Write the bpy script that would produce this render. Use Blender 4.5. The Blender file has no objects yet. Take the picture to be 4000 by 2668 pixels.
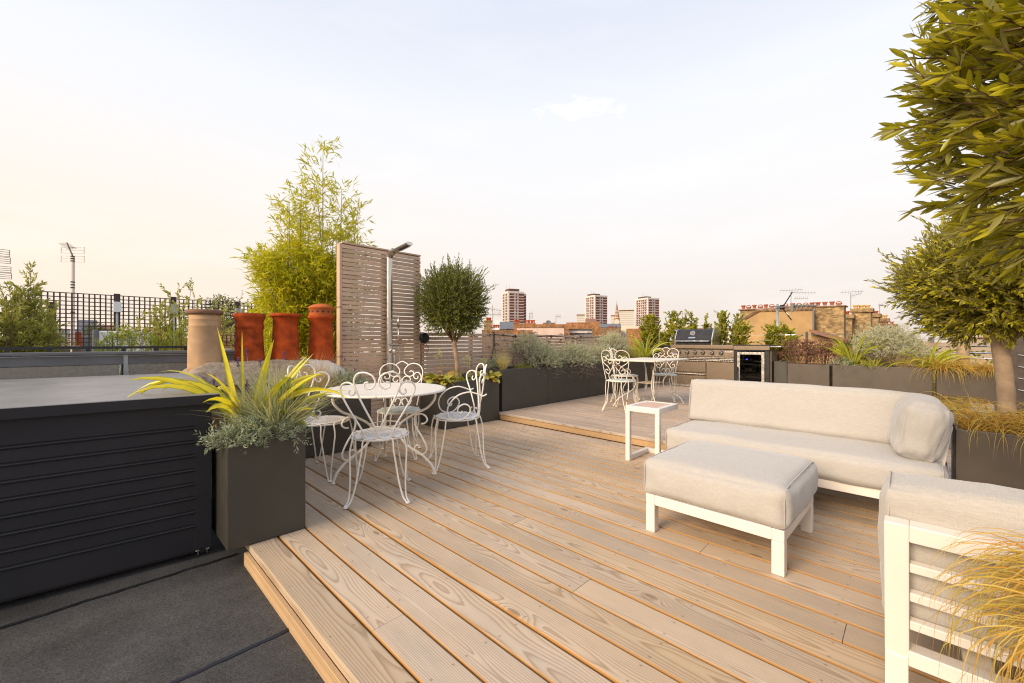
# Roof terrace at dusk: decks, planters, iron chairs, sofas, outdoor kitchen and the town skyline.
SKY_STOPS = [(0.0, (.76, .655, .585)), (.08, (.79, .70, .64)), (.20, (.84, .79, .755)), (.34, (.85, .835, .835)), (.47, (.82, .83, .865)), (.58, (.72, .75, .83)), (.70, (.63, .68, .81)), (1.0, (.53, .60, .80))]
SKY_GLOW = (.98, .79, .61)
SKY_STRENGTH = 1.0
SUN_E = 3.8
EXPOSURE = 0.34
import bpy, bmesh, math, random
import numpy as np
from mathutils import Vector, Matrix, noise
R = math.radians
PI = math.pi
random.seed(11)
rng = np.random.default_rng(7)
sc = bpy.context.scene
COL = sc.collection

# ------------------------------------------------------------------ geometry of the view
H, F, TH = 1.13, 1617.0, R(44.33)          # eye height (m), focal length, heading
CT, ST = math.cos(TH), math.sin(TH)


def ray(px):
    u = (px - 2000) / F
    return CT + u * ST, ST - u * CT


def onD(px, py, d):
    a = ray(px)
    return Vector((a[0] * d, a[1] * d, H + (1334 - py) / F * d))


def onX(px, py, X):
    return onD(px, py, X / ray(px)[0])


def onY(px, py, Y):
    return onD(px, py, Y / ray(px)[1])


# ------------------------------------------------------------------ mesh builder
class MB:
    def __init__(self):
        self.v, self.a, self.q, self.t, self.g, self.n = [], [], [], [], [], 0

    def add(self, v, quads=(), tris=(), ngons=(), a=None):
        v = np.asarray(v, float).reshape(-1, 3)
        o = self.n
        self.v.append(v)
        self.a.append(np.zeros(len(v)) if a is None else np.asarray(a, float))
        if len(quads):
            self.q.append(np.asarray(quads, int) + o)
        if len(tris):
            self.t.append(np.asarray(tris, int) + o)
        for g in ngons:
            self.g.append([i + o for i in g])
        self.n += len(v)

    def box(self, x0, x1, y0, y1, z0, z1, M=None):
        v = [(x, y, z) for x in (x0, x1) for y in (y0, y1) for z in (z0, z1)]
        if M is not None:
            v = [M @ Vector(p) for p in v]
        self.add(v, [(0, 1, 3, 2), (4, 6, 7, 5), (0, 4, 5, 1), (2, 3, 7, 6), (0, 2, 6, 4), (1, 5, 7, 3)])
        return self

    def prism(self, poly, y0, y1, f=lambda a, b, y: (a, y, b)):
        """extrude a 2-D outline between y0 and y1"""
        n = len(poly)
        v = [f(a, b, y0) for a, b in poly] + [f(a, b, y1) for a, b in poly]
        self.add(v, [(i, (i + 1) % n, n + (i + 1) % n, n + i) for i in range(n)],
                 ngons=[list(range(n))[::-1], list(range(n, 2 * n))])
        return self

    def tube(self, pts, r, n=8, closed=False, cap=True):
        pts = [Vector(p) for p in pts]
        m = len(pts)
        rr = r if hasattr(r, '__len__') else [r] * m
        T = []
        for i in range(m):
            if closed:
                t = pts[(i + 1) % m] - pts[i - 1]
            else:
                t = pts[min(i + 1, m - 1)] - pts[max(i - 1, 0)]
            T.append(t.normalized() if t.length > 1e-9 else Vector((0, 0, 1)))
        nrm = T[0].orthogonal().normalized()
        v = []
        for i in range(m):
            nrm = (nrm - T[i] * nrm.dot(T[i]))
            nrm = nrm.normalized() if nrm.length > 1e-6 else T[i].orthogonal().normalized()
            b = T[i].cross(nrm)
            for k in range(n):
                c = 2 * PI * k / n
                v.append(pts[i] + (nrm * math.cos(c) + b * math.sin(c)) * rr[i])
        q = []
        for i in range(m if closed else m - 1):
            j = (i + 1) % m
            for k in range(n):
                q.append((i * n + k, i * n + (k + 1) % n, j * n + (k + 1) % n, j * n + k))
        g = [] if closed or not cap else [list(range(n))[::-1], [(m - 1) * n + k for k in range(n)]]
        self.add(v, q, ngons=g)
        return self

    def lathe(self, prof, c=(0, 0, 0), n=32, jit=0):
        v, q = [], []
        for r, z in prof:
            for k in range(n):
                a = 2 * PI * k / n
                rr = r * (1 + jit * math.sin(3 * a + z * 20))
                v.append((c[0] + rr * math.cos(a), c[1] + rr * math.sin(a), c[2] + z))
        for i in range(len(prof) - 1):
            for k in range(n):
                q.append((i * n + k, i * n + (k + 1) % n, (i + 1) * n + (k + 1) % n, (i + 1) * n + k))
        self.add(v, q, ngons=[list(range(n))[::-1], [(len(prof) - 1) * n + k for k in range(n)]])
        return self

    def mesh(self, name):
        me = bpy.data.meshes.new(name)
        if not self.n:
            return me
        V = np.concatenate(self.v)
        loops, starts, tot = [], [], 0
        if self.q:
            Q = np.concatenate(self.q)
            loops.append(Q.ravel())
            starts.append(np.arange(len(Q)) * 4)
            tot = len(Q) * 4
        if self.t:
            T = np.concatenate(self.t)
            loops.append(T.ravel())
            starts.append(tot + np.arange(len(T)) * 3)
            tot += len(T) * 3
        for g in self.g:
            loops.append(np.array(g))
            starts.append(np.array([tot]))
            tot += len(g)
        L = np.concatenate(loops)
        S = np.concatenate(starts)
        me.vertices.add(len(V))
        me.vertices.foreach_set('co', V.ravel())
        me.loops.add(len(L))
        me.loops.foreach_set('vertex_index', L.astype(np.int32))
        me.polygons.add(len(S))
        me.polygons.foreach_set('loop_start', S.astype(np.int32))
        me.polygons.foreach_set('use_smooth', [False] * len(S))
        A = np.concatenate(self.a)
        if A.any():
            at = me.attributes.new('m', 'FLOAT', 'POINT')
            at.data.foreach_set('value', A)
        me.update(calc_edges=True)
        me.validate()
        return me


def tag(o, label=None, cat=None, group=None, kind=None):
    if label:
        o['label'] = label
    if cat:
        o['category'] = cat
    if group:
        o['group'] = group
    if kind:
        o['kind'] = kind
    return o


def obj(name, mb, mat, parent=None, bevel=0, smooth=False, w=False, seg=2, label=None, cat=None, group=None, kind=None, fix=False):
    me = mb if isinstance(mb, bpy.types.Mesh) else mb.mesh(name)
    if fix:
        bm = bmesh.new(); bm.from_mesh(me)
        bmesh.ops.recalc_face_normals(bm, faces=bm.faces)
        bm.to_mesh(me); bm.free()
    o = bpy.data.objects.new(name, me)
    COL.objects.link(o)
    for m in (mat if isinstance(mat, (list, tuple)) else [mat]):
        if m and len(me.materials) < 4:
            me.materials.append(m)
    if parent:
        o.parent = parent
        if w and parent.type == 'EMPTY':
            o.location = -parent.location
    if bevel:
        b = o.modifiers.new('bevel', 'BEVEL')
        b.width, b.segments, b.limit_method, b.angle_limit = bevel, seg, 'ANGLE', R(40)
        b.harden_normals = False
    if smooth:
        me.polygons.foreach_set('use_smooth', [True] * len(me.polygons))
    tag(o, label, cat, group, kind)
    return o


def thing(name, label, cat, loc=(0, 0, 0), rz=0, group=None):
    o = bpy.data.objects.new(name, None)
    COL.objects.link(o)
    o.location = loc
    o.rotation_euler = (0, 0, rz)
    o.empty_display_size = .1
    return tag(o, label, cat, group)


def dup(o, label=None, loc=None, rz=None, parent=None, group=None):
    c = o.copy()
    COL.objects.link(c)
    if parent:
        c.parent = parent
    for ch in list(o.children):
        dup(ch, parent=c)
    if label:
        c['label'] = label
    if group:
        c['group'] = group
    if loc is not None:
        c.location = loc
    if rz is not None:
        c.rotation_euler = (0, 0, rz)
    return c


def smooth_path(pts, k=5):
    """Catmull-Rom through the points"""
    P = [Vector(p) for p in pts]
    out = []
    for i in range(len(P) - 1):
        p0, p1, p2, p3 = P[max(i - 1, 0)], P[i], P[i + 1], P[min(i + 2, len(P) - 1)]
        for j in range(k):
            t = j / k
            out.append(.5 * ((2 * p1) + (p2 - p0) * t + (2 * p0 - 5 * p1 + 4 * p2 - p3) * t * t + (3 * p1 - p0 - 3 * p2 + p3) * t ** 3))
    out.append(P[-1])
    return out


# ------------------------------------------------------------------ materials
def nd(nt, t, inp=None, **props):
    n = nt.nodes.new('ShaderNode' + t)
    for k, v in props.items():
        setattr(n, k, v)
    for k, v in (inp or {}).items():
        s = n.inputs[k]
        if isinstance(v, bpy.types.NodeSocket):
            nt.links.new(v, s)
        else:
            s.default_value = v
    return n


def ma(nt, op, a, b=None, c=None, clamp=False):
    i = {0: a}
    if b is not None:
        i[1] = b
    if c is not None:
        i[2] = c
    n = nd(nt, 'Math', i, operation=op)
    n.use_clamp = clamp
    return n.outputs[0]


def ramp(nt, fac, stops, interp='LINEAR'):
    n = nd(nt, 'ValToRGB', {0: fac})
    cr = n.color_ramp
    cr.interpolation = interp
    while len(cr.elements) < len(stops):
        cr.elements.new(.5)
    for e, (p, c) in zip(cr.elements, stops):
        e.position = p
        e.color = (c, c, c, 1) if isinstance(c, (int, float)) else (*c, 1)
    return n.outputs[0]


def mix(nt, f, a, b, mode='MIX'):
    n = nd(nt, 'Mix', data_type='RGBA', blend_type=mode)
    for i, v in ((0, f), (6, a), (7, b)):
        if isinstance(v, bpy.types.NodeSocket):
            nt.links.new(v, n.inputs[i])
        else:
            n.inputs[i].default_value = v if i == 0 else (*v, 1)
    return n.outputs[2]


def noise_(nt, vec, scale, detail=3, rough=.5, dim='3D'):
    n = nd(nt, 'TexNoise', {'Scale': scale, 'Detail': detail, 'Roughness': rough}, noise_dimensions=dim)
    if vec is not None:
        nt.links.new(vec, n.inputs['Vector'])
    return n.outputs[0]


def vmul(nt, vec, s):
    n = nd(nt, 'VectorMath', operation='MULTIPLY')
    nt.links.new(vec, n.inputs[0])
    n.inputs[1].default_value = s
    return n.outputs[0]


def new_mat(name, base=(.5, .5, .5), rough=.5, metal=0, spec=.5):
    m = bpy.data.materials.new(name)
    m.use_nodes = True
    nt = m.node_tree
    b = nt.nodes['Principled BSDF']
    b.inputs['Base Color'].default_value = (*base, 1)
    b.inputs['Roughness'].default_value = rough
    b.inputs['Metallic'].default_value = metal
    b.inputs['Specular IOR Level'].default_value = spec
    return m, nt, b


def bump(nt, b, h, strength=.3, dist=.002):
    n = nd(nt, 'Bump', {'Height': h, 'Strength': strength, 'Distance': dist})
    nt.links.new(n.outputs[0], b.inputs['Normal'])


def pos(nt):
    return nd(nt, 'NewGeometry').outputs['Position']


def objc(nt):
    return nd(nt, 'TexCoord').outputs['Object']


def isl(nt):
    return nd(nt, 'NewGeometry').outputs['Random Per Island']


def plain(name, base, rough=.5, metal=0, var=.12, scale=6, bmp=.0, bscale=80, spec=.5):
    """a painted / natural surface with slight tonal and gloss variation"""
    m, nt, b = new_mat(name, base, rough, metal, spec)
    c = objc(nt)
    n = noise_(nt, c, scale, 5, .6)
    lo = tuple(x * (1 - var) for x in base)
    hi = tuple(min(1, x * (1 + var)) for x in base)
    nt.links.new(ramp(nt, n, [(.3, lo), (.7, hi)]), b.inputs['Base Color'])
    nt.links.new(ramp(nt, noise_(nt, c, scale * 2.3, 4), [(.3, max(0, rough - .08)), (.7, min(1, rough + .08))]), b.inputs['Roughness'])
    if bmp:
        bump(nt, b, noise_(nt, c, bscale, 3), bmp, .003)
    return m


def foliage(name, cols, trans=.35, rough=.45, back=None, edge=None, spec=.4):
    """leaf material: colour picked per leaf, translucent, optional paler underside and leaf margin"""
    m, nt, b = new_mat(name, cols[0], rough, 0, spec)
    r = isl(nt)
    k = len(cols)
    c = ramp(nt, r, [((i + .5) / k, cols[i]) for i in range(k)])
    c = mix(nt, .35, c, ramp(nt, noise_(nt, pos(nt), 14, 3), [(.3, tuple(x * .55 for x in cols[0])), (.7, tuple(min(1, x * 1.5) for x in cols[-1]))]))
    if edge:
        at = nd(nt, 'Attribute', attribute_name='m')
        c = mix(nt, ramp(nt, at.outputs['Fac'], edge[1]), c, edge[0])
    if back:
        c = mix(nt, nd(nt, 'NewGeometry').outputs['Backfacing'], c, back)
    nt.links.new(c, b.inputs['Base Color'])
    t = nd(nt, 'BsdfTranslucent')
    nt.links.new(mix(nt, 1, c, (1.25, 1.2, .6), 'MULTIPLY'), t.inputs['Color'])
    ms = nd(nt, 'MixShader', {0: trans, 1: b.outputs[0], 2: t.outputs[0]})
    nt.links.new(ms.outputs[0], nt.nodes['Material Output'].inputs[0])
    return m


def wood_mat(name, light, dark, warm, pitch, x0, axis='y', side=None, screws=True, warm_amt=.5, ring=.0085, warm_bias=0.0):
    """sawn timber: growth rings cut by each board, knots, per-board tone, unweathered edges"""
    m, nt, b = new_mat(name, light, .75, 0, .3)
    p = nd(nt, 'SeparateXYZ', {0: pos(nt)})
    X, Y, Z = p.outputs
    if axis == 'y':
        across, along, third = X, Y, Z
    else:
        across, along, third = Z, X, Y
    r = isl(nt)
    r2 = ma(nt, 'FRACT', ma(nt, 'MULTIPLY', r, 17.31))
    r3 = ma(nt, 'FRACT', ma(nt, 'MULTIPLY', r, 71.7))
    yl = ma(nt, 'ADD', along, ma(nt, 'MULTIPLY', r, 93.0))
    u = ma(nt, 'SUBTRACT', ma(nt, 'FRACT', ma(nt, 'DIVIDE', ma(nt, 'SUBTRACT', across, x0), pitch)), .5)
    us = ma(nt, 'MULTIPLY', u, pitch)
    v1 = nd(nt, 'CombineXYZ', {0: ma(nt, 'MULTIPLY', us, 3.0), 1: ma(nt, 'MULTIPLY', yl, .9), 2: ma(nt, 'MULTIPLY', r, 50)}).outputs[0]
    w1 = ma(nt, 'SUBTRACT', noise_(nt, v1, 1.0, 2), .5)
    v2 = nd(nt, 'CombineXYZ', {0: ma(nt, 'MULTIPLY', us, 25), 1: ma(nt, 'MULTIPLY', yl, 2.2), 2: ma(nt, 'MULTIPLY', r2, 50)}).outputs[0]
    w2 = ma(nt, 'SUBTRACT', noise_(nt, v2, 1.0, 3), .5)
    # knots
    v3 = nd(nt, 'CombineXYZ', {0: ma(nt, 'MULTIPLY', across, 3.1), 1: ma(nt, 'MULTIPLY', yl, 1.25), 2: 0.0}).outputs[0]
    vo = nd(nt, 'TexVoronoi', {'Scale': 1.0, 'Randomness': 1.0}, voronoi_dimensions='2D', feature='F1')
    nt.links.new(v3, vo.inputs['Vector'])
    kd = vo.outputs['Distance']
    kon = ma(nt, 'GREATER_THAN', nd(nt, 'SeparateColor', {0: vo.outputs['Color']}).outputs[0], .4)
    kb = ma(nt, 'MULTIPLY', ma(nt, 'POWER', ma(nt, 'SUBTRACT', 1.0, ma(nt, 'DIVIDE', kd, .24), clamp=True), 2.0), kon)
    kc = ma(nt, 'MULTIPLY', ramp(nt, kd, [(.03, 1), (.05, 0)]), kon)
    cx = ma(nt, 'ADD', us, ma(nt, 'ADD', ma(nt, 'MULTIPLY', ma(nt, 'SUBTRACT', r2, .5), .12), ma(nt, 'MULTIPLY', w1, .12)))
    cz = ma(nt, 'ADD', ma(nt, 'MULTIPLY', r3, .09), ma(nt, 'ADD', ma(nt, 'MULTIPLY', w1, .13), ma(nt, 'MULTIPLY', kb, .05)))
    d = ma(nt, 'SQRT', ma(nt, 'ADD', ma(nt, 'MULTIPLY', cx, cx), ma(nt, 'ADD', ma(nt, 'MULTIPLY', cz, cz), .00002)))
    d = ma(nt, 'ADD', d, ma(nt, 'MULTIPLY', w2, .006))
    s = ma(nt, 'FRACT', ma(nt, 'DIVIDE', d, ring))
    g = ramp(nt, s, [(0, 0), (.55, .25), (.86, 1), (1, 0)])
    v4 = nd(nt, 'CombineXYZ', {0: ma(nt, 'MULTIPLY', us, 420), 1: ma(nt, 'MULTIPLY', yl, 7), 2: ma(nt, 'MULTIPLY', third, 300)}).outputs[0]
    fib = noise_(nt, v4, 1.0, 3, .6)
    g = ma(nt, 'ADD', ma(nt, 'MULTIPLY', g, .55), ma(nt, 'MULTIPLY', fib, .45))
    base = mix(nt, ramp(nt, g, [(.2, 0), (.85, 1)]), light, dark)
    # patches that kept their fresh colour
    big = noise_(nt, nd(nt, 'CombineXYZ', {0: ma(nt, 'MULTIPLY', across, 1.1), 1: ma(nt, 'MULTIPLY', along, .45), 2: ma(nt, 'MULTIPLY', r, 6)}).outputs[0], 1.0, 3)
    wf = ma(nt, 'MULTIPLY', ramp(nt, ma(nt, 'ADD', ma(nt, 'ADD', ma(nt, 'MULTIPLY', big, .8), ma(nt, 'MULTIPLY', ramp(nt, ma(nt, 'DIVIDE', across, 4.0), [(.2, 0), (.62, 1)]), warm_bias)), ma(nt, 'MULTIPLY', r3, .1)), [(.36, 0), (.86, 1)]), warm_amt)
    base = mix(nt, wf, base, mix(nt, ramp(nt, g, [(.25, 0), (.9, 1)]), warm, tuple(x * .6 for x in warm)))
    base = mix(nt, 1.0, base, ramp(nt, noise_(nt, vmul(nt, pos(nt), (2.2, .9, 1)), 1.0, 5, .65), [(.3, .84), (.62, 1.05)]), 'MULTIPLY')
    gf = ramp(nt, noise_(nt, nd(nt, 'CombineXYZ', {0: ma(nt, 'MULTIPLY', across, 7.0), 1: ma(nt, 'MULTIPLY', yl, 1.6), 2: r}).outputs[0], 1.0, 5, .65), [(.40, 0), (.68, .6)])
    base = mix(nt, gf, base, mix(nt, 1.0, base, tuple(x * y for x, y in zip((.80, .87, .97), (1, 1, 1))), 'MULTIPLY'))
    tone = ramp(nt, r2, [(0, .86), (1, 1.06)])
    base = mix(nt, 1.0, base, tone, 'MULTIPLY')
    base = mix(nt, ma(nt, 'MULTIPLY', kc, .65), base, (.20, .12, .07))
    if screws:
        a1 = ma(nt, 'ABSOLUTE', ma(nt, 'SUBTRACT', ma(nt, 'ABSOLUTE', us), .046))
        a2 = ma(nt, 'MULTIPLY', ma(nt, 'ABSOLUTE', ma(nt, 'SUBTRACT', ma(nt, 'FRACT', ma(nt, 'DIVIDE', ma(nt, 'ADD', along, ma(nt, 'MULTIPLY', ma(nt, 'SUBTRACT', r3, .5), .016)), .46)), .5)), .46)
        sd = ma(nt, 'SQRT', ma(nt, 'ADD', ma(nt, 'MULTIPLY', a1, a1), ma(nt, 'MULTIPLY', a2, a2)))
        base = mix(nt, ma(nt, 'MULTIPLY', ramp(nt, sd, [(.0028, 1), (.0045, 0)]), .75), base, (.09, .065, .045))
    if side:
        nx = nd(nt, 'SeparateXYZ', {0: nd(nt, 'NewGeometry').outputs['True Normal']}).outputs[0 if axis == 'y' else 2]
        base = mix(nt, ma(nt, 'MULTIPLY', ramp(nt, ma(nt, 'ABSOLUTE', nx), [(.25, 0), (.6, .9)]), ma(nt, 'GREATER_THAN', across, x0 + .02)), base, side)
    nt.links.new(base, b.inputs['Base Color'])
    bump(nt, b, ma(nt, 'SUBTRACT', ma(nt, 'MULTIPLY', g, -.6), kc), .35, .0015)
    return m


def brick_mat(name, c1, c2, mortar, scale=1.0, along='xy'):
    m, nt, b = new_mat(name, c1, .9, 0, .2)
    p = nd(nt, 'SeparateXYZ', {0: objc(nt)})
    v = nd(nt, 'CombineXYZ', {0: ma(nt, 'ADD', p.outputs[0], p.outputs[1]), 1: p.outputs[2], 2: 0.0}).outputs[0]
    t = nd(nt, 'TexBrick', {'Scale': 1.0, 'Color1': (*c1, 1), 'Color2': (*c2, 1), 'Mortar': (*mortar, 1), 'Mortar Size': .008 * scale,
                            'Brick Width': .22 * scale, 'Row Height': .075 * scale, 'Bias': -.1})
    nt.links.new(v, t.inputs['Vector'])
    n = noise_(nt, objc(nt), 1.3, 5, .65)
    c = mix(nt, 1.0, t.outputs[0], ramp(nt, n, [(.25, .5), (.75, 1.35)]), 'MULTIPLY')
    c = mix(nt, .35, c, mix(nt, 1.0, c, ramp(nt, noise_(nt, v, 4.2, 2), [(.4, .35), (.6, 1.6)]), 'MULTIPLY'))
    nt.links.new(c, b.inputs['Base Color'])
    bump(nt, b, t.outputs[1], -.4, .01)
    return m


def painted_iron(name, base, rust=.5, stain=(.30, .11, .025)):
    m, nt, b = new_mat(name, base, .38, 0, .5)
    c = objc(nt)
    n1 = noise_(nt, c, 23, 5, .7)
    n2 = noise_(nt, c, 5, 4, .6)
    f = ramp(nt, ma(nt, 'ADD', ma(nt, 'MULTIPLY', n1, .6), ma(nt, 'MULTIPLY', n2, .4)), [(.68 - rust * .16, 0), (.72 - rust * .14, 1)])
    halo = ramp(nt, ma(nt, 'ADD', ma(nt, 'MULTIPLY', n1, .45), ma(nt, 'MULTIPLY', n2, .55)), [(.5 - rust * .1, 0), (.72, .55)])
    col = mix(nt, halo, base, tuple(x * y for x, y in zip(base, (.96, .84, .66))))
    col = mix(nt, f, col, mix(nt, noise_(nt, c, 60, 3), stain, tuple(x * .4 for x in stain)))
    nt.links.new(col, b.inputs['Base Color'])
    nt.links.new(ramp(nt, f, [(0, .36), (1, .85)]), b.inputs['Roughness'])
    bump(nt, b, ma(nt, 'MULTIPLY', n1, ma(nt, 'ADD', f, .25)), .35, .002)
    return m


M = {}
DP, DX0 = .1515, .618
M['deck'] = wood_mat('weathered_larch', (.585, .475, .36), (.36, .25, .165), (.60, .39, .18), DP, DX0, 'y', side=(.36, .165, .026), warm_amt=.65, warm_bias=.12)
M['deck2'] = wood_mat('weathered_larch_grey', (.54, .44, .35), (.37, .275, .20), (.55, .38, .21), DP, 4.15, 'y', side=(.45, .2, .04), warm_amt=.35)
M['fascia'] = wood_mat('larch_fascia', (.60, .41, .235), (.42, .24, .10), (.58, .33, .12), .3, -.25, 'x', screws=False, warm_amt=.8)
M['cedar'] = wood_mat('cedar_slat', (.70, .51, .37), (.52, .345, .225), (.66, .42, .24), .052, .0, 'x', screws=False, warm_amt=.55, ring=.006)
M['greywood'] = wood_mat('grey_weathered_wood', (.23, .19, .155), (.12, .095, .075), (.2, .16, .12), .1, 0, 'x', screws=False, warm_amt=.2)
M['planter'] = plain('anthracite_powder_coat', (.050, .0465, .039), .42, 0, .12, 4, .05, 500)
M['planter_warm'] = plain('bronze_grey_powder_coat', (.075, .058, .043), .42, 0, .06, 3, .05, 500)
M['hatch'] = plain('black_coated_metal', (.025, .0245, .029), .42, 0, .12, 2, .02, 300, .28)
M['lid'] = plain('grey_coated_metal', (.19, .182, .178), .4, 0, .13, 3, .02, 300)
M['soil'] = plain('dark_soil', (.035, .022, .014), .95, 0, .5, 40, .8, 60)
M['white'] = plain('white_powder_coat', (.72, .665, .62), .35, 0, .02, 3)
M['iron'] = painted_iron('white_painted_iron', (.80, .77, .72), .32)
M['iron_rusty'] = painted_iron('chipped_white_painted_iron', (.74, .69, .60), .72)
M['iron_seat'] = painted_iron('pale_green_chipped_paint', (.52, .58, .54), .6, (.34, .2, .1))
M['iron_shelf'] = painted_iron('rust_stained_paint', (.62, .5, .36), .95)
M['steel'] = plain('brushed_steel', (.62, .59, .55), .28, 1, .06, 8)
M['bsteel'] = plain('dark_stainless', (.20, .155, .12), .50, 1, .04, 3)
M['chrome'] = plain('polished_steel', (.75, .73, .70), .12, 1, .03, 5)
M['black'] = plain('satin_black', (.012, .012, .013), .35, 0, .1, 4)
M['counter'] = plain('black_stone_worktop', (.02, .019, .019), .22, 0, .25, 60)
M['rubber'] = plain('black_rubber', (.01, .01, .01), .7, 0, .1, 10)
M['terra'] = plain('terracotta', (.36, .057, .010), .85, 0, .38, 9, .25, 60, .2)
M['terra2'] = plain('sooty_terracotta', (.31, .052, .011), .88, 0, .6, 9, .5, 40, .2)
M['terra3'] = plain('pale_terracotta_cap', (.44, .115, .035), .85, 0, .15, 6, .2, 60, .2)
M['buff'] = plain('buff_fireclay', (.44, .285, .165), .85, 0, .25, 4, .3, 40, .2)
M['soot'] = plain('stained_rim', (.20, .115, .075), .9, 0, .3, 8, .3, 50, .2)
M['mortar'] = plain('sandy_mortar', (.30, .235, .175), .95, 0, .35, 22, .9, 50, .2)
M['mortar2'] = plain('pale_mortar', (.55, .52, .47), .95, 0, .12, 9, .5, 60, .2)
M['trellis'] = plain('dark_stained_trellis', (.055, .04, .032), .7, 0, .25, 9)
M['dark'] = plain('dark_metal', (.03, .03, .032), .5, 0, .1, 5)
M['lead'] = plain('grey_flashing', (.16, .165, .175), .55, 0, .15, 4)
M['galv'] = plain('galvanised_steel', (.42, .45, .47), .4, .6, .12, 12)
M['aer'] = plain('aerial_aluminium', (.22, .2, .18), .5, .3, .1, 5)
M['pvcwhite'] = plain('white_panel', (.82, .82, .84), .5, 0, .04, 2)
M['stone'] = plain('pale_render', (.62, .52, .46), .9, 0, .1, 2)
M['pink'] = plain('pink_render', (.66, .50, .42), .9, 0, .12, 1.2)
M['ochre'] = plain('ochre_render', (.40, .255, .115), .92, 0, .22, .8, .3, 4)
M['slate'] = plain('slate_roof', (.13, .14, .16), .7, 0, .2, 3)
M['tile'] = plain('brown_tile', (.24, .12, .07), .85, 0, .25, 3)
M['ybrick'] = brick_mat('yellow_stock_brick', (.40, .27, .12), (.19, .115, .055), (.26, .2, .13))
M['rbrick'] = brick_mat('brown_brick', (.27, .15, .075), (.16, .085, .045), (.25, .19, .13))
M['obrick'] = brick_mat('orange_brick', (.40, .17, .06), (.26, .1, .04), (.26, .2, .13))
M['towerbrick'] = plain('tower_brick', (.155, .048, .03), .9, 0, .12, .08)
M['towerwhite'] = plain('tower_concrete', (.66, .61, .56), .85, 0, .05, .05)
M['towerplant'] = plain('tower_plant_room', (.11, .055, .04), .9, 0, .2, .2)
M['cream'] = plain('cream_concrete', (.62, .55, .46), .9, 0, .08, .05)
M['spire'] = plain('spire_stone', (.30, .165, .085), .9, 0, .25, .25)
M['glasspane'] = plain('window_glass', (.35, .36, .37), .15, 0, .3, 3)
M['ground'] = plain('town_ground', (.12, .105, .085), .95, 0, .3, .02)
M['hosta'] = foliage('hosta_leaf', [(.34, .34, .05), (.48, .45, .09), (.42, .40, .06), (.44, .22, .07), (.38, .37, .06)], .3, .4)
M['flax'] = foliage('yellow_flax', [(.74, .62, .03), (.80, .70, .08), (.66, .57, .03)], .35, .35, edge=((.26, .33, .02), [(.62, 0), (.95, 1)]))
M['flax2'] = foliage('green_flax', [(.48, .46, .05), (.62, .57, .09), (.36, .40, .04)], .35, .35, edge=((.22, .27, .03), [(.6, 0), (.95, 1)]))
M['bluegrass'] = foliage('blue_fescue', [(.42, .45, .30), (.52, .52, .34), (.66, .48, .26), (.36, .42, .27)], .35, .6)
M['tangrass'] = foliage('tan_grass', [(.56, .38, .2), (.46, .35, .2), (.36, .32, .18), (.62, .47, .27)], .35, .6)
M['strawgrass'] = foliage('straw_grass', [(.72, .57, .28), (.64, .54, .26), (.78, .66, .38)], .4, .6)
M['goldgrass'] = foliage('golden_sedge', [(.66, .42, .08), (.74, .52, .14), (.52, .40, .08), (.70, .30, .07), (.42, .36, .08)], .4, .45)
M['greengrass'] = foliage('green_grass', [(.25, .31, .03), (.37, .40, .06), (.48, .42, .09)], .35, .5)
M['silver'] = foliage('silver_foliage', [(.48, .50, .37), (.56, .56, .44), (.40, .43, .29), (.54, .51, .39)], .33, .75)
M['silverdry'] = foliage('dry_silver_stems', [(.26, .19, .15), (.32, .25, .2), (.22, .17, .13)], .1, .8)
M['lav'] = foliage('lavender_leaf', [(.32, .37, .27), (.41, .45, .34), (.24, .31, .16), (.36, .40, .30)], .25, .65)
M['lavflower'] = foliage('lavender_flower', [(.10, .06, .19), (.14, .09, .23)], .1, .7)
M['herb'] = foliage('bright_herb', [(.20, .33, .03), (.28, .40, .05), (.42, .38, .06)], .4, .4)
M['sedum'] = foliage('rusty_sedum', [(.15, .06, .035), (.20, .085, .05), (.25, .12, .08), (.17, .075, .06)], .15, .7)
M['seed'] = foliage('dark_seed_head', [(.075, .03, .018), (.11, .05, .03)], .1, .8)
M['agap'] = foliage('agapanthus_seed', [(.45, .46, .14), (.5, .5, .28)], .3, .5)
M['bamboo'] = foliage('bamboo_leaf', [(.54, .53, .02), (.66, .60, .035), (.42, .46, .02), (.72, .52, .03), (.38, .42, .02)], .5, .4)
M['olive'] = foliage('olive_leaf', [(.36, .34, .015), (.50, .45, .022), (.21, .215, .013), (.64, .54, .04), (.40, .37, .02)], .32, .32, back=(.27, .25, .07))
M['oliveg'] = foliage('olive_leaf_green', [(.12, .16, .012), (.19, .22, .018), (.085, .12, .01), (.30, .29, .03)], .28, .38, back=(.17, .20, .07))
M['shrub'] = foliage('shrub_leaf', [(.22, .26, .02), (.30, .31, .03), (.17, .22, .02), (.70, .45, .04), (.26, .28, .03)], .4, .42)
M['shrub2'] = foliage('grey_green_leaf', [(.30, .32, .09), (.38, .38, .12), (.22, .26, .07), (.44, .42, .10)], .4, .45)
M['conifer'] = foliage('conifer_leaf', [(.32, .38, .03), (.42, .46, .05), (.24, .31, .03)], .35, .55)
M['fartree'] = foliage('far_tree_leaf', [(.11, .13, .03), (.15, .16, .04), (.09, .11, .03)], .25, .6)
M['hedge'] = foliage('hedge_leaf', [(.09, .14, .02), (.14, .20, .03), (.07, .11, .02)], .3, .5)
M['bark'] = plain('smooth_bark', (.33, .235, .155), .85, 0, .25, 12, .5, 40, .2)
M['twig'] = plain('brown_twig', (.16, .105, .06), .85, 0, .25, 12, 0, 40, .2)
M['cane'] = plain('bamboo_cane', (.22, .18, .05), .5, 0, .2, 12)
M['cable'] = plain('black_cable', (.01, .01, .011), .5, 0, .1, 5)
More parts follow.
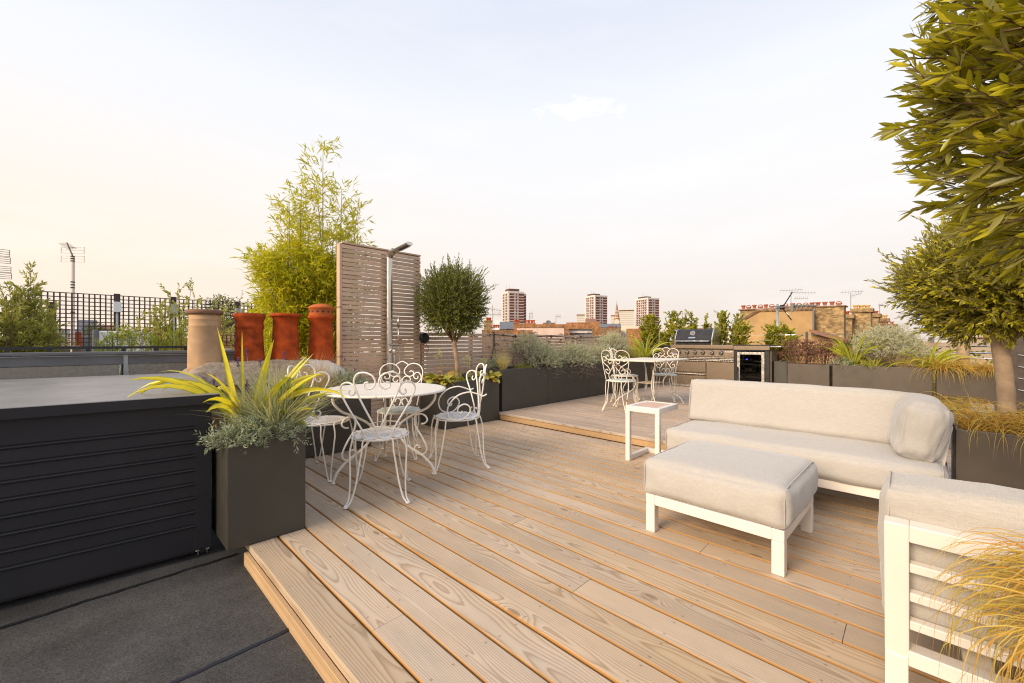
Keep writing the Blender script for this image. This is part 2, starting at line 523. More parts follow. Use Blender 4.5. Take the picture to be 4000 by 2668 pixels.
M['redcord'] = plain('red_cord', (.5, .05, .015), .5, 0, .1, 5)


def fabric():
    m, nt, b = new_mat('greige_outdoor_fabric', (.50, .455, .41), .95, 0, .15)
    c = objc(nt)
    p = nd(nt, 'SeparateXYZ', {0: c})
    s = 900.0
    wv = [ma(nt, 'SINE', ma(nt, 'MULTIPLY', o, s)) for o in p.outputs]
    weave = ma(nt, 'ADD', ma(nt, 'MULTIPLY', wv[0], wv[1]), ma(nt, 'MULTIPLY', wv[2], ma(nt, 'ADD', wv[0], wv[1])))
    slub = noise_(nt, vmul(nt, c, (25, 260, 260)), 1.0, 3, .6)
    slub2 = noise_(nt, vmul(nt, c, (260, 25, 260)), 1.0, 3, .6)
    t = ma(nt, 'ADD', ma(nt, 'MULTIPLY', slub, .5), ma(nt, 'MULTIPLY', slub2, .5))
    col = ramp(nt, t, [(.3, (.36, .338, .316)), (.5, (.42, .396, .372)), (.7, (.48, .455, .43))])
    nt.links.new(col, b.inputs['Base Color'])
    b.inputs['Sheen Weight'].default_value = .25
    big = noise_(nt, c, 9, 3)
    bump(nt, b, ma(nt, 'ADD', ma(nt, 'MULTIPLY', weave, .08), ma(nt, 'ADD', ma(nt, 'MULTIPLY', t, .4), ma(nt, 'MULTIPLY', big, 1.2))), .35, .003)
    return m


M['fabric'] = fabric()


def felt():
    m, nt, b = new_mat('mineral_felt', (.03, .03, .033), .9, 0, .3)
    c = pos(nt)
    n = noise_(nt, c, 170, 4, .8)
    big = noise_(nt, c, 3.5, 4, .6)
    col = mix(nt, ramp(nt, n, [(.35, 0), (.75, 1)]), (.022, .0215, .022), (.13, .125, .122))
    col = mix(nt, 1.0, col, ramp(nt, big, [(.3, .62), (.7, 1.3)]), 'MULTIPLY')
    v = nd(nt, 'TexVoronoi', {'Scale': 85.0})
    nt.links.new(c, v.inputs['Vector'])
    col = mix(nt, ma(nt, 'MULTIPLY', ramp(nt, v.outputs['Distance'], [(.06, 1), (.12, 0)]), ma(nt, 'GREATER_THAN', nd(nt, 'SeparateColor', {0: v.outputs['Color']}).outputs[0], .86)), col, (.22, .2, .17))
    nt.links.new(col, b.inputs['Base Color'])
    bump(nt, b, n, .8, .002)
    return m


M['felt'] = felt()


def seat_mat():
    """white enamel seat pierced by rings of small slots"""
    m, nt, b = new_mat('pierced_white_seat', (.8, .77, .73), .38)
    p = nd(nt, 'SeparateXYZ', {0: objc(nt)})
    r = ma(nt, 'SQRT', ma(nt, 'ADD', ma(nt, 'MULTIPLY', p.outputs[0], p.outputs[0]), ma(nt, 'MULTIPLY', p.outputs[1], p.outputs[1])))
    ang = ma(nt, 'ARCTAN2', p.outputs[1], p.outputs[0])
    k = ma(nt, 'FLOOR', ma(nt, 'DIVIDE', r, .018))
    a = ma(nt, 'ABSOLUTE', ma(nt, 'SINE', ma(nt, 'ADD', ma(nt, 'MULTIPLY', ang, 16.0), ma(nt, 'MULTIPLY', k, 1.3))))
    rr = ma(nt, 'ABSOLUTE', ma(nt, 'SUBTRACT', ma(nt, 'FRACT', ma(nt, 'DIVIDE', r, .018)), .5))
    hole = ma(nt, 'MULTIPLY', ma(nt, 'GREATER_THAN', a, .72), ma(nt, 'LESS_THAN', rr, .24))
    hole = ma(nt, 'MULTIPLY', hole, ma(nt, 'MULTIPLY', ma(nt, 'GREATER_THAN', r, .035), ma(nt, 'LESS_THAN', r, .145)))
    n1 = noise_(nt, objc(nt), 20, 5, .7)
    col = mix(nt, ramp(nt, n1, [(.66, 0), (.70, 1)]), (.80, .77, .73), (.33, .14, .04))
    nt.links.new(col, b.inputs['Base Color'])
    t = nd(nt, 'BsdfTransparent')
    ms = nd(nt, 'MixShader', {0: hole, 1: b.outputs[0], 2: t.outputs[0]})
    nt.links.new(ms.outputs[0], nt.nodes['Material Output'].inputs[0])
    return m


M['seat'] = seat_mat()


def glass_mat(name, tint, alpha, rough=.03):
    m, nt, b = new_mat(name, tint, rough)
    t = nd(nt, 'BsdfTransparent', {'Color': (*tint, 1)})
    g = nd(nt, 'BsdfGlossy', {'Color': (1, 1, 1, 1), 'Roughness': rough})
    fr = nd(nt, 'Fresnel', {'IOR': 1.5})
    f = ma(nt, 'ADD', ma(nt, 'MULTIPLY', fr.outputs[0], .9 if alpha else .5), alpha, clamp=True)
    ms = nd(nt, 'MixShader', {0: f, 1: t.outputs[0], 2: g.outputs[0]})
    nt.links.new(ms.outputs[0], nt.nodes['Material Output'].inputs[0])
    return m


M['glass'] = glass_mat('clear_glass', (.86, .9, .88), .02)
M['smoke'] = glass_mat('smoked_glass', (.45, .43, .41), .0)


def dirty_glass():
    m, nt, b = new_mat('weathered_panel', (.2, .2, .19), .35)
    c = pos(nt)
    n = noise_(nt, c, 30, 5, .7)
    n2 = noise_(nt, vmul(nt, c, (1.2, 1.2, 2)), 1.0, 3)
    col = mix(nt, ramp(nt, n, [(.35, 0), (.7, 1)]), (.22, .215, .185), (.36, .34, .295))
    col = mix(nt, ramp(nt, n2, [(.4, 0), (.65, .5)]), col, (.30, .25, .20))
    nt.links.new(col, b.inputs['Base Color'])
    return m


M['dirty'] = dirty_glass()


def emit(name, col, s):
    m, nt, b = new_mat(name, (0, 0, 0), .5)
    b.inputs['Emission Color'].default_value = (*col, 1)
    b.inputs['Emission Strength'].default_value = s
    return m


M['led'] = emit('blue_led', (.05, .06, 1), 1.2)
# ================================================================== decks and roof
def board(mb, xc, y0, y1, w, top=0.0, t=.032, tilt=0.0):
    b = .0075
    pr = [(-w / 2, -t), (-w / 2, -b), (-w / 2 + .0022, -.0024), (-w / 2 + b, 0), (w / 2 - b, 0), (w / 2 - .0022, -.0024), (w / 2, -b), (w / 2, -t)]
    mb.prism([(xc + a, top + z + tilt * a) for a, z in pr], y0, y1)


def boards(mb, x0, n, pitch, ya, yb, top, w, seed, joints=None):
    rr = random.Random(seed)
    for i in range(n):
        cuts = []
        y = ya + rr.uniform(.4, 3.6)
        while y < yb - .4:
            cuts.append(y)
            y += rr.choice([2.4, 3.0, 3.6, 4.2])
        if joints and i in joints:
            cuts = joints[i]
        e = [ya] + sorted(cuts) + [yb]
        for a, b in zip(e[:-1], e[1:]):
            board(mb, x0 + (i + .5) * pitch + rr.uniform(-.001, .001), a + .0012, b - .0012, w + rr.uniform(-.0015, .0012), top + rr.uniform(-.0012, .0012), tilt=rr.uniform(-.006, .006))


WB = DP - .0068
mb = MB()
JO = {1: [1.52, 4.4], 3: [2.45], 4: [.3, 2.72], 6: [1.11, 3.9], 8: [-1.2, 1.79], 11: [.83, 3.2], 13: [1.9], 15: [2.35], 2: [3.4], 5: [-.7, 3.5], 0: [4.0], 7: [-1.5, 3.1], 9: [0.2, 3.8], 10: [2.2]}
boards(mb, DX0, 23, DP, -3.6, 5.02, 0, WB, 5, JO)
board(mb, 4.128, -3.6, 5.02, .043)
lower = obj('lower_deck', mb, M['deck'], fix=True, kind='structure')
mb = MB()
for y in np.arange(-3.4, 5.0, .46):
    mb.box(.66, 4.14, y, y + .045, -.112, -.034)
obj('deck_joists', mb, M['soil'], kind='structure')
mb = MB()
mb.box(.6, .6215, -3.6, 2.655, -.114, -.034)
obj('deck_fascia', mb, M['fascia'], bevel=.003, kind='structure')
UZ = .107
mb = MB()
boards(mb, 4.15, 41, DP, -3.6, 5.02, UZ, DP - .006, 9)
upper = obj('upper_deck', mb, M['deck2'], fix=True, kind='structure')
mb = MB()
mb.box(4.172, 4.194, -3.6, 1.2, .001, UZ - .036).box(4.172, 4.194, 1.203, 4.99, .001, UZ - .036)
obj('step_riser', mb, M['fascia'], bevel=.002, kind='structure')
mb = MB()
for y in np.arange(-3.4, 5.0, .46):
    mb.box(4.2, 10.3, y, y + .045, -.112, UZ - .035)
obj('upper_deck_joists', mb, M['soil'], kind='structure')

# mineral felt laid in overlapping rolls with ragged laps
mb = MB()
ys = [-6.0, -.72, .16, 1.04, 1.925, 2.805, 3.69, 4.6, 7.5]
for k in range(len(ys) - 1):
    n = 500
    xs = np.linspace(-8, 12, n)
    wob = np.array([.012 * (noise.noise((x * 2.1, k * 7.3, 0)) + .7 * noise.noise((x * 11, k * 3.1, 4)) + .35 * noise.noise((x * 40, k, 9))) for x in xs])
    z = -.119 + .004 * k
    ya = ys[k] + wob if k else np.full(n, ys[0])
    yb = np.full(n, ys[k + 1] + .1)
    v = np.concatenate([np.stack([xs, ya, np.full(n, z - .009)], 1), np.stack([xs, ya + .0015, np.full(n, z)], 1), np.stack([xs, yb, np.full(n, z - .0005)], 1)])
    q = [(r * n + i, r * n + i + 1, (r + 1) * n + i + 1, (r + 1) * n + i) for r in (0, 1) for i in range(n - 1)]
    mb.add(v, q)
obj('felt_roof', mb, M['felt'], kind='structure')
mb = MB()
for k in (3, 4, 5):
    n = 900
    xs = np.linspace(-6, .6, n)
    wob = np.array([.012 * (noise.noise((x * 2.1, k * 7.3, 0)) + .7 * noise.noise((x * 11, k * 3.1, 4)) + .35 * noise.noise((x * 40, k, 9))) for x in xs])
    wid = np.array([.006 + .006 * max(0, noise.noise((x * 6, k, 3)) + .3) + .004 * noise.noise((x * 33, k, 7)) for x in xs])
    z = -.119 + .004 * (k - 1) + .0035
    mb.add(np.concatenate([np.stack([xs, ys[k] + wob - wid, np.full(n, z)], 1), np.stack([xs, ys[k] + wob + .003, np.full(n, z + .0045)], 1)]), [(i, i + 1, n + i + 1, n + i) for i in range(n - 1)])
obj('bitumen_bleed', mb, M['black'], kind='structure')
mb = MB().box(-8, 12, -6, 7.5, -12, -.16)
tag(obj('terrace_building', mb, M['ybrick']), 'brick building carrying the roof terrace beneath the felt roof', 'building')

# ================================================================== planters
def planter(x0, x1, y0, y1, z0, z1, label, mat='planter', group='anthracite planter boxes', fill=.05):
    t = thing('planter_box', label, 'planter', ((x0 + x1) / 2, (y0 + y1) / 2, z0), group=group)
    w, d, h, k, lip = (x1 - x0) / 2, (y1 - y0) / 2, z1 - z0, .004, .022
    bm = bmesh.new()
    out = [(-w, -d), (w, -d), (w, d), (-w, d)]
    inn = [(-w + lip, -d + lip), (w - lip, -d + lip), (w - lip, d - lip), (-w + lip, d - lip)]
    A = [bm.verts.new((x, y, .002)) for x, y in out]
    B = [bm.verts.new((x, y, h)) for x, y in out]
    Cc = [bm.verts.new((x, y, h)) for x, y in inn]
    D = [bm.verts.new((x, y, h - .12)) for x, y in inn]
    for i in range(4):
        j = (i + 1) % 4
        bm.faces.new((A[i], A[j], B[j], B[i]))
        bm.faces.new((B[i], B[j], Cc[j], Cc[i]))
        bm.faces.new((Cc[i], Cc[j], D[j], D[i]))
    bm.faces.new(A[::-1])
    bm.faces.new(D)
    me = bpy.data.meshes.new('shell')
    bm.to_mesh(me)
    bm.free()
    obj('shell', me, M[mat], t, bevel=k)
    sb = MB()
    n = 18
    gx = np.linspace(-w + lip, w - lip, n)
    gy = np.linspace(-d + lip, d - lip, 8)
    v = [(x, y, h - fill + .012 * noise.noise((x * 9, y * 9, z0 + x0))) for x in gx for y in gy]
    sb.add(v, [(i * 8 + j, (i + 1) * 8 + j, (i + 1) * 8 + j + 1, i * 8 + j + 1) for i in range(n - 1) for j in range(7)])
    obj('soil', sb, M['soil'], t, smooth=True)
    return t


planter(.52, .918, 2.64, 3.04, 0.002, .602, 'tall square grey planter of yellow flax at the left end of the lower deck', 'planter')
planter(1.15, 2.13, 4.2, 4.62, 0.002, .585, 'dark grey trough behind the round table, in front of the shower screen')
planter(3.18, 4.15, 4.31, 4.86, 0.002, .602, 'dark grey trough holding the ball shaped olive and broad green leaves')
planter(4.21, 5.252, 4.31, 4.86, UZ, .722, 'dark grey trough at the step with a straw coloured grass tuft at its end')
planter(5.258, 8.9, 4.31, 4.86, UZ, .722, 'long dark grey trough under overhanging silver bushes, running to the kitchen')
RX = 9.35
for pa, pb, lab in ((3075.6, 3240, 'bronze grey planter of rusty flower heads next to the kitchen'),
                    (3251.8, 3641, 'longest bronze grey planter along the far right edge, with yellow flax and silver foliage'),
                    (3657.6, 3905, 'bronze grey planter with straw grass trailing over its front, behind the rooflight')):
    ya, yb = onX(pb, 1440, RX).y, onX(pa, 1440, RX).y
    planter(RX, RX + .45, ya, yb, UZ, .708, lab, 'planter_warm', group='bronze grey planter boxes')
planter(9.62, 9.98, onX(3074, 1440, 9.62).y, onX(3022, 1440, 9.62).y, UZ, .735, 'narrow dark planter tucked beside the kitchen end panel')
planter(3.66, 4.12, -1.5, -.17, 0.002, .602, 'bronze grey planter with golden grass and an olive trunk beside the sofa arm', 'planter_warm', group='bronze grey planter boxes')
planter(1.08, 1.5, -1.7, -.22, 0.002, .602, 'nearest planter at the right edge, golden grass spilling over the sofa back', 'planter_warm', group='bronze grey planter boxes')

# ================================================================== roof access box on castors
hb = thing('roof_hatch', 'black ribbed metal roof access box with grey lid on castors', 'roof hatch', (.497, 2.905, -.1), R(-5.5))
# local: front face y=0, runs to -x; depth +y
Wh, Dh, Hh = 1.75, 2.1, .93
mb = MB()
y_in = .012
prof = []          # front skin profile (y, z): flat fascia, seven raised ribs, flat base
z = .05
zs = [.194, .273, .352, .431, .510, .589, .668, .747]
prof = [(0.0, .05)]
for zz in zs:
    prof += [(0.0, zz - .013), (-.006, zz - .009), (-.0075, zz - .003), (-.005, zz), (.003, zz + .001), (.003, zz + .003), (0.0, zz + .009)]
prof += [(0.0, Hh - .055)]
v, q = [], []
for x in (-Wh + .06, -.075):
    v += [(x, y, zz) for y, zz in prof]
n = len(prof)
q = [(i, n + i, n + i + 1, i + 1) for i in range(n - 1)]
mb.add(v, q)
obj('ribbed_front', mb, M['hatch'], hb, bevel=.0007, seg=1)
mb = MB()
mb.box(-.0765, 0, -.003, .06, .052, Hh - .055).box(-Wh, -Wh + .062, -.003, .06, 0, Hh - .055)
mb.box(-.024, 0, .06, Dh - .06, .03, Hh - .055).box(-Wh, -Wh + .02, .06, Dh - .06, .03, Hh - .055)
mb.box(-Wh, 0, Dh - .06, Dh, .03, Hh - .055)
mb.box(-Wh + .06, -.0765, .02, .05, .03, Hh - .056)
obj('frame', mb, M['hatch'], hb, bevel=.002)
lid = MB()
lid.box(-Wh - .03, .034, -.03, Dh + .03, Hh - .052, Hh)
obj('lid', lid, M['lid'], hb, bevel=.006, seg=3)
mb = MB().box(-Wh - .031, .036, -.0325, -.0305, Hh - .054, Hh - .004)
obj('lid_edge', mb, M['hatch'], hb)
for x, y in ((-.04, .05), (-1.0, .08), (-.04, Dh - .1), (-Wh + .05, .05)):
    c = MB()
    c.tube([(x - .014, y, .025 - .0), (x + .014, y, .025)], .024, 16)
    o = obj('castor', c, M['rubber'], hb, smooth=False)
    f = MB().box(x - .024, x - .018, y - .02, y + .02, .01, .06).box(x + .018, x + .024, y - .02, y + .02, .01, .06).box(x - .03, x + .03, y - .022, y + .022, .05, .056)
    f.tube([(x - .032, y, .025), (x + .032, y, .025)], .005, 8)
    obj('bracket', f, M['steel'], o)

# ================================================================== cushions
def cushion(sx, sy, sz, r=.06, puff=.03, seed=0, n=26, wr=.006, tuck=.0, sag=0.0):
    """upholstered block centred in x, y and resting on z=0; returns mesh"""
    h = np.array([sx, sy, sz]) / 2
    V, Q = [], []
    g = np.linspace(-1, 1, n)
    g = np.sign(g) * (1 - (1 - np.abs(g)) ** 1.5)
    o = 0
    for ax in range(3):
        for s in (-1, 1):
            a, b = (ax + 1) % 3, (ax + 2) % 3
            P = np.zeros((n, n, 3))
            P[..., ax] = s
            P[..., a] = g[:, None]
            P[..., b] = g[None, :]
            V.append(P.reshape(-1, 3))
            for i in range(n - 1):
                for j in range(n - 1):
                    k = (i * n + j, (i + 1) * n + j, (i + 1) * n + j + 1, i * n + j + 1)
                    Q.append([o + t for t in (k if s > 0 else k[::-1])])
            o += n * n
    P = np.concatenate(V) * h
    rr = min(r, h.min() * .98)
    inn = np.clip(P, -(h - rr), h - rr)
    d = P - inn
    L = np.linalg.norm(d, axis=1, keepdims=True)
    nr = d / np.maximum(L, 1e-9)
    P2 = inn + nr * rr
    U = P / h
    # puffed faces and pinched corners
    P2[:, 2] += puff * np.sign(U[:, 2]) * np.where(np.abs(U[:, 2]) > .3, (1 - U[:, 0] ** 4) * (1 - U[:, 1] ** 4), 0) * np.where(U[:, 2] > 0, 1, .15)
    for ax, ot in ((0, 1), (1, 0)):
        P2[:, ax] += .6 * puff * np.sign(U[:, ax]) * np.where(np.abs(U[:, ax]) > .95, 1, 0) * (1 - U[:, ot] ** 4) * (1 - U[:, 2] ** 2)
    cor = (np.abs(U[:, 0]) ** 6) * (np.abs(U[:, 1]) ** 6) * (np.abs(U[:, 2]) ** 2)
    P2 += nr * (.012 * cor)[:, None]
    for i in range(len(P2)):
        p = P2[i]
        e = max(abs(U[i][0]), abs(U[i][1])) ** 3
        w = noise.noise((p[0] * 5 + seed, p[1] * 5, p[2] * 5)) * wr * 1.4 + noise.noise((p[0] * 16 + seed, p[1] * 16, p[2] * 9)) * wr * (.25 + .9 * e)
        w += noise.noise((p[0] * 40 + seed, p[1] * 40, p[2] * 12)) * wr * .45 * e
        P2[i] = p + nr[i] * w
    P2[:, 2] += h[2]
    mb = MB()
    mb.add(P2, Q)
    me = mb.mesh('cushion')
    bm = bmesh.new()
    bm.from_mesh(me)
    bmesh.ops.remove_doubles(bm, verts=bm.verts, dist=.0012)
    bm.to_mesh(me)
    bm.free()
    return me


def seam(sx, sy, sz, r, z, puff, seed, rad=.0026):
    """piped seam running round the cushion where top meets side"""
    pts = []
    hx, hy = sx / 2, sy / 2
    c = r * .55
    N_ = 40
    for k in range(4 * N_):
        t = (k % N_) / N_ * 2 - 1
        s = k // N_
        if s == 0: x, y = t * hx, -hy
        elif s == 1: x, y = hx, t * hy
        elif s == 2: x, y = -t * hx, hy
        else: x, y = -hx, -t * hy
        f = min(1, (1 - abs(t)) / .06)
        x *= 1 - (1 - f) * .012 - r * .28 / hx
        y *= 1 - (1 - f) * .012 - r * .28 / hy
        pts.append((x, y, z - r * .28 + .004 * noise.noise((x * 9 + seed, y * 9, 1))))
    return MB().tube(pts, rad, 6, closed=True)


def cush(parent, name, loc, dims, rot=(0, 0, 0), r=.06, puff=.03, seed=0, wr=.006, n=26, ends=None):
    me = cushion(*dims, r=r, puff=puff, seed=seed, wr=wr, n=n)
    o = obj(name, me, M['fabric'], parent, smooth=True)
    o.location = loc
    o.rotation_euler = rot
    if ends:
        # stitched seam where the end panels meet the body
        a, hx = (1, dims[1] / 2) if ends == 'y' else (0, dims[0] / 2)
        w_, h_ = (dims[0] if ends == 'y' else dims[1]) / 2, dims[2] / 2
        sm = MB()
        for s in (-1, 1):
            pts = []
            for q in range(72):
                c, sn = math.cos(2 * PI * q / 72), math.sin(2 * PI * q / 72)
                e = .28
                u = w_ * math.copysign(abs(c) ** e, c) * .985
                v = h_ * math.copysign(abs(sn) ** e, sn)
                off = s * (hx - r * .30)
                pts.append((u, off, h_ + v * .99) if ends == 'y' else (off, u, h_ + v * .99))
            sm.tube(pts, .0032, 5, closed=True)
            obj('seam', sm, M['fabric'], o, smooth=True)
            sm = MB()
    return o


# ---- ottoman
ot = thing('ottoman', 'square greige cushioned ottoman on a low white metal frame', 'ottoman', (2.68, .80, 0), R(-1.0))
LW = .055
mb = MB()
for sx in (-1, 1):
    for sy in (-1, 1):
        x, y = sx * (.35 - LW / 2), sy * (.355 - LW / 2)
        leg = MB().box(x - LW / 2, x + LW / 2, y - LW / 2, y + LW / 2, .001, .163)
        obj('leg', leg, M['white'], ot, bevel=.004)
fr = MB()
for s in (-1, 1):
    fr.box(-.35, .35, s * .3275 - .0275, s * .3275 + .0275, .1635, .222)
    fr.box(s * .3225 - .0275, s * .3225 + .0275, -.3, .3, .1635, .222)
obj('frame', fr, M['white'], ot, bevel=.004)
sl = MB()
for i in range(7):
    sl.box(-.294, .294, -.29 + i * .083, -.29 + i * .083 + .07, .2, .2185)
obj('slats', sl, M['cedar'], ot, bevel=.002)
cush(ot, 'cushion', (0.0, 0, .221), (.735, .745, .205), r=.05, puff=.028, seed=3, wr=.0045, n=40, ends='y')

# ---- sofa facing the camera
sf = thing('sofa', 'long greige two seat sofa with bolster, standing before the step', 'sofa', (3.75, .69, 0))
X0, X1, Y0, Y1 = -.36, .36, -.80, .81
fr = MB()
fr.box(X0, X0 + .05, Y0, Y1, .162, .222).box(X1 - .05, X1, Y0, Y1, .162, .222)
fr.box(X0 + .05, X1 - .05, Y1 - .05, Y1, .162, .222).box(X0 + .05, X1 - .05, Y0, Y0 + .05, .162, .222)
for i in range(1, 8):
    yy = Y0 + i * (Y1 - Y0) / 8
    fr.box(X0 + .05, X1 - .05, yy - .03, yy + .03, .19, .2185)
obj('frame', fr, M['white'], sf, bevel=.004)
for x in (X0 + .027, X1 - .027):
    for y in (Y0 + .027, Y1 - .027):
        obj('leg', MB().box(x - .0265, x + .0265, y - .0265, y + .0265, .001, .1615), M['white'], sf, bevel=.003)
bk = MB()
lean = Matrix.Translation((X1 - .03, 0, .2225)) @ Matrix.Rotation(R(12), 4, 'Y')
for y in (Y0 + .03, 0, Y1 - .03):
    bk.box(-.02, .02, y - .025, y + .025, 0, .38, lean)
bk.box(-.021, .021, Y0, Y1, .38, .43, lean)
for k in range(3):
    bk.box(-.012, .012, Y0 + .055, -.025, .06 + k * .1, .09 + k * .1, lean).box(-.012, .012, .025, Y1 - .055, .06 + k * .1, .09 + k * .1, lean)
obj('back_frame', bk, M['white'], sf, bevel=.003)
am = MB()
AL = Matrix.Translation((0, Y0 + .03, .2225)) @ Matrix.Rotation(R(8), 4, 'X')
am.box(-.15, -.10, -.02, .02, 0, .37, AL).box(X1 - .12, X1 - .07, -.02, .02, 0, .37, AL)
am.box(-.15, X1 - .07, -.021, .021, .37, .405, AL)
for k in range(3):
    am.box(-.1, X1 - .12, -.01, .01, .06 + k * .1, .085 + k * .1, AL)
obj('arm_frame', am, M['white'], sf, bevel=.003)
cush(sf, 'seat_cushion', (-.05, 0.0, .2215), (.70, 1.63, .185), r=.055, puff=.016, seed=9, wr=.005, n=44, ends='y')
cush(sf, 'back_cushion', (.195, .05, .40), (.17, 1.55, .375), (0, R(10), 0), r=.05, puff=.012, seed=21, wr=.005, n=44, ends='y')
cush(sf, 'bolster_cushion', (-.04, -.655, .40), (.50, .215, .37), (R(12), 0, R(5)), r=.09, puff=.02, seed=33, wr=.009, n=44)

# ---- sofa seen from behind
ns = thing('sofa', 'greige sofa seen from behind with open white slatted back, at the right edge', 'sofa', (1.70, .068, 0))
L_ = -1.75
fr = MB()
fr.box(-.02, .032, -.052, 0, .0015, .2)
obj('leg', fr, M['white'], ns, bevel=.003)
obj('leg', MB().box(.70, .752, -.052, 0, .0015, .16), M['white'], ns, bevel=.003)
obj('leg', MB().box(-.02, .032, L_, L_ + .052, .0015, .2), M['white'], ns, bevel=.003)
obj('leg', MB().box(.70, .752, L_, L_ + .052, .0015, .16), M['white'], ns, bevel=.003)
fr = MB()
fr.box(-.02, .032, L_ + .052, -.052, .178, .224).box(.70, .752, L_, 0, .162, .222).box(.032, .70, -.05, 0, .162, .222).box(.032, .70, L_, L_ + .05, .162, .222)
for i in range(1, 9):
    yy = L_ + i * -L_ / 9
    fr.box(.032, .70, yy - .03, yy + .03, .19, .2185)
obj('frame', fr, M['white'], ns, bevel=.003)
LN = Matrix.Translation((.006, 0, .2)) @ Matrix.Rotation(R(-7), 4, 'Y')
bp = MB()
bp.box(-.022, .022, -.0535, .0005, 0, .409, LN).box(-.022, .022, L_ - .0005, L_ + .0535, 0, .409, LN)
bp.box(-.0225, .0225, L_ + .0535, -.0535, .36, .4095, LN)
for za, zb in ((.265, .292), (.176, .203), (.088, .116)):
    bp.box(-.014, .014, L_ + .0535, -.0535, za, zb, LN)
obj('slatted_back', bp, M['white'], ns, bevel=.003)
cush(ns, 'back_cushion', (.118, L_ / 2 - .004, .285), (.175, 1.77, .425), (0, R(-8), 0), r=.045, puff=.012, seed=41, wr=.005, n=46, ends='y')
cush(ns, 'seat_cushion', (.42, L_ / 2 + .01, .2215), (.68, 1.74, .19), r=.05, puff=.016, seed=55, wr=.005, n=36, ends='y')
cush(ns, 'arm_cushion', (.44, L_ + .13, .41), (.5, .2, .34), (R(6), 0, 0), r=.08, puff=.02, seed=57, wr=.01, n=24)

# ---- C-shaped side table
st = thing('side_table', 'small white C shaped side table with timber slat top', 'side table', (3.805, 1.825, 0), R(2))
w, d, b = .225, .165, .042
fr = MB()
fr.box(-w, w, -d, -d + b, .472, .522).box(-w, w, d - b, d, .472, .522).box(-w, -w + b, -d + b, d - b, .472, .522).box(w - b, w, -d + b, d - b, .472, .522)
obj('top_frame', fr, M['white'], st, bevel=.003)
for s in (-1, 1):
    obj('leg', MB().box(-w, -w + b, s * (d - b / 2) - b / 2, s * (d - b / 2) + b / 2, .001, .4715), M['white'], st, bevel=.003)
fr = MB()
fr.box(-w + b + .001, w, -d, -d + b, .001, .044).box(-w + b + .001, w, d - b, d, .001, .044).box(w - b, w, -d + b, d - b, .001, .044)
obj('base_frame', fr, M['white'], st, bevel=.003)
sl = MB()
for i in range(4):
    y = -d + b + i * .0622
    sl.box(-w + b, w - b, y + .001, y + .0612, .50, .519)
obj('slat_top', sl, plain('warm_timber_slat', (.58, .40, .29), .6, 0, .12, 14), st, bevel=.0015)

# ================================================================== wrought iron set
RS = .205


def curve_back(s, z, lean=.16, r=1.6, y0=-.195):
    return (s, y0 + s * s * r - (z - .45) * lean, z)


def leg_pair(mb, ang, r_foot=.305, kind='A', z_ring=.44):
    for s in (-1, 1):
        a0 = ang + s * .21
        p = [(RS * math.cos(ang + s * .42), RS * math.sin(ang + s * .42), z_ring), (RS * 1.06 * math.cos(a0 + s * .03), RS * 1.06 * math.sin(a0 + s * .03), z_ring + .002)]
        for t, rr in ((.36, 1.16), (.30, 1.19), (.15, 1.25), (.05, 1.36), (.018, 1.48), (.009, 1.57)):
            k = (t / .36)
            aa = ang + s * .21 * k + s * .022
            r2 = RS * rr
            if kind == 'B':
                r2 = RS * {.36: 1.1, .30: 1.12, .15: 1.1, .05: 1.32, .018: 1.38, .009: 1.40}[t]
            p.append((r2 * math.cos(aa), r2 * math.sin(aa), t))
        mb.tube(smooth_path(p, 5), .0062, 7)
    a = ang
    rf = RS * (1.55 if kind == 'A' else 1.4)
    mb.lathe([(.002, .0012), (.017, .002), (.017, .008), (.008, .014), (.002, .015)], (rf * math.cos(a), rf * math.sin(a), 0), 10)


BACK_A_in = [(-.058, .848), (-.076, .846), (-.084, .833), (-.080, .815), (-.055, .803), (-.026, .815), (-.011, .848), (-.029, .892), (-.077, .915), (-.128, .907), (-.153, .863), (-.146, .812), (-.106, .713), (-.051, .60), (-.008, .505), (-.003, .482), (-.010, .462), (-.033, .449), (-.066, .452), (-.09, .470), (-.088, .492), (-.064, .500), (-.05, .488)]
BACK_A_out = [(-.184, .793), (-.19, .771), (-.172, .755), (-.149, .775), (-.15, .812), (-.172, .837), (-.208, .844), (-.241, .826), (-.252, .79), (-.237, .742), (-.179, .636), (-.108, .518), (-.098, .484), (-.108, .458), (-.133, .448), (-.154, .465), (-.152, .488), (-.135, .496)]
ARM = [(-.215, .665), (-.18, .65), (-.143, .665), (-.066, .688), (.012, .676), (.066, .647), (.116, .592), (.131, .534), (.112, .475), (.058, .446), (-.004, .452), (-.055, .497), (-.07, .541), (-.046, .577), (-.004, .585), (.037, .559), (.041, .522), (.015, .507), (.002, .528)]


def BT(pts):          # back of the second chair type, traced in one plane (metres)
    return [((x - 1505) / 1276, .45 + (700 - y) / 1276) for x, y in pts]


B_out = BT([(1300, 690), (1268, 520), (1236, 330), (1228, 230), (1262, 165), (1340, 132), (1420, 155), (1472, 220), (1462, 278), (1402, 308), (1356, 285), (1352, 252), (1384, 232), (1406, 250)])
B_top = BT([(1425, 150), (1455, 128), (1505, 106), (1555, 128), (1585, 150)])
B_mid = BT([(1290, 300), (1292, 328), (1318, 338), (1348, 312), (1332, 268), (1282, 256), (1248, 300), (1262, 360), (1325, 410), (1375, 445), (1414, 510), (1402, 558), (1352, 572), (1312, 540), (1318, 498), (1352, 496), (1372, 520)])
B_in = BT([(1450, 352), (1440, 378), (1412, 378), (1390, 350), (1408, 318), (1452, 306), (1492, 335), (1500, 385), (1468, 455), (1400, 550), (1376, 615), (1392, 665), (1425, 690)])
B_low = BT([(1424, 645), (1432, 612), (1458, 594), (1486, 608), (1498, 640), (1478, 690)])


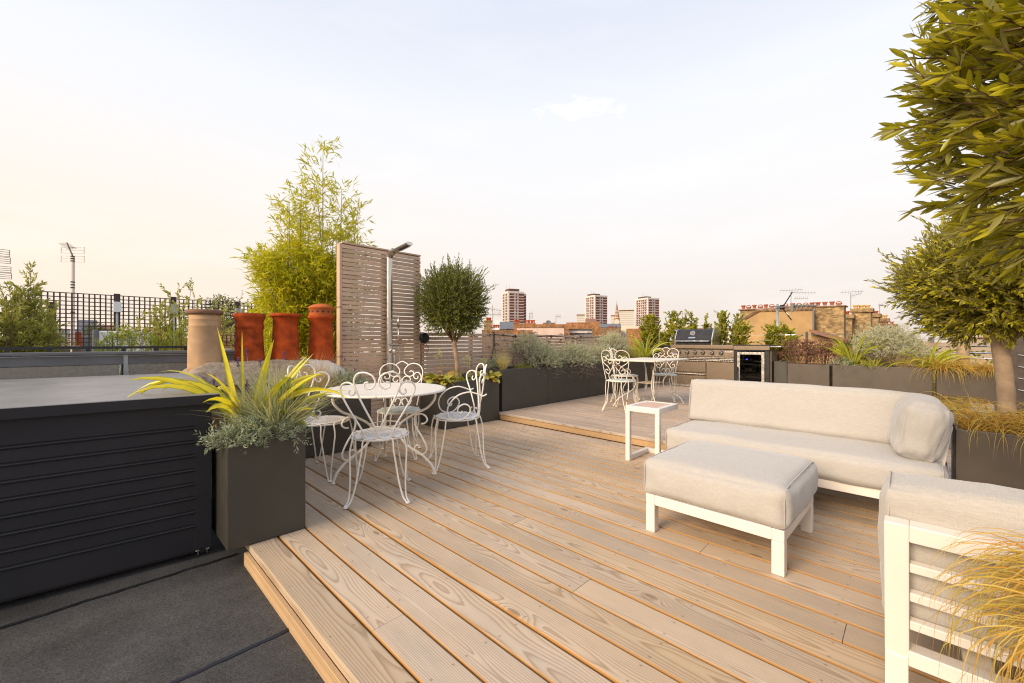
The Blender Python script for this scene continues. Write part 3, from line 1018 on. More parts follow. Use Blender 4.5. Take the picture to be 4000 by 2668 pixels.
def make_chair(kind, label, group, arms=False, rust=False, seat=None):
    t = thing('iron_chair', label, 'chair', group=group)
    im = M['iron_rusty'] if rust else M['iron']
    s = MB()
    if kind == 'A':
        s.lathe([(.001, .447), (.06, .4475), (.13, .449), (.17, .452), (.192, .453), (.199, .4495), (.198, .446), (.16, .4465), (.06, .444), (.001, .4435)], n=48)
        obj('seat', s, seat or M['seat'], t, smooth=True)
    else:
        s.lathe([(.001, .456), (.1, .459), (.16, .458), (.19, .453), (.2, .444), (.198, .434), (.19, .432), (.1, .44), (.001, .438)], n=40, jit=.006)
        obj('seat', s, M['iron_seat'], t, smooth=True)
    rg = MB().tube([(RS * math.cos(a), RS * math.sin(a), .438) for a in np.linspace(0, 2 * PI, 41)[:-1]], .0065, 8, closed=True)
    obj('seat_ring', rg, im, t, smooth=True)
    for a in (50, 130, 230, 310):
        l = MB()
        leg_pair(l, R(a), kind=kind)
        obj('leg', l, im, t, smooth=True)
    b = MB()
    if kind == 'A':
        for path in (BACK_A_in, BACK_A_out):
            for m in (1, -1):
                b.tube(smooth_path([curve_back(m * x, z) for x, z in path], 5), .0066, 8)
    else:
        cb = lambda x, z: curve_back(x, z, .17, 1.2, -.19)
        for path in (B_out, B_mid, B_in, B_low):
            for m in (1, -1):
                b.tube(smooth_path([cb(m * x, z) for x, z in path], 5), .0058, 8)
        b.tube(smooth_path([cb(x, z) for x, z in B_top], 5), .0058, 8)
        b.tube([cb(-.004, .645), cb(-.004, .47)], .005, 8)
    obj('backrest', b, im, t, smooth=True)
    if arms:
        for m in (1, -1):
            a_ = MB()
            a_.tube(smooth_path([(m * (.215 + .03 * math.sin((z - .44) * 9)), f, z) for f, z in ARM], 5), .0066, 8)
            obj('armrest', a_, im, t, smooth=True)
    return t


GR1, GR2 = 'white iron chairs round the round table', 'chipped white iron chairs at the rectangular table'
cA = make_chair('A', 'white iron chair with looped back turned to the camera, nearest to it', GR1)
cA.location, cA.rotation_euler = (1.515, 2.85, .003), (0, 0, R(57.6 - 90))
cL = dup(cA, 'white iron chair with looped back squeezed between round table and flax planter', (1.42, 3.675, .003), R(-62 - 90))
cR = make_chair('A', 'white iron chair with scrolled arms, to the right of the round table', GR1, arms=True)
cR.location, cR.rotation_euler = (2.36, 3.01, .003), (0, 0, R(153.4 - 90))
cB = make_chair('B', 'white iron chair with heart scrolls behind the round table, before the shower', GR1)
cB.location, cB.rotation_euler = (2.17, 3.70, .003), (0, 0, R(232 - 90))
ch = [c for c in cB.children]
c1 = make_chair('B', 'chipped white iron chair left of the rectangular table, back to the camera', GR2, rust=True)
c1.location, c1.rotation_euler = (5.55, 3.15, UZ + .002), (0, 0, R(4 - 90))
c2 = dup(c1, 'chipped white iron chair on the planter side of the rectangular table', (6.42, 3.56, UZ + .002), R(-66 - 90))
c3 = dup(c1, 'chipped white iron chair between the rectangular table and the barbecue', (7.06, 3.16, UZ + .002), R(198 - 90))


def table_leg(mb, prof, scroll, ang, r=.0105, rs=.0075, dx=0, dy=0, sc_=1):
    ca, sa = math.cos(ang), math.sin(ang)
    mb.tube(smooth_path([(p * ca * sc_, p * sa * sc_, z) for p, z in prof], 6), r, 9)
    if scroll:
        mb.tube(smooth_path([(p * ca, p * sa, z) for p, z in scroll], 6), rs, 8)
    mb.lathe([(.002, .001), (.016, .0015), (.018, .008), (.011, .016), (.002, .018)], (prof[-1][0] * ca * sc_, prof[-1][0] * sa * sc_, 0), 12)


t1 = thing('round_table', 'round white iron table on three scrolled legs', 'table', (1.81, 3.31, .003))
tp = MB().lathe([(.001, .716), (.3, .7175), (.49, .7185), (.507, .7195), (.517, .714), (.52, .705), (.513, .698), (.503, .699), (.5, .706), (.3, .708), (.001, .708)], n=96)
obj('tabletop', tp, M['iron'], t1, smooth=True)
PR = [(.46, .703), (.462, .66), (.445, .62), (.385, .56), (.30, .52), (.21, .47), (.145, .42), (.125, .375), (.15, .29), (.23, .22), (.34, .16), (.42, .09), (.452, .03), (.46, .006)]
SC = [(.335, .425), (.365, .43), (.39, .46), (.365, .50), (.31, .508), (.275, .475), (.285, .40), (.345, .31), (.385, .225), (.37, .175), (.315, .163), (.275, .20), (.29, .238), (.31, .235)]
for a in (182, 302, 62):
    l = MB()
    table_leg(l, PR, SC, R(a))
    obj('leg', l, M['iron'], t1, smooth=True)
rg = MB()
for z in (.30, .41):
    rg.tube([(.125 * math.cos(a), .125 * math.sin(a), z) for a in np.linspace(0, 2 * PI, 25)[:-1]], .006, 7, closed=True)
obj('leg_ring', rg, M['iron'], t1, smooth=True)

t2 = thing('rectangular_table', 'rust streaked white rectangular iron table on the upper deck', 'table', (6.32, 3.08, UZ + .002))
tp = MB()
tp.box(-.575, .575, -.395, .395, .728, .738)
obj('tabletop', tp, M['iron_rusty'], t2, bevel=.004)
tp = MB()
q = [(-.57, -.39), (.57, -.39), (.57, .39), (-.57, .39)]
tp.tube([(x, y, .724) for x, y in q], .009, 8, closed=True)
obj('rim', tp, M['iron_rusty'], t2, smooth=True)
obj('shelf', MB().box(-.2, .2, -.14, .14, .36, .366), M['iron_shelf'], t2, bevel=.002)
for sx in (1, -1):
    for sy in (1, -1):
        l = MB()
        dv = Vector((.53 * sx, .365 * sy))
        ang = math.atan2(dv.y, dv.x)
        pr = [(.64, .72), (.5, .63), (.36, .52), (.27, .43), (.245, .36), (.255, .30), (.32, .23), (.44, .17), (.55, .10), (.60, .03), (.615, .006)]
        scr = [(.34, .50), (.33, .55), (.36, .585), (.41, .575), (.425, .53), (.395, .47), (.40, .38), (.45, .29), (.45, .22), (.40, .185), (.355, .205), (.355, .25), (.385, .26)]
        table_leg(l, pr, scr, ang, .009, .006)
        obj('leg', l, M['iron_rusty'], t2, smooth=True)

# ================================================================== shower and slatted screens
SY = 5.1
ss = thing('slatted_screen', 'tall cedar slat screen behind the shower', 'screen', (2.76, SY, 0))
sl = MB()
N_ = 43
for i in range(N_):
    z = .03 + i * .0538
    j = random.uniform(-.0015, .0015)
    sl.box(-.565 + random.uniform(-.003, .003), .565 + random.uniform(-.003, .003), -.02, 0, z + j, z + .0455 + j)
obj('slat_panel', sl, M['cedar'], ss, bevel=.002)
for x in (-.53, 0.02, .53):
    obj('post', MB().box(x - .03, x + .03, .001, .06, .0, 2.33), M['cedar'], ss, bevel=.002)
obj('edge_board', MB().box(-.60, -.569, -.025, .065, .002, 2.345), M['cedar'], ss, bevel=.002)
obj('top_cap', MB().box(-.568, .57, -.024, .064, 2.348, 2.368), M['cedar'], ss, bevel=.002)

fc = thing('slatted_fence', 'low cedar slat fence behind the troughs, running from the shower to the kitchen', 'fence', (3.36, 5.12, 0))
for a, b in ((0, 1.9), (1.9, 3.85), (3.85, 5.6)):
    sl = MB()
    for i in range(20):
        z = .1 + i * .0585
        dz = random.uniform(-.002, .002)
        sl.box(a + random.uniform(.002, .006), b - random.uniform(.002, .006), -.018, 0, z + dz, z + .046 + dz)
    obj('slat_panel', sl, M['cedar'], fc, bevel=.002)
for x in (.03, .95, 1.9, 2.85, 3.85, 4.8, 5.57):
    obj('post', MB().box(x - .025, x + .025, .001, .05, 0, 1.265), M['cedar'], fc, bevel=.002)
for i in range(5):
    pass

sh = thing('outdoor_shower', 'brushed steel shower column with angled head and hand shower', 'shower', (2.79, 5.0, .003))
c = MB()
c.tube(smooth_path([(0, 0, 0), (0, 0, .6), (0, 0, 1.5), (0, 0, 2.18), (0, -.012, 2.25), (0, -.05, 2.29), (0, -.11, 2.308)], 6), .043, 20)
obj('column', c, M['steel'], sh, smooth=True)
c = MB()
c.prism([(.046 * math.cos(a), .024 * math.sin(a)) for a in np.linspace(0, 2 * PI, 25)[:-1]], 0, .40)
o = obj('shower_head', c, M['steel'], sh, smooth=False, bevel=.002)
o.location, o.rotation_euler = (0, -.10, 2.303), (R(6), 0, R(180))
nz = MB()
for i in range(5):
    for j in range(14):
        x, y = -.028 + i * .014, .16 + j * .016
        nz.lathe([(.0035, -.029), (.0035, -.022)], (x, y, 0), 6)
obj('nozzles', nz, M['rubber'], o)
c = MB().tube([(0.0, -.03, 1.0), (0.0, -.10, 1.0)], .028, 16)
c.lathe([(.001, -.02), (.03, -.02), (.033, 0), (.03, .02), (.001, .02)], (0, -.1, 1.0), 16)
obj('mixer_valve', c, M['chrome'], sh, smooth=False)
c = MB().tube([(-.03, -.05, 1.085), (.13, -.06, 1.085)], .014, 12)
obj('bracket', c, M['chrome'], sh)
c = MB().tube([(.10, -.06, 1.07), (.10, -.06, 1.33)], .0095, 10)
c.tube([(.10, -.06, 1.32), (.10, -.06, 1.46)], .0145, 12)
obj('hand_shower', c, M['steel'], sh, smooth=True)
c = MB().tube(smooth_path([(.1, -.06, 1.08), (.115, -.07, .8), (.12, -.08, .5), (.09, -.09, .28), (.04, -.09, .3), (.02, -.085, .6), (.03, -.08, .95)], 8), .006, 8)
obj('hose', c, M['steel'], sh, smooth=True)

p = onY(1655, 1320, 5.06)
lp = thing('wall_lamp', 'black round lamp with a red cord on the slat fence beside the shower screen', 'lamp', p)
c = MB()
c.tube([(0, .0, 0), (0, -.035, 0), (0, -.05, 0)], [.075, .075, .06], 28)
obj('drum', c, M['black'], lp, bevel=.004)
obj('bracket', MB().tube([(.02, .0, -.06), (.04, -.02, -.10)], .006, 8), M['steel'], lp)
obj('cord', MB().tube(smooth_path([(.02, -.01, -.08), (-.03, -.02, -.13), (-.02, -.02, -.2), (.04, -.02, -.21), (.07, -.02, -.15), (.03, -.01, -.09)], 6), .0035, 6), M['redcord'], lp)
c = MB().tube(smooth_path([(4.76, 5.09, 1.27), (4.77, 5.085, 1.1), (4.74, 5.085, .93), (4.7, 5.085, .86), (4.78, 5.08, .78), (4.8, 5.085, .9), (4.79, 5.085, 1.1), (4.79, 5.09, 1.27)], 6), .006, 6)
c.box(4.70, 4.73, 5.07, 5.095, .83, .87)
tag(obj('hanging_cable', c, M['cable']), 'black cable loop hanging on the slat fence right of the ball olive', 'cable')
c = MB().tube(smooth_path([(4.8, 5.095, 1.25), (5.6, 5.09, 1.21), (6.3, 5.09, 1.24), (7.1, 5.09, 1.2), (7.9, 5.095, 1.235), (8.7, 5.09, 1.22)], 8), .006, 6)
for x in (5.3, 6.3, 7.3, 8.2):
    c.box(x - .015, x + .015, 5.075, 5.095, 1.2, 1.25)
tag(obj('light_string', c, M['cable']), 'black festoon cable with small clips along the top of the slat fence', 'cable')

# ================================================================== outdoor kitchen (front faces at X = KX)
KX = 9.45


def K(cx, cy, X=KX):       # position on the kitchen front
    return onX(2500 + cx / 3.918, 1250 + cy / 3.918, X)


def kbox(mb, xa, xb, ya, yb, y0=0.0, y1=.02, X=KX):
    """box on the front plane between two marked corners; y0,y1 = extent behind (+) / before (-) the plane"""
    a, b = K(xa, ya), K(xb, yb)
    mb.box(X + y0, X + y1, min(a.y, b.y), max(a.y, b.y), min(a.z, b.z), max(a.z, b.z))
    return mb


CZ = 1.045           # worktop height
yL, yB0, yB1, yF1 = K(62, 400).y, K(473, 400).y, K(1433, 400).y, K(1990, 400).y
yEnd = K(2165, 420).y
kc = thing('kitchen_cabinet', 'dark steel cabinet with black worktop at the left end of the outdoor kitchen', 'cabinet', (KX + .3, (yL + yB0) / 2, UZ))
mb = MB().box(KX + .02, KX + .6, yB0 + .003, yL, UZ + .09, CZ - .05)
obj('carcass', mb, M['bsteel'], kc, bevel=.003, w=True)
obj('door', MB().box(KX, KX + .018, yB0 + .02, yL - .07, UZ + .1, CZ - .11), M['bsteel'], kc, bevel=.003, w=True)
obj('drawer_front', MB().box(KX, KX + .018, yB0 + .004, yL, CZ - .1, CZ - .052), M['bsteel'], kc, bevel=.003, w=True)
obj('worktop', MB().box(KX - .02, KX + .62, yB0 + .001, yL + .03, CZ - .049, CZ - .005), M['counter'], kc, bevel=.004, w=True)
obj('plinth', MB().box(KX + .03, KX + .58, yB0 + .003, yL, UZ + .001, UZ + .088), M['steel'], kc, w=True)
tb = onX(2500 + 295 / 3.918, 1250 + 380 / 3.918, KX + .35)
c = MB().tube(smooth_path([(KX + .35, tb.y, CZ), (KX + .35, tb.y, CZ + .2), (KX + .35, tb.y - .01, CZ + .36), (KX + .33, tb.y - .05, CZ + .415), (KX + .3, tb.y - .1, CZ + .40), (KX + .28, tb.y - .125, CZ + .345)], 6), .014, 12)
c.lathe([(.001, 0), (.03, 0), (.03, .02), (.016, .03), (.001, .03)], (KX + .35, tb.y, CZ), 16)
tag(obj('tap', c, M['steel'], smooth=True), 'brushed steel swan neck tap rising from the kitchen worktop', 'tap')

bq = thing('barbecue', 'built in steel gas barbecue with black hood and six knobs', 'barbecue', (KX + .3, (yB0 + yB1) / 2, UZ))
obj('carcass', MB().box(KX + .03, KX + .6, yB1 + .002, yB0, UZ + .09, CZ - .06), M['bsteel'], bq, w=True, bevel=.003)
mb = MB().box(KX - .03, KX + .6, yB1 + .002, yB0, CZ - .075, CZ + .012)
obj('top_rail', mb, M['bsteel'], bq, w=True, bevel=.008)
mb = kbox(MB(), 478, 1438, 455, 570, -.005, .03)
obj('control_panel', mb, M['bsteel'], bq, w=True, bevel=.004)
for x, y in ((603, 490), (722, 492), (840, 494), (962, 497), (1103, 500), (1242, 503)):
    q_ = K(x, y)
    c = MB().tube([(KX - .006, q_.y, q_.z), (KX - .016, q_.y, q_.z)], .048, 24)
    kn = obj('knob', c, M['black'], bq, w=True)
    c = MB().tube([(KX - .015, q_.y, q_.z), (KX - .03, q_.y, q_.z), (KX - .055, q_.y, q_.z), (KX - .06, q_.y, q_.z)], [.042, .04, .034, .026], 24)
    c.box(KX - .072, KX - .058, q_.y - .006, q_.y + .006, q_.z - .03, q_.z + .03)
    obj('dial', c, M['chrome'], kn)
kbm = kbox(MB(), 478, 1440, 562, 582, -.035, 0.0)
kbox(kbm, 478, 1440, 588, 606, -.022, 0.0)
obj('trim_rail', kbm, M['steel'], bq, w=True, bevel=.004)
for (xa, xb, ya, yb, hy) in ((490, 1005, 632, 805, 606), (490, 1005, 840, 1000, 808), (1018, 1440, 648, 1000, 615)):
    o = obj('drawer_front', kbox(MB(), xa, xb, ya, yb, -.004, .03), M['bsteel'], bq, w=True, bevel=.004)
    obj('handle', kbox(MB(), xa, xb, hy, hy + 20, -.04, -.005), M['steel'], o, bevel=.005)
obj('plinth', MB().box(KX + .005, KX + .58, yB1 + .002, yB0, UZ + .012, UZ + .088), M['steel'], bq, w=True)
h0, h1 = K(520, 380).y, K(1100, 380).y
HO = MB()
hp = [(KX + .03, CZ + .0135), (KX + .03, CZ + .13), (KX + .14, CZ + .335), (KX + .2, CZ + .365), (KX + .42, CZ + .365), (KX + .5, CZ + .25), (KX + .5, CZ + .0135)]
HO.prism(hp, h1 + .025, h0 - .025)
hood = obj('hood', HO, M['black'], bq, w=True, bevel=.008, fix=True)
for a, b in ((h1, h1 + .0245), (h0 - .0245, h0)):
    e = MB().prism([(x - .006 if x < KX + .3 else x + .006, z + (.006 if z > CZ + .1 else 0)) for x, z in hp], a, b)
    obj('hood_end', e, M['steel'] if a == h1 else M['steel'], hood, bevel=.004, fix=True)
c = MB().tube([(KX - .03, h1 + .05, CZ + .09), (KX - .03, h0 - .05, CZ + .09)], .018, 14)
for y in (h1 + .07, h0 - .07):
    c.tube([(KX - .03, y, CZ + .09), (KX + .032, y, CZ + .09)], .012, 10)
obj('handle', c, M['chrome'], hood)
gy, gz = (h0 + h1) / 2 + .03, CZ + .27
th_ = math.atan2(.205, .11)
nx, nz_ = -math.sin(th_), math.cos(th_)
gx = KX + .03 + (gz - CZ - .13) / math.tan(th_)
c = MB().tube([(gx + nx * .002, gy, gz + nz_ * .002), (gx + nx * .016, gy, gz + nz_ * .016)], [.062, .055], 26)
gg = obj('thermometer', c, M['chrome'], hood)
obj('dial_face', MB().tube([(gx + nx * .0165, gy, gz + nz_ * .0165), (gx + nx * .019, gy, gz + nz_ * .019)], .04, 26), M['bsteel'], gg)
gz2 = CZ + .17
gx2 = KX + .03 + (gz2 - CZ - .13) / math.tan(th_)
tx, tz = math.cos(th_), math.sin(th_)
v = []
for du in (-.075, .075):
    for dv in (-.016, .016):
        v.append((gx2 + tx * dv + nx * .0035, gy + du + .0, gz2 + tz * dv + nz_ * .0035))
c = MB()
c.add(v, [(0, 1, 3, 2)])
obj('badge', c, M['chrome'], hood)


def lettering(text, size, mat, parent, M4, name='lettering'):
    cu = bpy.data.curves.new(name, 'FONT')
    cu.body, cu.size, cu.align_x, cu.extrude = text, size, 'LEFT', .0005
    o = bpy.data.objects.new(name, cu)
    COL.objects.link(o)
    bpy.context.view_layer.update()
    me = bpy.data.meshes.new_from_object(o.evaluated_get(bpy.context.evaluated_depsgraph_get()))
    bpy.data.objects.remove(o)
    me.transform(M4)
    for m in list(me.materials):
        me.materials.clear()
    return obj(name, me, mat, parent, w=True)


# text plane faces -X : local x -> -Y, local y -> +Z
q_ = K(1300, 494)
TM = Matrix(((0, 0, -1, KX - .0075), (-1, 0, 0, q_.y), (0, 1, 0, q_.z), (0, 0, 0, 1)))
lettering('SIZZLER', .042, M['pvcwhite'], bq, TM)
mks = {}
for cx, cy, ww, hh in ((1000, 515, 52, 5), (1000, 527, 58, 5), (1000, 539, 55, 5), (1000, 551, 58, 5), (1145, 520, 50, 5), (1145, 532, 55, 5), (1145, 544, 48, 5), (1298, 520, 36, 4), (1298, 532, 34, 4), (1298, 544, 36, 4), (1298, 556, 30, 4)):
    a, b = K(cx, cy), K(cx + ww, cy + hh)
    mks.setdefault(round(cx / 140), MB()).box(KX - .0068, KX - .0055, b.y, a.y, b.z, a.z)
for mk in mks.values():
    obj('printed_note', mk, M['steel'], bq, w=True)
q_ = K(528, 498)
obj('indicator_light', MB().tube([(KX - .004, q_.y, q_.z), (KX - .01, q_.y, q_.z)], .012, 12), M['led'], bq, w=True)

fu = thing('fridge_cabinet', 'black cabinet with steel fronted worktop housing the drinks fridge', 'cabinet', (KX + .3, (yB1 + yF1) / 2, UZ))
mb = MB()
a, b = K(1484, 490).y, K(1910, 490).y
mb.box(KX + .005, KX + .6, a + .002, yB1 - .003, UZ + .002, CZ - .115).box(KX + .005, KX + .6, yF1 + .01, b - .002, UZ + .002, CZ - .115)
mb.box(KX + .56, KX + .6, b, a, UZ + .002, CZ - .115).box(KX + .005, KX + .6, yF1 + .01, yB1 - .003, CZ - .1145, CZ - .09)
obj('carcass', mb, M['black'], fu, w=True, bevel=.003)
obj('fascia_panel', MB().box(KX - .03, KX + .02, yF1, yB1 - .001, CZ - .088, CZ - .004), M['bsteel'], fu, w=True, bevel=.004)
obj('worktop', MB().box(KX - .025, KX + .64, yF1, yB1 - .001, CZ - .003, CZ + .017), M['counter'], fu, w=True, bevel=.004)
obj('end_panel', MB().box(KX + .06, KX + .58, yF1 - .012, yF1 + .0095, UZ + .002, CZ - .09), M['bsteel'], fu, w=True, bevel=.002)
mb = MB().box(KX - .02, KX + .5, yEnd, yF1 - .003, CZ - .03, CZ - .004)
obj('side_shelf', mb, M['chrome'], fu, w=True, bevel=.008)

fg = thing('drinks_fridge', 'glass fronted drinks fridge with steel door frame in the outdoor kitchen', 'fridge', (KX + .3, (a + b) / 2, UZ))
a -= .004
b += .004
zt, zb = K(1690, 492).z, UZ + .03
mb = MB()
mb.box(KX + .53, KX + .55, b, a, zb, zt).box(KX + .02, KX + .53, a - .02, a, zb, zt).box(KX + .02, KX + .53, b, b + .02, zb, zt).box(KX + .02, KX + .53, b + .02, a - .02, zt - .02, zt).box(KX + .02, KX + .53, b + .02, a - .02, zb, zb + .05)
obj('cabinet_shell', mb, M['black'], fg, w=True)
fw = .055
mb = MB().box(KX - .012, KX + .018, a - fw, a, zb, zt).box(KX - .012, KX + .018, b, b + fw, zb, zt).box(KX - .0115, KX + .018, b + fw, a - fw, zt - fw * .9, zt).box(KX - .0115, KX + .018, b + fw, a - fw, zb, zb + fw)
dr = obj('door_frame', mb, M['steel'], fg, w=True, bevel=.003)
obj('door_glass', MB().box(KX - .002, KX + .004, b + fw, a - fw, zb + fw, zt - fw * .9), M['smoke'], dr)
obj('handle', MB().tube([(KX - .04, a - .02, K(0, 660).z), (KX - .04, a - .02, K(0, 910).z)], .012, 10), M['chrome'], dr)
obj('display', MB().box(KX - .005, KX - .003, K(1650, 557).y, K(1622, 557).y, K(0, 563).z, K(0, 551).z), M['led'], dr)
for yy in (616, 682, 790, 880, 970):
    z = K(1700, yy).z
    rk = MB()
    for k in range(7):
        rk.tube([(KX + .05 + k * .06, b + .022, z), (KX + .05 + k * .06, a - .022, z)], .004, 6)
    rk.box(KX + .03, KX + .04, b + .022, a - .022, z - .012, z + .008)
    obj('wire_shelf', rk, M['chrome'], fg, w=True)
for k, xx in enumerate((1610, 1672)):
    z = K(xx, 752).z - .01
    yy = K(xx, 752).y
    bo = MB().tube([(KX + .06, yy, z), (KX + .14, yy, z), (KX + .17, yy, z), (KX + .25, yy, z), (KX + .45, yy, z)], [.026, .026, .03, .042, .042], 14)
    tag(obj('wine_bottle', bo, M['steel']), 'pale capped bottle lying in the fridge, ' + ('left' if k == 0 else 'right') + ' one of two', 'bottle', 'bottles in the drinks fridge')

# ================================================================== glass rooflight
rl = thing('rooflight', 'low glass topped rooflight with dark frame behind the sofa', 'rooflight', (6.45, .5, UZ))
xa, xb, ya, yb, zz = 5.72, 7.2, -.53, 1.9, .455
mb = MB().box(xa, xb, ya, ya + .05, UZ + .002, zz).box(xa, xb, yb - .05, yb, UZ + .002, zz).box(xa, xa + .05, ya + .05, yb - .05, UZ + .002, zz).box(xb - .05, xb, ya + .05, yb - .05, UZ + .002, zz)
obj('upstand', mb, M['lead'], rl, w=True, bevel=.004)
obj('lining', MB().box(xa + .06, xb - .06, ya + .06, yb - .06, UZ + .01, UZ + .03), M['pvcwhite'], rl, w=True)
obj('glass_top', MB().box(xa - .03, xb + .03, ya - .03, yb + .03, zz + .004, zz + .03), M['glass'], rl, w=True, bevel=.003)
# ================================================================== plant builders
def unit(a):
    return a / np.maximum(np.linalg.norm(a, axis=-1, keepdims=True), 1e-9)


def leaves(mb, P, D, L, W, fold=.12, curve=.12, up=.7, detail=False, ref=None):
    """n leaf blades at once: bases P, directions D, lengths L, widths W"""
    P, D = np.asarray(P, float), unit(np.asarray(D, float))
    n = len(P)
    if not n:
        return
    L = np.broadcast_to(L, n).reshape(-1, 1)
    W = np.broadcast_to(W, n).reshape(-1, 1)
    rf = rng.normal(size=(n, 3)) * .6
    rf[:, 2] += up
    if ref is not None:
        rf += ref
    S = unit(np.cross(D, rf))
    Nn = np.cross(S, D)
    if not detail:
        v = np.stack([P, P + D * L * .45 + S * W * .5 + Nn * W * fold, P + D * L - Nn * L * curve, P + D * L * .45 - S * W * .5 + Nn * W * fold], 1)
        b = np.arange(n)[:, None] * 4
        mb.add(v.reshape(-1, 3), quads=b + np.array([[0, 1, 2, 3]]))
        return
    v, k = [P], []
    for t, ww in ((.22, .72), (.5, 1.0), (.78, .68)):
        c = P + D * L * t - Nn * L * curve * t * t
        v += [c + S * W * .5 * ww + Nn * W * fold * ww, c, c - S * W * .5 * ww + Nn * W * fold * ww]
    v.append(P + D * L - Nn * L * curve)
    a = np.tile(np.array([0, 1, 0, 1, 1, 0, 1, 1, 0, 1, 0]), n)
    v = np.stack(v, 1)
    b = np.arange(n)[:, None] * 11
    q = [b + np.array([[i, i + 1, i + 4, i + 3]]) for i in (1, 2, 4, 5)]
    t = [b + np.array([x]) for x in ([0, 2, 1], [0, 3, 2], [7, 8, 10], [8, 9, 10])]
    mb.add(v.reshape(-1, 3), quads=np.concatenate(q), tris=np.concatenate(t))


def blades(mb, P, az, el, L, W, droop, seg=5, fold=.0, taper=1.6, twist=.0, tw0=0.0):
    """n strap leaves that arch over under their weight; 'm' marks the margins"""
    n = len(P)
    P = np.asarray(P, float).copy()
    az, el = np.broadcast_to(az, n).astype(float), np.broadcast_to(el, n).astype(float)
    L, W, dr = np.broadcast_to(L, n), np.broadcast_to(W, n), np.broadcast_to(droop, n)
    el = el.copy()
    rows, A = [], []
    tw = rng.normal(size=n) * twist + tw0
    for i in range(seg + 1):
        t = i / seg
        S0 = np.stack([-np.sin(az), np.cos(az), np.zeros(n)], 1)
        D = np.stack([np.cos(az) * np.cos(el), np.sin(az) * np.cos(el), np.sin(el)], 1)
        N0 = np.cross(D, S0)
        S = S0 * np.cos(tw)[:, None] + N0 * np.sin(tw)[:, None]
        Nn = np.cross(D, S)
        w = W * (np.minimum(1, .45 + 2.4 * t)) * (1 - t ** taper)
        if i == seg:
            w = W * .02
        w = w[:, None] * .5
        rows.append(P + S * w - Nn * w * fold)
        rows.append(P + Nn * w * fold)
        rows.append(P - S * w - Nn * w * fold)
        A += [1, 0, 1]
        P = P + D * (L / seg)[:, None]
        el = np.maximum(el - dr / seg * (.5 + t), -1.5)
    k = 3 * (seg + 1)
    v = np.stack(rows, 1).reshape(-1, 3)
    b = np.arange(n)[:, None] * k
    q = []
    for i in range(seg):
        o = i * 3
        q += [b + np.array([[o, o + 1, o + 4, o + 3]]), b + np.array([[o + 1, o + 2, o + 5, o + 4]])]
    mb.add(v, quads=np.concatenate(q), a=np.tile(np.array(A, float), n))


def grass(name, label, cat, at, n, L, mat, spread=.05, el=(45, 85), droop=(.6, 1.8), W=(.003, .005), group=None, az0=None, azs=None, seg=6, oval=(1, 1)):
    mb = MB()
    r, a = np.sqrt(rng.random(n)) * spread, rng.random(n) * 2 * PI
    P = np.stack([at[0] + r * np.cos(a) * oval[0], at[1] + r * np.sin(a) * oval[1], np.full(n, at[2])], 1)
    az = rng.random(n) * 2 * PI if az0 is None else az0 + rng.normal(size=n) * azs
    blades(mb, P, az, np.radians(rng.uniform(*el, n)), L * rng.uniform(.55, 1.1, n), rng.uniform(*W, n), rng.uniform(*droop, n), seg, .2, 1.8, .8)
    return tag(obj(name, mb, M[mat]), label, cat, group)


def flax(name, label, at, n, L, W, mat, group=None, spec=None, droop=(.5, 2.2), el=(48, 88), side=None):
    mb = MB()
    for i in range(n):
        az = rng.random() * 2 * PI
        e, l, d = R(rng.uniform(*el)), L * rng.uniform(.65, 1.1), rng.uniform(*droop)
        if side is not None and e < R(62):
            az = side + rng.uniform(-.35, 1.4)
        if spec and i < len(spec):
            az, e, l, d = spec[i]
        P = [(at[0] + .03 * math.cos(az), at[1] + .03 * math.sin(az), at[2])]
        blades(mb, P, az, e, l, W * rng.uniform(.75, 1.15), d, 10, .3, 2.6, .35, rng.choice([-1, 1]) * 1.05)
    return tag(obj(name, mb, M[mat], smooth=True), label, 'flax plant', group)


def twigs(n, centre, radii, r0=.5, upb=.15, bottom=-.9):
    """random starts and outward directions inside an ellipsoid"""
    d = unit(rng.normal(size=(n * 2, 3)))
    d = d[d[:, 2] > bottom][:n]
    s = r0 + (1 - r0) * rng.random((len(d), 1)) ** .6
    P = np.array(centre) + d * s * np.array(radii)
    D = unit(d + rng.normal(size=d.shape) * .35 + np.array([0, 0, upb]))
    return P, D, d


def leafy(mbL, mbS, P, D, TL, k, L, W, ang=.6, bend=.15, detail=False, stem=.0016, curve=.12, sides=3, up=.7):
    """twigs with paired leaves"""
    n = len(P)
    TL = np.broadcast_to(TL, n)
    PP, DD, LL = [], [], []
    bendv = rng.normal(size=(n, 3)) * bend
    bendv[:, 2] += bend * .5
    for j in range(k):
        t = (j + rng.random(n) * .6) / k
        pos_ = P + D * (TL * t)[:, None] + bendv * (TL * t * t)[:, None]
        dd = unit(D + bendv * 2 * t[:, None])
        side = unit(np.cross(dd, rng.normal(size=(n, 3))))
        PP.append(pos_)
        DD.append(unit(dd * math.cos(ang) + side * math.sin(ang)))
        LL.append(rng.uniform(.65, 1.1, n) * (1 - .35 * np.abs(t - .45)))
    PP, DD, LL = np.concatenate(PP), np.concatenate(DD), np.concatenate(LL)
    leaves(mbL, PP, DD, L * LL, W * LL, detail=detail, curve=curve, up=up)
    if mbS is not None:
        for i in range(n):
            mbS.tube([P[i], P[i] + D[i] * TL[i] * .5 + bendv[i] * TL[i] * .25, P[i] + D[i] * TL[i] + bendv[i] * TL[i]], [stem * 1.3, stem, stem * .5], sides, cap=False)


def trunk_mesh(pts, r):
    mb = MB()
    P = smooth_path(pts, 6)
    n = len(P)
    rr = [r[0] + (r[1] - r[0]) * i / (n - 1) + .004 * noise.noise((i * .9, r[0] * 40, 2)) for i in range(n)]
    mb.tube(P, rr, 14)
    return mb


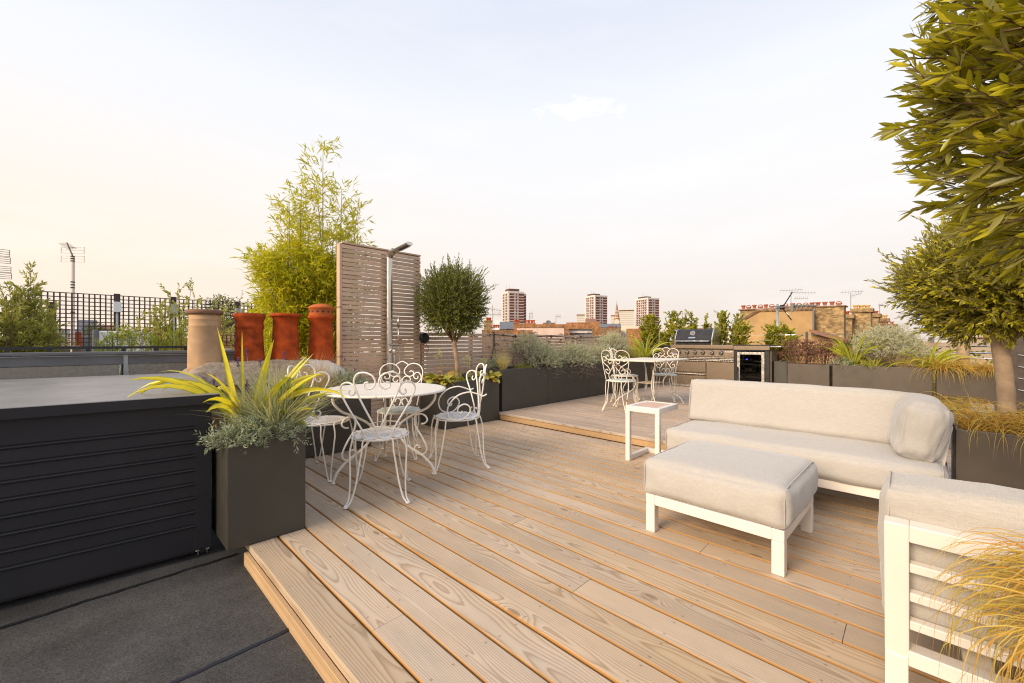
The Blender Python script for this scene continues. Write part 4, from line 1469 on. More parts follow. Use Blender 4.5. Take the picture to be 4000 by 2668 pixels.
def ball_tree(name, label, base, top, centre, radii, ntw, tl, k, L, W, mat, tr=(.045, .035), detail=False, group=None, nl=9, ang=.6, inner=.45, stem=.0016, tufts=0, cover=0):
    t = thing(name, label, 'tree', base, group=group)
    b = Vector(base)
    tp = Vector(top)
    mid = (b + tp) / 2 + Vector((.012, -.01, 0))
    tk = trunk_mesh([b, mid, tp, tp + Vector((0, 0, .12))], tr)
    obj('trunk', tk, M['bark'], t, smooth=True, w=True)
    br = MB()
    c = Vector(centre)
    for i in range(nl * 3):
        d = Vector(unit(rng.normal(size=3)) * np.array(radii))
        d.z = abs(d.z) * .8 - radii[2] * .25
        e = c + d * .8
        m = tp.lerp(e, .5) + Vector(rng.normal(size=3) * .04)
        br.tube(smooth_path([tp, m, e], 4), np.linspace(tr[1] * .4, .003, 9), 6)
    lv = MB()
    P, D, _ = twigs(ntw, centre, np.array(radii) * .86, inner, .38)
    leafy(lv, br, P, D, tl * rng.uniform(.7, 1.25, len(P)), k, L, W, ang, detail=detail, stem=stem, curve=.04)
    if tufts:
        P, D, _ = twigs(tufts, centre, np.array(radii) * .93, .9, .5, -.2)
        leafy(lv, br, P, D, tl * rng.uniform(1.2, 1.9, len(P)), k + 4, L, W, ang * .8, bend=.06, detail=detail, stem=stem, curve=.04)
    if cover:
        P, D, d = twigs(cover, centre, np.array(radii) * .8, .15, .1)
        leaves(lv, P, D, L * rng.uniform(.8, 1.3, len(P)), W * 1.2, up=.4)
    obj('branches', br, M['twig'], t, smooth=True, w=True)
    obj('crown', lv, M[mat], t, w=True)
    return t


def bush(name, label, at, rad, hgt, nst, k, L, W, mat, cat='shrub', stem='twig', group=None, lo=.35, ang=.6, flare=.6, tl=.16, tw=9, over=None, detail=False, stemr=.004, up=.7):
    """woody stems fanning out of one base, twigs and leaves on their upper part"""
    t = thing(name, label, cat, at, group=group)
    st, lv = MB(), MB()
    a0 = np.array(at, float)
    Ps, Ds = [], []
    for i in range(nst):
        az, rr = rng.random() * 2 * PI, math.sqrt(rng.random())
        h = hgt * rng.uniform(.72, 1.0) * (1 - .28 * rr * rr)
        e = a0 + np.array([rad[0] * rr * math.cos(az), rad[1] * rr * math.sin(az), h])
        if over is not None and rng.random() < over[1]:
            e = e + np.array(over[0]) * rng.uniform(.3, 1)
        s = a0 + np.array([rad[0] * .25 * math.cos(az), rad[1] * .25 * math.sin(az), 0])
        m = s * .45 + e * .55 + np.array([(e - s)[0] * flare * .3, (e - s)[1] * flare * .3, .02]) + rng.normal(size=3) * .015
        pth = smooth_path([s, m, e], 5)
        st.tube(pth, np.linspace(stemr, stemr * .35, len(pth)), 4, cap=False)
        for q in range(tw):
            f = lo + (1 - lo) * (q + rng.random()) / tw
            x = f * (len(pth) - 1)
            j = min(int(x), len(pth) - 2)
            p = np.array(pth[j].lerp(pth[j + 1], x - j))
            d = np.array((pth[j + 1] - pth[j]).normalized())
            Ps.append(p)
            Ds.append(unit(d * .7 + rng.normal(size=3) * .6 + np.array([0, 0, .15])))
    Ps, Ds = np.array(Ps), np.array(Ds)
    leafy(lv, st if tl > .1 else None, Ps, Ds, tl * rng.uniform(.6, 1.2, len(Ps)), k + 3, L * 1.2, W * 1.7, ang, detail=detail, stem=.0012, up=up)
    obj('stems', st, M[stem], t, smooth=True, w=True)
    obj('foliage', lv, M[mat], t, w=True)
    return t


def silver_bush(name, label, at, rad, hgt, n, mat='silver', over=None, dry=.25, group=None, k=16, L=.022, cat='shrub'):
    """cushion of fine feathery shoots, older dry shoots beneath"""
    t = thing(name, label, cat, at, group=group)
    lv, dr = MB(), MB()
    d = unit(rng.normal(size=(n, 3)))
    d[:, 2] = np.abs(d[:, 2]) * 1.0 - .12
    lump = np.array([1 + .28 * noise.noise(Vector(x) * 2.6 + Vector((at[0], at[1], 0))) + .14 * noise.noise(Vector(x) * 7) for x in d])
    s = (.35 + .65 * rng.random((n, 1)) ** .5) * lump[:, None]
    P = np.array(at) + np.array([0, 0, hgt * .30]) + d * s * np.array([rad[0], rad[1], hgt * .70])
    D = unit(d + rng.normal(size=(n, 3)) * .45 + np.array([0, 0, .25]))
    if over is not None:
        m = rng.random(n) < over[1]
        f = rng.random((n, 1))
        P[m] += (np.array(over[0]) * f)[m]
        D[m, 2] -= .5
        D = unit(D)
    low = P[:, 2] < at[2] + hgt * dry
    leafy(lv, None, P[~low], D[~low], .075 * rng.uniform(.7, 1.3, (~low).sum()), k, L * 1.15, .0085, .75, .3, up=.2)
    leafy(dr, None, P[low], D[low], .085, k, L * .8, .004, .7, .4, up=.2)
    st = MB()
    for i in range(0, n, 6):
        p = Vector(P[i])
        st.tube([Vector(at) + (p - Vector(at)) * .1, p, p + Vector(D[i]) * .07], [.0025, .0015, .0008], 3, cap=False)
    obj('stems', st, M['silverdry'], t, w=True)
    obj('foliage', lv, M[mat], t, w=True)
    if low.any():
        obj('dry_shoots', dr, M['silverdry'], t, w=True)
    return t


def plant_xy(px, Y):
    return onY(px, 1334, Y).x


# ================================================================== plants of the tall planter (left)
def az_px(left):
    """heading that points left (+) or right in the picture"""
    return TH + (PI / 2 if left else -PI / 2)


AL_, AR_ = az_px(True), az_px(False)
flax('flax_plant', 'bright yellow flax with long arching straps in the tall square planter', (.672, 2.88, .575), 38, .54, .056, 'flax', el=(40, 76),
     spec=[(AL_ + .1, R(64), .74, 2.0), (AL_ - .25, R(68), .72, 2.5), (AL_ + .35, R(61), .70, 1.5), (AL_ - .1, R(63), .72, 1.5), (AL_ + .2, R(72), .80, 2.8), (AL_ - .5, R(74), .64, 3.0), (AL_ + .5, R(67), .70, 2.2), (AL_, R(70), .66, 2.2),
           (AL_ + .2, R(80), .66, .1), (AL_ - .5, R(86), .62, -.05), (AR_ + .3, R(84), .58, .25), (AR_ + .1, R(60), .60, .3), (AR_ - .2, R(52), .62, .7), (AR_ + .1, R(42), .64, .9), (AR_ + .4, R(66), .55, .4), (AR_ - .1, R(55), .72, 1.8)], side=AR_)
grass('grass_tuft', 'blue grey fescue tuft bristling at the right of the tall planter', 'grass tuft', (.80, 2.79, .565), 950, .47, 'bluegrass', .065, (28, 88), (.1, .8), (.0042, .0065))
for x, y, h, n in ((.605, 2.725, .10, 150), (.76, 2.70, .09, 170), (.70, 2.75, .11, 100)):
    silver_bush('lavender_bush', {.605: 'small lavender cushion at the left front corner of the tall planter', .76: 'lavender mound spilling at the front middle of the tall planter', .70: 'taller lavender between the yellow flax and the front mounds of the tall planter'}[x],
                (x, y, .545), (.12, .10), h, n, 'lav', dry=.0, group='lavender in the tall planter', k=14, L=.03, cat='lavender')
st_, fl_ = MB(), MB()
lt = thing('lavender_stalks', 'thin lavender stalks with violet tips standing above the tall planter', 'lavender', (.7, 2.8, .56))
for x, y, lx, ly, z in ((.60, 2.72, -.12, .02, .36), (.67, 2.72, -.04, .0, .33), (.76, 2.75, .0, 0, .29), (.64, 2.85, -.02, .02, .45), (.72, 2.9, .02, 0, .44), (.82, 2.9, .05, -.03, .48), (.70, 2.86, -.03, .05, .5)):
    e = Vector((x + lx, y + ly, .56 + z))
    st_.tube(smooth_path([(x, y, .56), (x + lx * .3, y + ly * .3, .56 + z * .6), e], 4), .0016, 4)
    fl_ = MB()
    for q in range(9):
        P_ = np.tile(np.array(e) - np.array([0, 0, .006 * q - .02]), (5, 1))
        leaves(fl_, P_, rng.normal(size=(5, 3)) + np.array([0, 0, .6]), .011, .007)
    obj('flower_spike', fl_, M['lavflower'], lt, w=True)
    leaves(st_, np.array([[x + lx * .3, y + ly * .3, .56 + z * f] for f in np.linspace(.15, .6, 10)]), rng.normal(size=(10, 3)) + np.array([0, 0, .8]), .035, .004)
obj('stalks', st_, M['lav'], lt, w=True)
bush('herb_sprig', 'bright green leafy sprig at the right front corner of the tall planter', (.87, 2.735, .555), (.05, .05), .36, 6, 7, .036, .015, 'herb', 'herb', tl=.05, tw=7, lo=.1, stemr=.0025, detail=True)

# ---- trough behind the table
gx = plant_xy(1225, 4.38)
grass('grass_tuft', 'tan ornamental grass behind the left iron chair', 'grass tuft', (gx, 4.38, .55), 640, .50, 'tangrass', .06, (28, 88), (.1, .8), (.003, .0045))
grass('grass_tuft', 'small blue grey grass tuft at the left end of the trough behind the table', 'grass tuft', (gx - .3, 4.4, .55), 300, .34, 'bluegrass', .05, (25, 85), (.1, .9), (.0026, .004))
silver_bush('lavender_bush', 'grey green lavender mound between the tan grass and the shower screen', (plant_xy(1345, 4.36), 4.36, .54), (.22, .17), .24, 420, 'lav', dry=0, k=12, L=.03, cat='lavender', over=((0, -.1, -.04), .2))
silver_bush('lavender_bush', 'low lavender left of the tan grass, behind the left iron chair', (gx - .13, 4.33, .54), (.12, .11), .14, 150, 'lav', dry=0, k=12, L=.028, cat='lavender')
lt = thing('lavender_stalks', 'dark tipped lavender stalks in front of the shower screen', 'lavender', (plant_xy(1345, 4.36), 4.36, .56))
st_, fl_ = MB(), MB()
for px, py in ((1300, 1405), (1347, 1400), (1385, 1440), (1352, 1440), (1395, 1405), (1330, 1450), (1407, 1465)):
    e = onY(px, py, 4.33)
    b = Vector((plant_xy(1345, 4.36) + (e.x - plant_xy(1345, 4.36)) * .5, 4.36, .6))
    st_.tube(smooth_path([b, b.lerp(e, .6) + Vector((.01, 0, .02)), e], 4), .0014, 4)
    fl_ = MB()
    for q in range(6):
        leaves(fl_, np.tile(np.array(e) - np.array([0, 0, .006 * q]), (5, 1)), rng.normal(size=(5, 3)) + np.array([0, 0, .6]), .012, .007)
    obj('flower_spike', fl_, M['lavflower'], lt, w=True)
obj('stalks', st_, M['lav'], lt, w=True)

# ---- trough with the ball olive
ox = plant_xy(1775, 4.58)
ball_tree('olive_tree', 'ball headed olive tree on a slim trunk right of the shower screen', (ox + .05, 4.58, .56), (ox, 4.58, 1.10), (ox - .02, 4.60, 1.66), (.50, .49, .53), 2300, .12, 15, .038, .0135, 'oliveg', (.033, .028), tufts=90, inner=.25, cover=6000, nl=8)


def broad(name, label, at, n, L, W, mat, group, lo=(5, 60), over=0):
    mb, sm = MB(), MB()
    for i in range(n):
        az, el = rng.random() * 2 * PI, R(rng.uniform(*lo))
        p = Vector(at) + Vector((math.cos(az) * rng.uniform(.02, .14), math.sin(az) * rng.uniform(.02, .09) - over * rng.random(), rng.uniform(0, .07)))
        l, w = L * rng.uniform(.7, 1.15), W * rng.uniform(.7, 1.1)
        blades(mb, [tuple(p)], az, el, l, w, rng.uniform(.9, 2.0), 8, .22, 3.2, .4)
    o = tag(obj(name, mb, M[mat], smooth=True), label, 'broad leaved plant', group)
    return o


broad('elephants_ears', 'broad yellow green leaves under the ball olive, left of its trunk', (plant_xy(1705, 4.46), 4.44, .585), 58, .17, .095, 'hosta', 'broad leaved plants in the olive trough', over=.08)
broad('elephants_ears', 'broad yellow green leaves drooping over the right end of the olive trough', (plant_xy(1905, 4.46), 4.46, .585), 34, .15, .085, 'hosta', 'broad leaved plants in the olive trough', over=.10)
grass('grass_tuft', 'green strap leaved clump at the foot of the ball olive', 'grass tuft', (plant_xy(1800, 4.5), 4.47, .56), 70, .26, 'greengrass', .05, (35, 80), (.8, 2), (.006, .01))
for px, py, y, lab in ((1712, 1382, 4.5, 'tall agapanthus seed head in front of the slat fence, left of the olive trunk'), (1823, 1408, 4.46, 'agapanthus seed head just right of the olive trunk'), (1885, 1412, 4.5, 'leaning agapanthus seed head above the scrolled arm chair')):
    e = onY(px, py, y)
    t = thing('agapanthus', lab, 'agapanthus', (e.x + .06, y, .56), group='agapanthus seed heads in the olive trough')
    obj('stalk', MB().tube(smooth_path([(e.x + .08, y, .56), (e.x + .05, y, .8), e], 5), .0035, 6), M['greengrass'], t, w=True)
    hd = MB()
    for q in range(30):
        d = Vector(unit(rng.normal(size=3) + np.array([0, 0, .3])))
        p = e + d * .05
        hd.tube([e, p], .0009, 3)
        leaves(hd, np.tile(np.array(p), (3, 1)), np.array(d) + rng.normal(size=(3, 3)) * .5, .022, .009)
    obj('seed_head', hd, M['agap'], t, w=True)


def spot(name, label, at, heading=0):
    t = thing(name, label, 'spotlight', at, heading)
    obj('lamp_head', MB().tube([(0, .03, .10), (0, -.03, .115)], [.033, .035], 18), M['black'], t, bevel=.003)
    obj('spike', MB().tube([(0, 0, 0), (0, 0, .08)], .008, 8), M['black'], t)


spot('garden_spotlight', 'small black garden spotlight at the foot of the ball olive', (plant_xy(1815, 4.45), 4.45, .555))

# ---- troughs along the slat fence on the upper deck
B0 = .675
grass('grass_tuft', 'pale straw feather grass tuft at the left end of the upper trough', 'grass tuft', (plant_xy(1965, 4.47) , 4.47, B0), 480, .36, 'strawgrass', .04, (55, 89), (.1, .7), (.002, .003))
silver_bush('curry_bush', 'low blue grey cushion behind the straw feather grass', (plant_xy(1935, 4.68), 4.66, B0), (.16, .14), .2, 170, 'lav', dry=0, k=12, L=.028)
grass('grass_tuft', 'dark green low grass between the straw tuft and the silver bush', 'grass tuft', (plant_xy(2040, 4.5), 4.5, B0), 220, .17, 'greengrass', .14, (20, 80), (.3, 1.5), (.003, .006))
t = thing('seed_head_plant', 'wispy brown stemmed plant dotted with dark seed heads before the slat fence', 'seed head plant', (plant_xy(2035, 4.6), 4.6, B0))
st_, sd_ = MB(), MB()
for i in range(46):
    px, py = rng.uniform(1905, 2330), rng.uniform(1275, 1370)
    if px > 2160:
        py = rng.uniform(1290, 1345)
    e = onY(px, py, rng.uniform(4.45, 4.75))
    b = Vector((plant_xy(2035, 4.6) + (e.x - plant_xy(2035, 4.6)) * .35 + rng.normal() * .05, 4.6 + rng.normal() * .05, B0))
    st_.tube(smooth_path([b, b.lerp(e, .6) + Vector((0, 0, .04)), e], 4), .0018, 4)
    m = b.lerp(e, .7)
    P_ = np.array(e) + rng.normal(size=(26, 3)) * np.array([.022, .022, .006])
    leaves(sd_, P_, rng.normal(size=(26, 3)), .014, .012, up=.2)
obj('stems', st_, M['silverdry'], t, w=True)
obj('seed_heads', sd_, M['seed'], t, w=True)
silver_bush('silver_bush', 'dusty silver bush behind the seed heads at the slat fence', (plant_xy(2055, 4.72), 4.68, B0), (.42, .2), .62, 600, 'silver', dry=.45, group='silver bushes in the upper troughs')
silver_bush('silver_bush', 'silver bush hanging over the joint between the two upper troughs', (plant_xy(2120, 4.46), 4.47, B0 - .02), (.36, .22), .46, 1000, 'silver', dry=.12, over=((0, -.16, -.22), .35), group='silver bushes in the upper troughs')
silver_bush('silver_bush', 'widest silver bush spilling down the front of the long trough', (plant_xy(2245, 4.44), 4.45, B0 - .02), (.52, .24), .46, 1400, 'silver', dry=.1, over=((0, -.18, -.28), .42), group='silver bushes in the upper troughs')
silver_bush('silver_bush', 'silver bush pressed against the back of the left chipped chair', (plant_xy(2350, 4.44), 4.45, B0 - .02), (.4, .22), .42, 700, 'silver', dry=.1, over=((0, -.14, -.2), .3), group='silver bushes in the upper troughs')
silver_bush('silver_bush', 'tall round silver bush with brown base rising above the slat fence', (plant_xy(2390, 4.65), 4.65, B0), (.62, .3), .68, 1500, 'silver', dry=.38, group='silver bushes in the upper troughs')
grass('grass_tuft', 'loose tan grass between the silver bushes at the slat fence', 'grass tuft', (plant_xy(2265, 4.65), 4.66, B0), 420, .6, 'tangrass', .1, (45, 86), (.3, 1.4), (.003, .004))
flax('flax_plant', 'yellow striped flax arching beside the kitchen tap', (plant_xy(2520, 4.6), 4.6, B0), 40, .85, .045, 'flax2', droop=(.8, 2.6))
for px, n in ((2410, 260), (2470, 300)):
    grass('grass_tuft', 'green arching grass ' + ('behind the pair of chipped chairs' if px == 2410 else 'at the kitchen end of the long trough'), 'grass tuft', (plant_xy(px, 4.45), 4.47, B0), n, .42, 'greengrass', .1, (35, 85), (.8, 2.2), (.005, .009))

# ---- shrubs behind the kitchen
KB = 10.45


def kshrub(pc, wpx, top, label, nst, n2=10, low=.55, cone=.6):
    c = onX(pc, top, KB)
    rad = wpx / 2 / F * (KB / ray(pc)[0])
    bush('climbing_shrub', label, (KB, c.y, UZ), (rad * .7, rad * 1.0), c.z - UZ, nst, 8, .062, .034, 'shrub', group='leafy shrubs behind the outdoor kitchen', lo=low, tl=.17, tw=n2, stemr=.008, flare=.3)


kshrub(2548, 115, 1222, 'yellowing leafy shrub left of the kitchen tap', 16, 16)
kshrub(2650, 150, 1200, 'spiky topped green shrub between the tap and the barbecue hood', 20, 16)
kshrub(2765, 56, 1218, 'small upright shrub right behind the barbecue hood', 6, 12, .62)
kshrub(2845, 165, 1196, 'large yellow flecked shrub right of the barbecue hood', 20, 15, .5)
kshrub(3040, 120, 1222, 'tall green shrub in front of the ochre wall, beside the aerial post', 18, 18, .3)
kshrub(2935, 90, 1330, 'low reddish sprig of shrub behind the fridge worktop', 7, 8, .5)

# ---- planters on the right
RB = .66


def rxy(px, X):
    return onX(px, 1334, X).y


for px, lab in ((3125, 'rusty brown flower heads at the left of the planter next to the kitchen'), (3215, 'darker rusty flower heads at the right of the planter next to the kitchen')):
    t = thing('sedum', lab, 'sedum', (9.55, rxy(px, 9.55), RB), group='rusty sedums beside the kitchen')
    st_, hd = MB(), MB()
    for i in range(70):
        e = Vector((9.55 + rng.normal() * .12, rxy(px, 9.55) + rng.normal() * .2, RB + rng.uniform(.2, .5)))
        st_.tube([(9.55 + (e.x - 9.55) * .4, rxy(px, 9.55) + (e.y - rxy(px, 9.55)) * .4, RB), e], .003, 4)
        P_ = np.array(e) + rng.normal(size=(26, 3)) * np.array([.03, .03, .010])
        leaves(hd, P_, rng.normal(size=(26, 3)) + np.array([0, 0, .5]), .022, .018, up=.3)
        P_ = np.array(e) + rng.normal(size=(8, 3)) * np.array([.03, .03, .05]) - np.array([0, 0, .1])
        leaves(hd, P_, rng.normal(size=(8, 3)), .04, .02)
    obj('stems', st_, M['twig'], t, w=True)
    obj('flower_heads', hd, M['sedum'], t, w=True)
flax('flax_plant', 'yellow flax fanning out before the brick chimney, beside the rusty flowers', (9.55, rxy(3330, 9.55), RB), 34, .78, .055, 'flax2', droop=(.3, 2.0), el=(40, 88))
flax('flax_plant', 'yellow green flax drooping right of the far silver bush', (9.55, rxy(3625, 9.55), RB), 38, .66, .05, 'flax2', droop=(.8, 2.4), el=(35, 85))
silver_bush('silver_bush', 'tall feathery silver bush in the longest right hand planter', (9.6, rxy(3470, 9.6), RB), (.35, .5), .78, 1200, 'silver', dry=.3, k=14, L=.035)
silver_bush('curry_bush', 'tiny blue grey cushion at the front of the longest right hand planter', (9.45, rxy(3290, 9.45), RB), (.12, .17), .16, 130, 'lav', dry=0, k=10, L=.03)
grass('grass_tuft', 'orange tan grass tuft between the silver bush and the second right hand flax', 'grass tuft', (9.45, rxy(3530, 9.45), RB), 260, .36, 'tangrass', .06, (40, 85), (.4, 1.6), (.005, .008))
for px, lab in ((3420, 'pale agapanthus heads over the longest right hand planter, left pair'), (3455, 'pale agapanthus heads over the longest right hand planter, by the silver bush')):
    e = onX(px, 1348, 9.45)
    t = thing('agapanthus', lab, 'agapanthus', (9.5, e.y, RB), group='agapanthus in the right hand planters')
    obj('stalk', MB().tube(smooth_path([(9.5, e.y - .1, RB), (9.48, e.y - .05, RB + .2), e], 4), .005, 6), M['greengrass'], t, w=True)
    hd = MB()
    for q in range(34):
        d = Vector(unit(rng.normal(size=3)))
        hd.tube([e, e + d * .06], .0012, 3)
        leaves(hd, np.tile(np.array(e + d * .06), (3, 1)), np.array(d) + rng.normal(size=(3, 3)) * .5, .04, .016)
    obj('seed_head', hd, M['agap'], t, w=True)
grass('grass_tuft', 'green strap leaves below the pale agapanthus heads', 'grass tuft', (9.45, rxy(3400, 9.45), RB), 90, .34, 'greengrass', .12, (35, 80), (.8, 2), (.012, .02))
for k_, (px, n) in enumerate(((3690, 200), (3780, 160), (3860, 200))):
    grass('sedge_clump', ('straw coloured sedge hanging furthest down the planter behind the rooflight', 'straw coloured sedge around the far olive trunk', 'straw coloured sedge at the right end of the planter behind the rooflight')[k_], 'sedge',
          (9.44, rxy(px, 9.44), RB + .02), n, (.62, .34, .42)[k_], 'goldgrass', .12, (10, 60), (1.4, 3.4), (.006, .010), 'sedges in the far right planter', None if k_ == 1 else PI, None if k_ == 1 else 1.0)
fy = rxy(3762, 9.62)
ball_tree('olive_tree', 'farther olive tree whose pale trunk rises behind the garden spotlight', (9.62, fy, RB - .02), (9.62, fy + .02, 1.45), (9.62, fy, 1.95), (.55, .55, .52), 380, .15, 12, .05, .013, 'oliveg', (.075, .06), cover=900)
spot('garden_spotlight', 'small black garden spotlight in the planter before the far olive trunk', (9.4, rxy(3748, 9.4), RB + .02), R(60))

# ---- olive planter beside the sofa
ball_tree('olive_tree', 'middle olive tree leaning from the planter beside the sofa', (3.93, -.40, .565), (4.0, -.37, 1.17), (4.15, -.45, 1.52), (.56, .58, .46), 3300, .12, 15, .05, .016, 'olive', (.043, .036), tufts=70, inner=.3, cover=5000, nl=9, stem=.0022)
for k_, (x, y, n, l) in enumerate(((3.88, -.30, 260, .42), (3.86, -.52, 260, .42), (3.9, -.85, 240, .42), (3.88, -1.2, 200, .42))):
    grass('sedge_clump', ('golden sedge mop next to the sofa bolster', 'golden sedge mop in front of the middle olive trunk', 'golden sedge mop just right of the middle olive trunk', 'golden sedge mop at the frame edge beyond the middle olive')[k_], 'sedge', (x, y, .575), n, l, 'goldgrass', .10, (18, 75), (1.8, 3.6), (.004, .007), 'golden sedges beside the sofa', seg=8)

# ---- nearest planter
for k_, (x, y, n, l) in enumerate(((1.40, -.31, 420, .35), (1.18, -.29, 420, .36), (1.34, -.55, 260, .42))):
    grass('sedge_clump', ('golden sedge spilling over the slatted sofa back', 'golden sedge hanging lowest at the bottom right corner', 'golden sedge at the foot of the nearest olive')[k_], 'sedge', (x, y, .575), n, l, 'goldgrass', .06, (25, 75), (2.6, 4.6), (.003, .0052), 'golden sedges in the nearest planter', (PI * .62, PI * .72, None)[k_], (.7, .65, None)[k_], seg=10)
ball_tree('olive_tree', 'nearest olive tree with large leaves filling the upper right corner', (1.42, -.52, .565), (1.44, -.50, 1.20), (1.49, -.48, 1.70), (.53, .53, .58), 2700, .085, 13, .056, .0128, 'olive', (.05, .042), detail=True, inner=.3, nl=10, ang=.5, stem=.0022, tufts=0)

# ---- chimney stack with its pots
stk = thing('chimney_stack', 'mortar topped chimney stack carrying the four pots behind the troughs', 'chimney stack', (1.3, 4.9, -.1))
mb = MB().box(.62, 2.02, 4.64, 5.2, -.1, .74)
obj('brickwork', mb, M['rbrick'], stk, w=True)
nx_, ny_ = 46, 22
v = []
for i in range(nx_):
    for j in range(ny_):
        x, y = .56 + 1.52 * i / (nx_ - 1), 4.56 + .68 * j / (ny_ - 1)
        ex = min(1, min(x - .56, 2.08 - x) / .28)
        ey = min(1, min(y - 4.56, 5.24 - y) / .22)
        f = max(0, min(ex, ey))
        z = .735 + .20 * math.sin(f * PI / 2) ** .8 + .014 * noise.noise((x * 7, y * 7, 1)) + .008 * noise.noise((x * 30, y * 30, 1))
        v.append((x, y, z if f > 0 else .725))
mb = MB()
mb.add(v, [(i * ny_ + j, (i + 1) * ny_ + j, (i + 1) * ny_ + j + 1, i * ny_ + j + 1) for i in range(nx_ - 1) for j in range(ny_ - 1)])
mm, nt_, bs_ = new_mat('sandy_and_pale_mortar', (.3, .24, .18), .95)
px_ = nd(nt_, 'SeparateXYZ', {0: pos(nt_)}).outputs[0]
nn_ = noise_(nt_, pos(nt_), 26, 5, .7)
c1_ = ramp(nt_, nn_, [(.3, (.17, .125, .09)), (.5, (.29, .225, .165)), (.7, (.42, .35, .27))])
c2_ = ramp(nt_, nn_, [(.3, (.42, .4, .37)), (.6, (.6, .57, .53))])
nt_.links.new(mix(nt_, ramp(nt_, ma(nt_, 'ADD', px_, ma(nt_, 'MULTIPLY', nn_, .2)), [(1.62 / 2, 0), (1.70 / 2, 1)]) if False else ma(nt_, 'GREATER_THAN', ma(nt_, 'ADD', px_, ma(nt_, 'MULTIPLY', nn_, .25)), 1.78), c1_, c2_), bs_.inputs['Base Color'])
bump(nt_, bs_, nn_, .8, .01)
obj('mortar_cap', mb, mm, stk, w=True, smooth=True)


def pot(name, label, px, Y, zt, prof, mat, rim=None, cap=None):
    x = onY(px, 1334, Y).x
    t = thing(name, label, 'chimney pot', (x, Y, .90), group='chimney pots on the mortar topped stack')
    sc_ = .9 if px < 850 else .85
    prof = [(r * sc_, z) for r, z in prof]
    if rim:
        rim = ([(r * sc_, z) for r, z in rim[0]], rim[1])
    if cap:
        cap = ([(r * sc_, z) for r, z in cap[0]], cap[1], cap[2] * sc_, cap[3])
    b = MB().lathe(prof, n=40, jit=.004)
    body = obj('body', b, M[mat], t, smooth=True)
    if rim:
        obj('rim', MB().lathe(rim[0], n=40, jit=.005), M[rim[1]], t, smooth=True)
    if cap:
        obj('cap', MB().lathe(cap[0], n=40), M[cap[1]], t, smooth=True)
        for i in range(14):
            a = 2 * PI * i / 14
            h = MB().tube([(cap[2] * .985 * math.cos(a), cap[2] * .985 * math.sin(a), cap[3]), (cap[2] * 1.012 * math.cos(a), cap[2] * 1.012 * math.sin(a), cap[3])], .0125, 10)
            obj('vent_hole', h, M['black'], t)
    return t


pot('chimney_pot', 'buff chimney pot with a dark rolled rim, leftmost of the four', 800, 4.92, 0, [(.148, -.06), (.150, .0), (.150, .1), (.148, .2), (.142, .32), (.141, .375), (.143, .38), (.138, .385), (.139, .435), (.142, .44), (.139, .446), (.140, .495), (.12, .5), (.11, .3)], 'buff',
    ([(.138, .488), (.158, .49), (.166, .50), (.168, .515), (.164, .53), (.152, .535), (.13, .535), (.115, .52), (.112, .45)], 'soot'))
pot('chimney_pot', 'sooty cracked terracotta pot, second from the left', 975, 4.92, 0, [(.168, -.06), (.165, 0), (.16, .05), (.148, .2), (.143, .35), (.144, .36), (.152, .366), (.152, .40), (.146, .405), (.146, .44), (.165, .475), (.17, .485), (.17, .51), (.16, .518), (.13, .515), (.12, .4), (.115, .3)], 'terra2')
pot('chimney_pot', 'clean terracotta pot with a plain collar, third from the left', 1115, 4.88, 0, [(.172, -.06), (.168, .0), (.158, .12), (.148, .26), (.142, .40), (.14, .475), (.146, .478), (.146, .486), (.152, .49), (.172, .495), (.178, .505), (.178, .518), (.168, .53), (.14, .53), (.12, .4), (.115, .3)], 'terra')
pot('chimney_pot', 'terracotta pot under a pierced conical cap, rightmost of the four', 1255, 4.86, 0, [(.172, -.06), (.168, .0), (.158, .12), (.148, .26), (.142, .40), (.14, .475), (.165, .49), (.168, .505), (.165, .52), (.148, .525), (.12, .525), (.1, .5)], 'terra',
    cap=([(.148, .522), (.152, .53), (.152, .60), (.163, .604), (.165, .618), (.11, .645), (.05, .658), (.001, .664)], 'terra3', .152, .566))

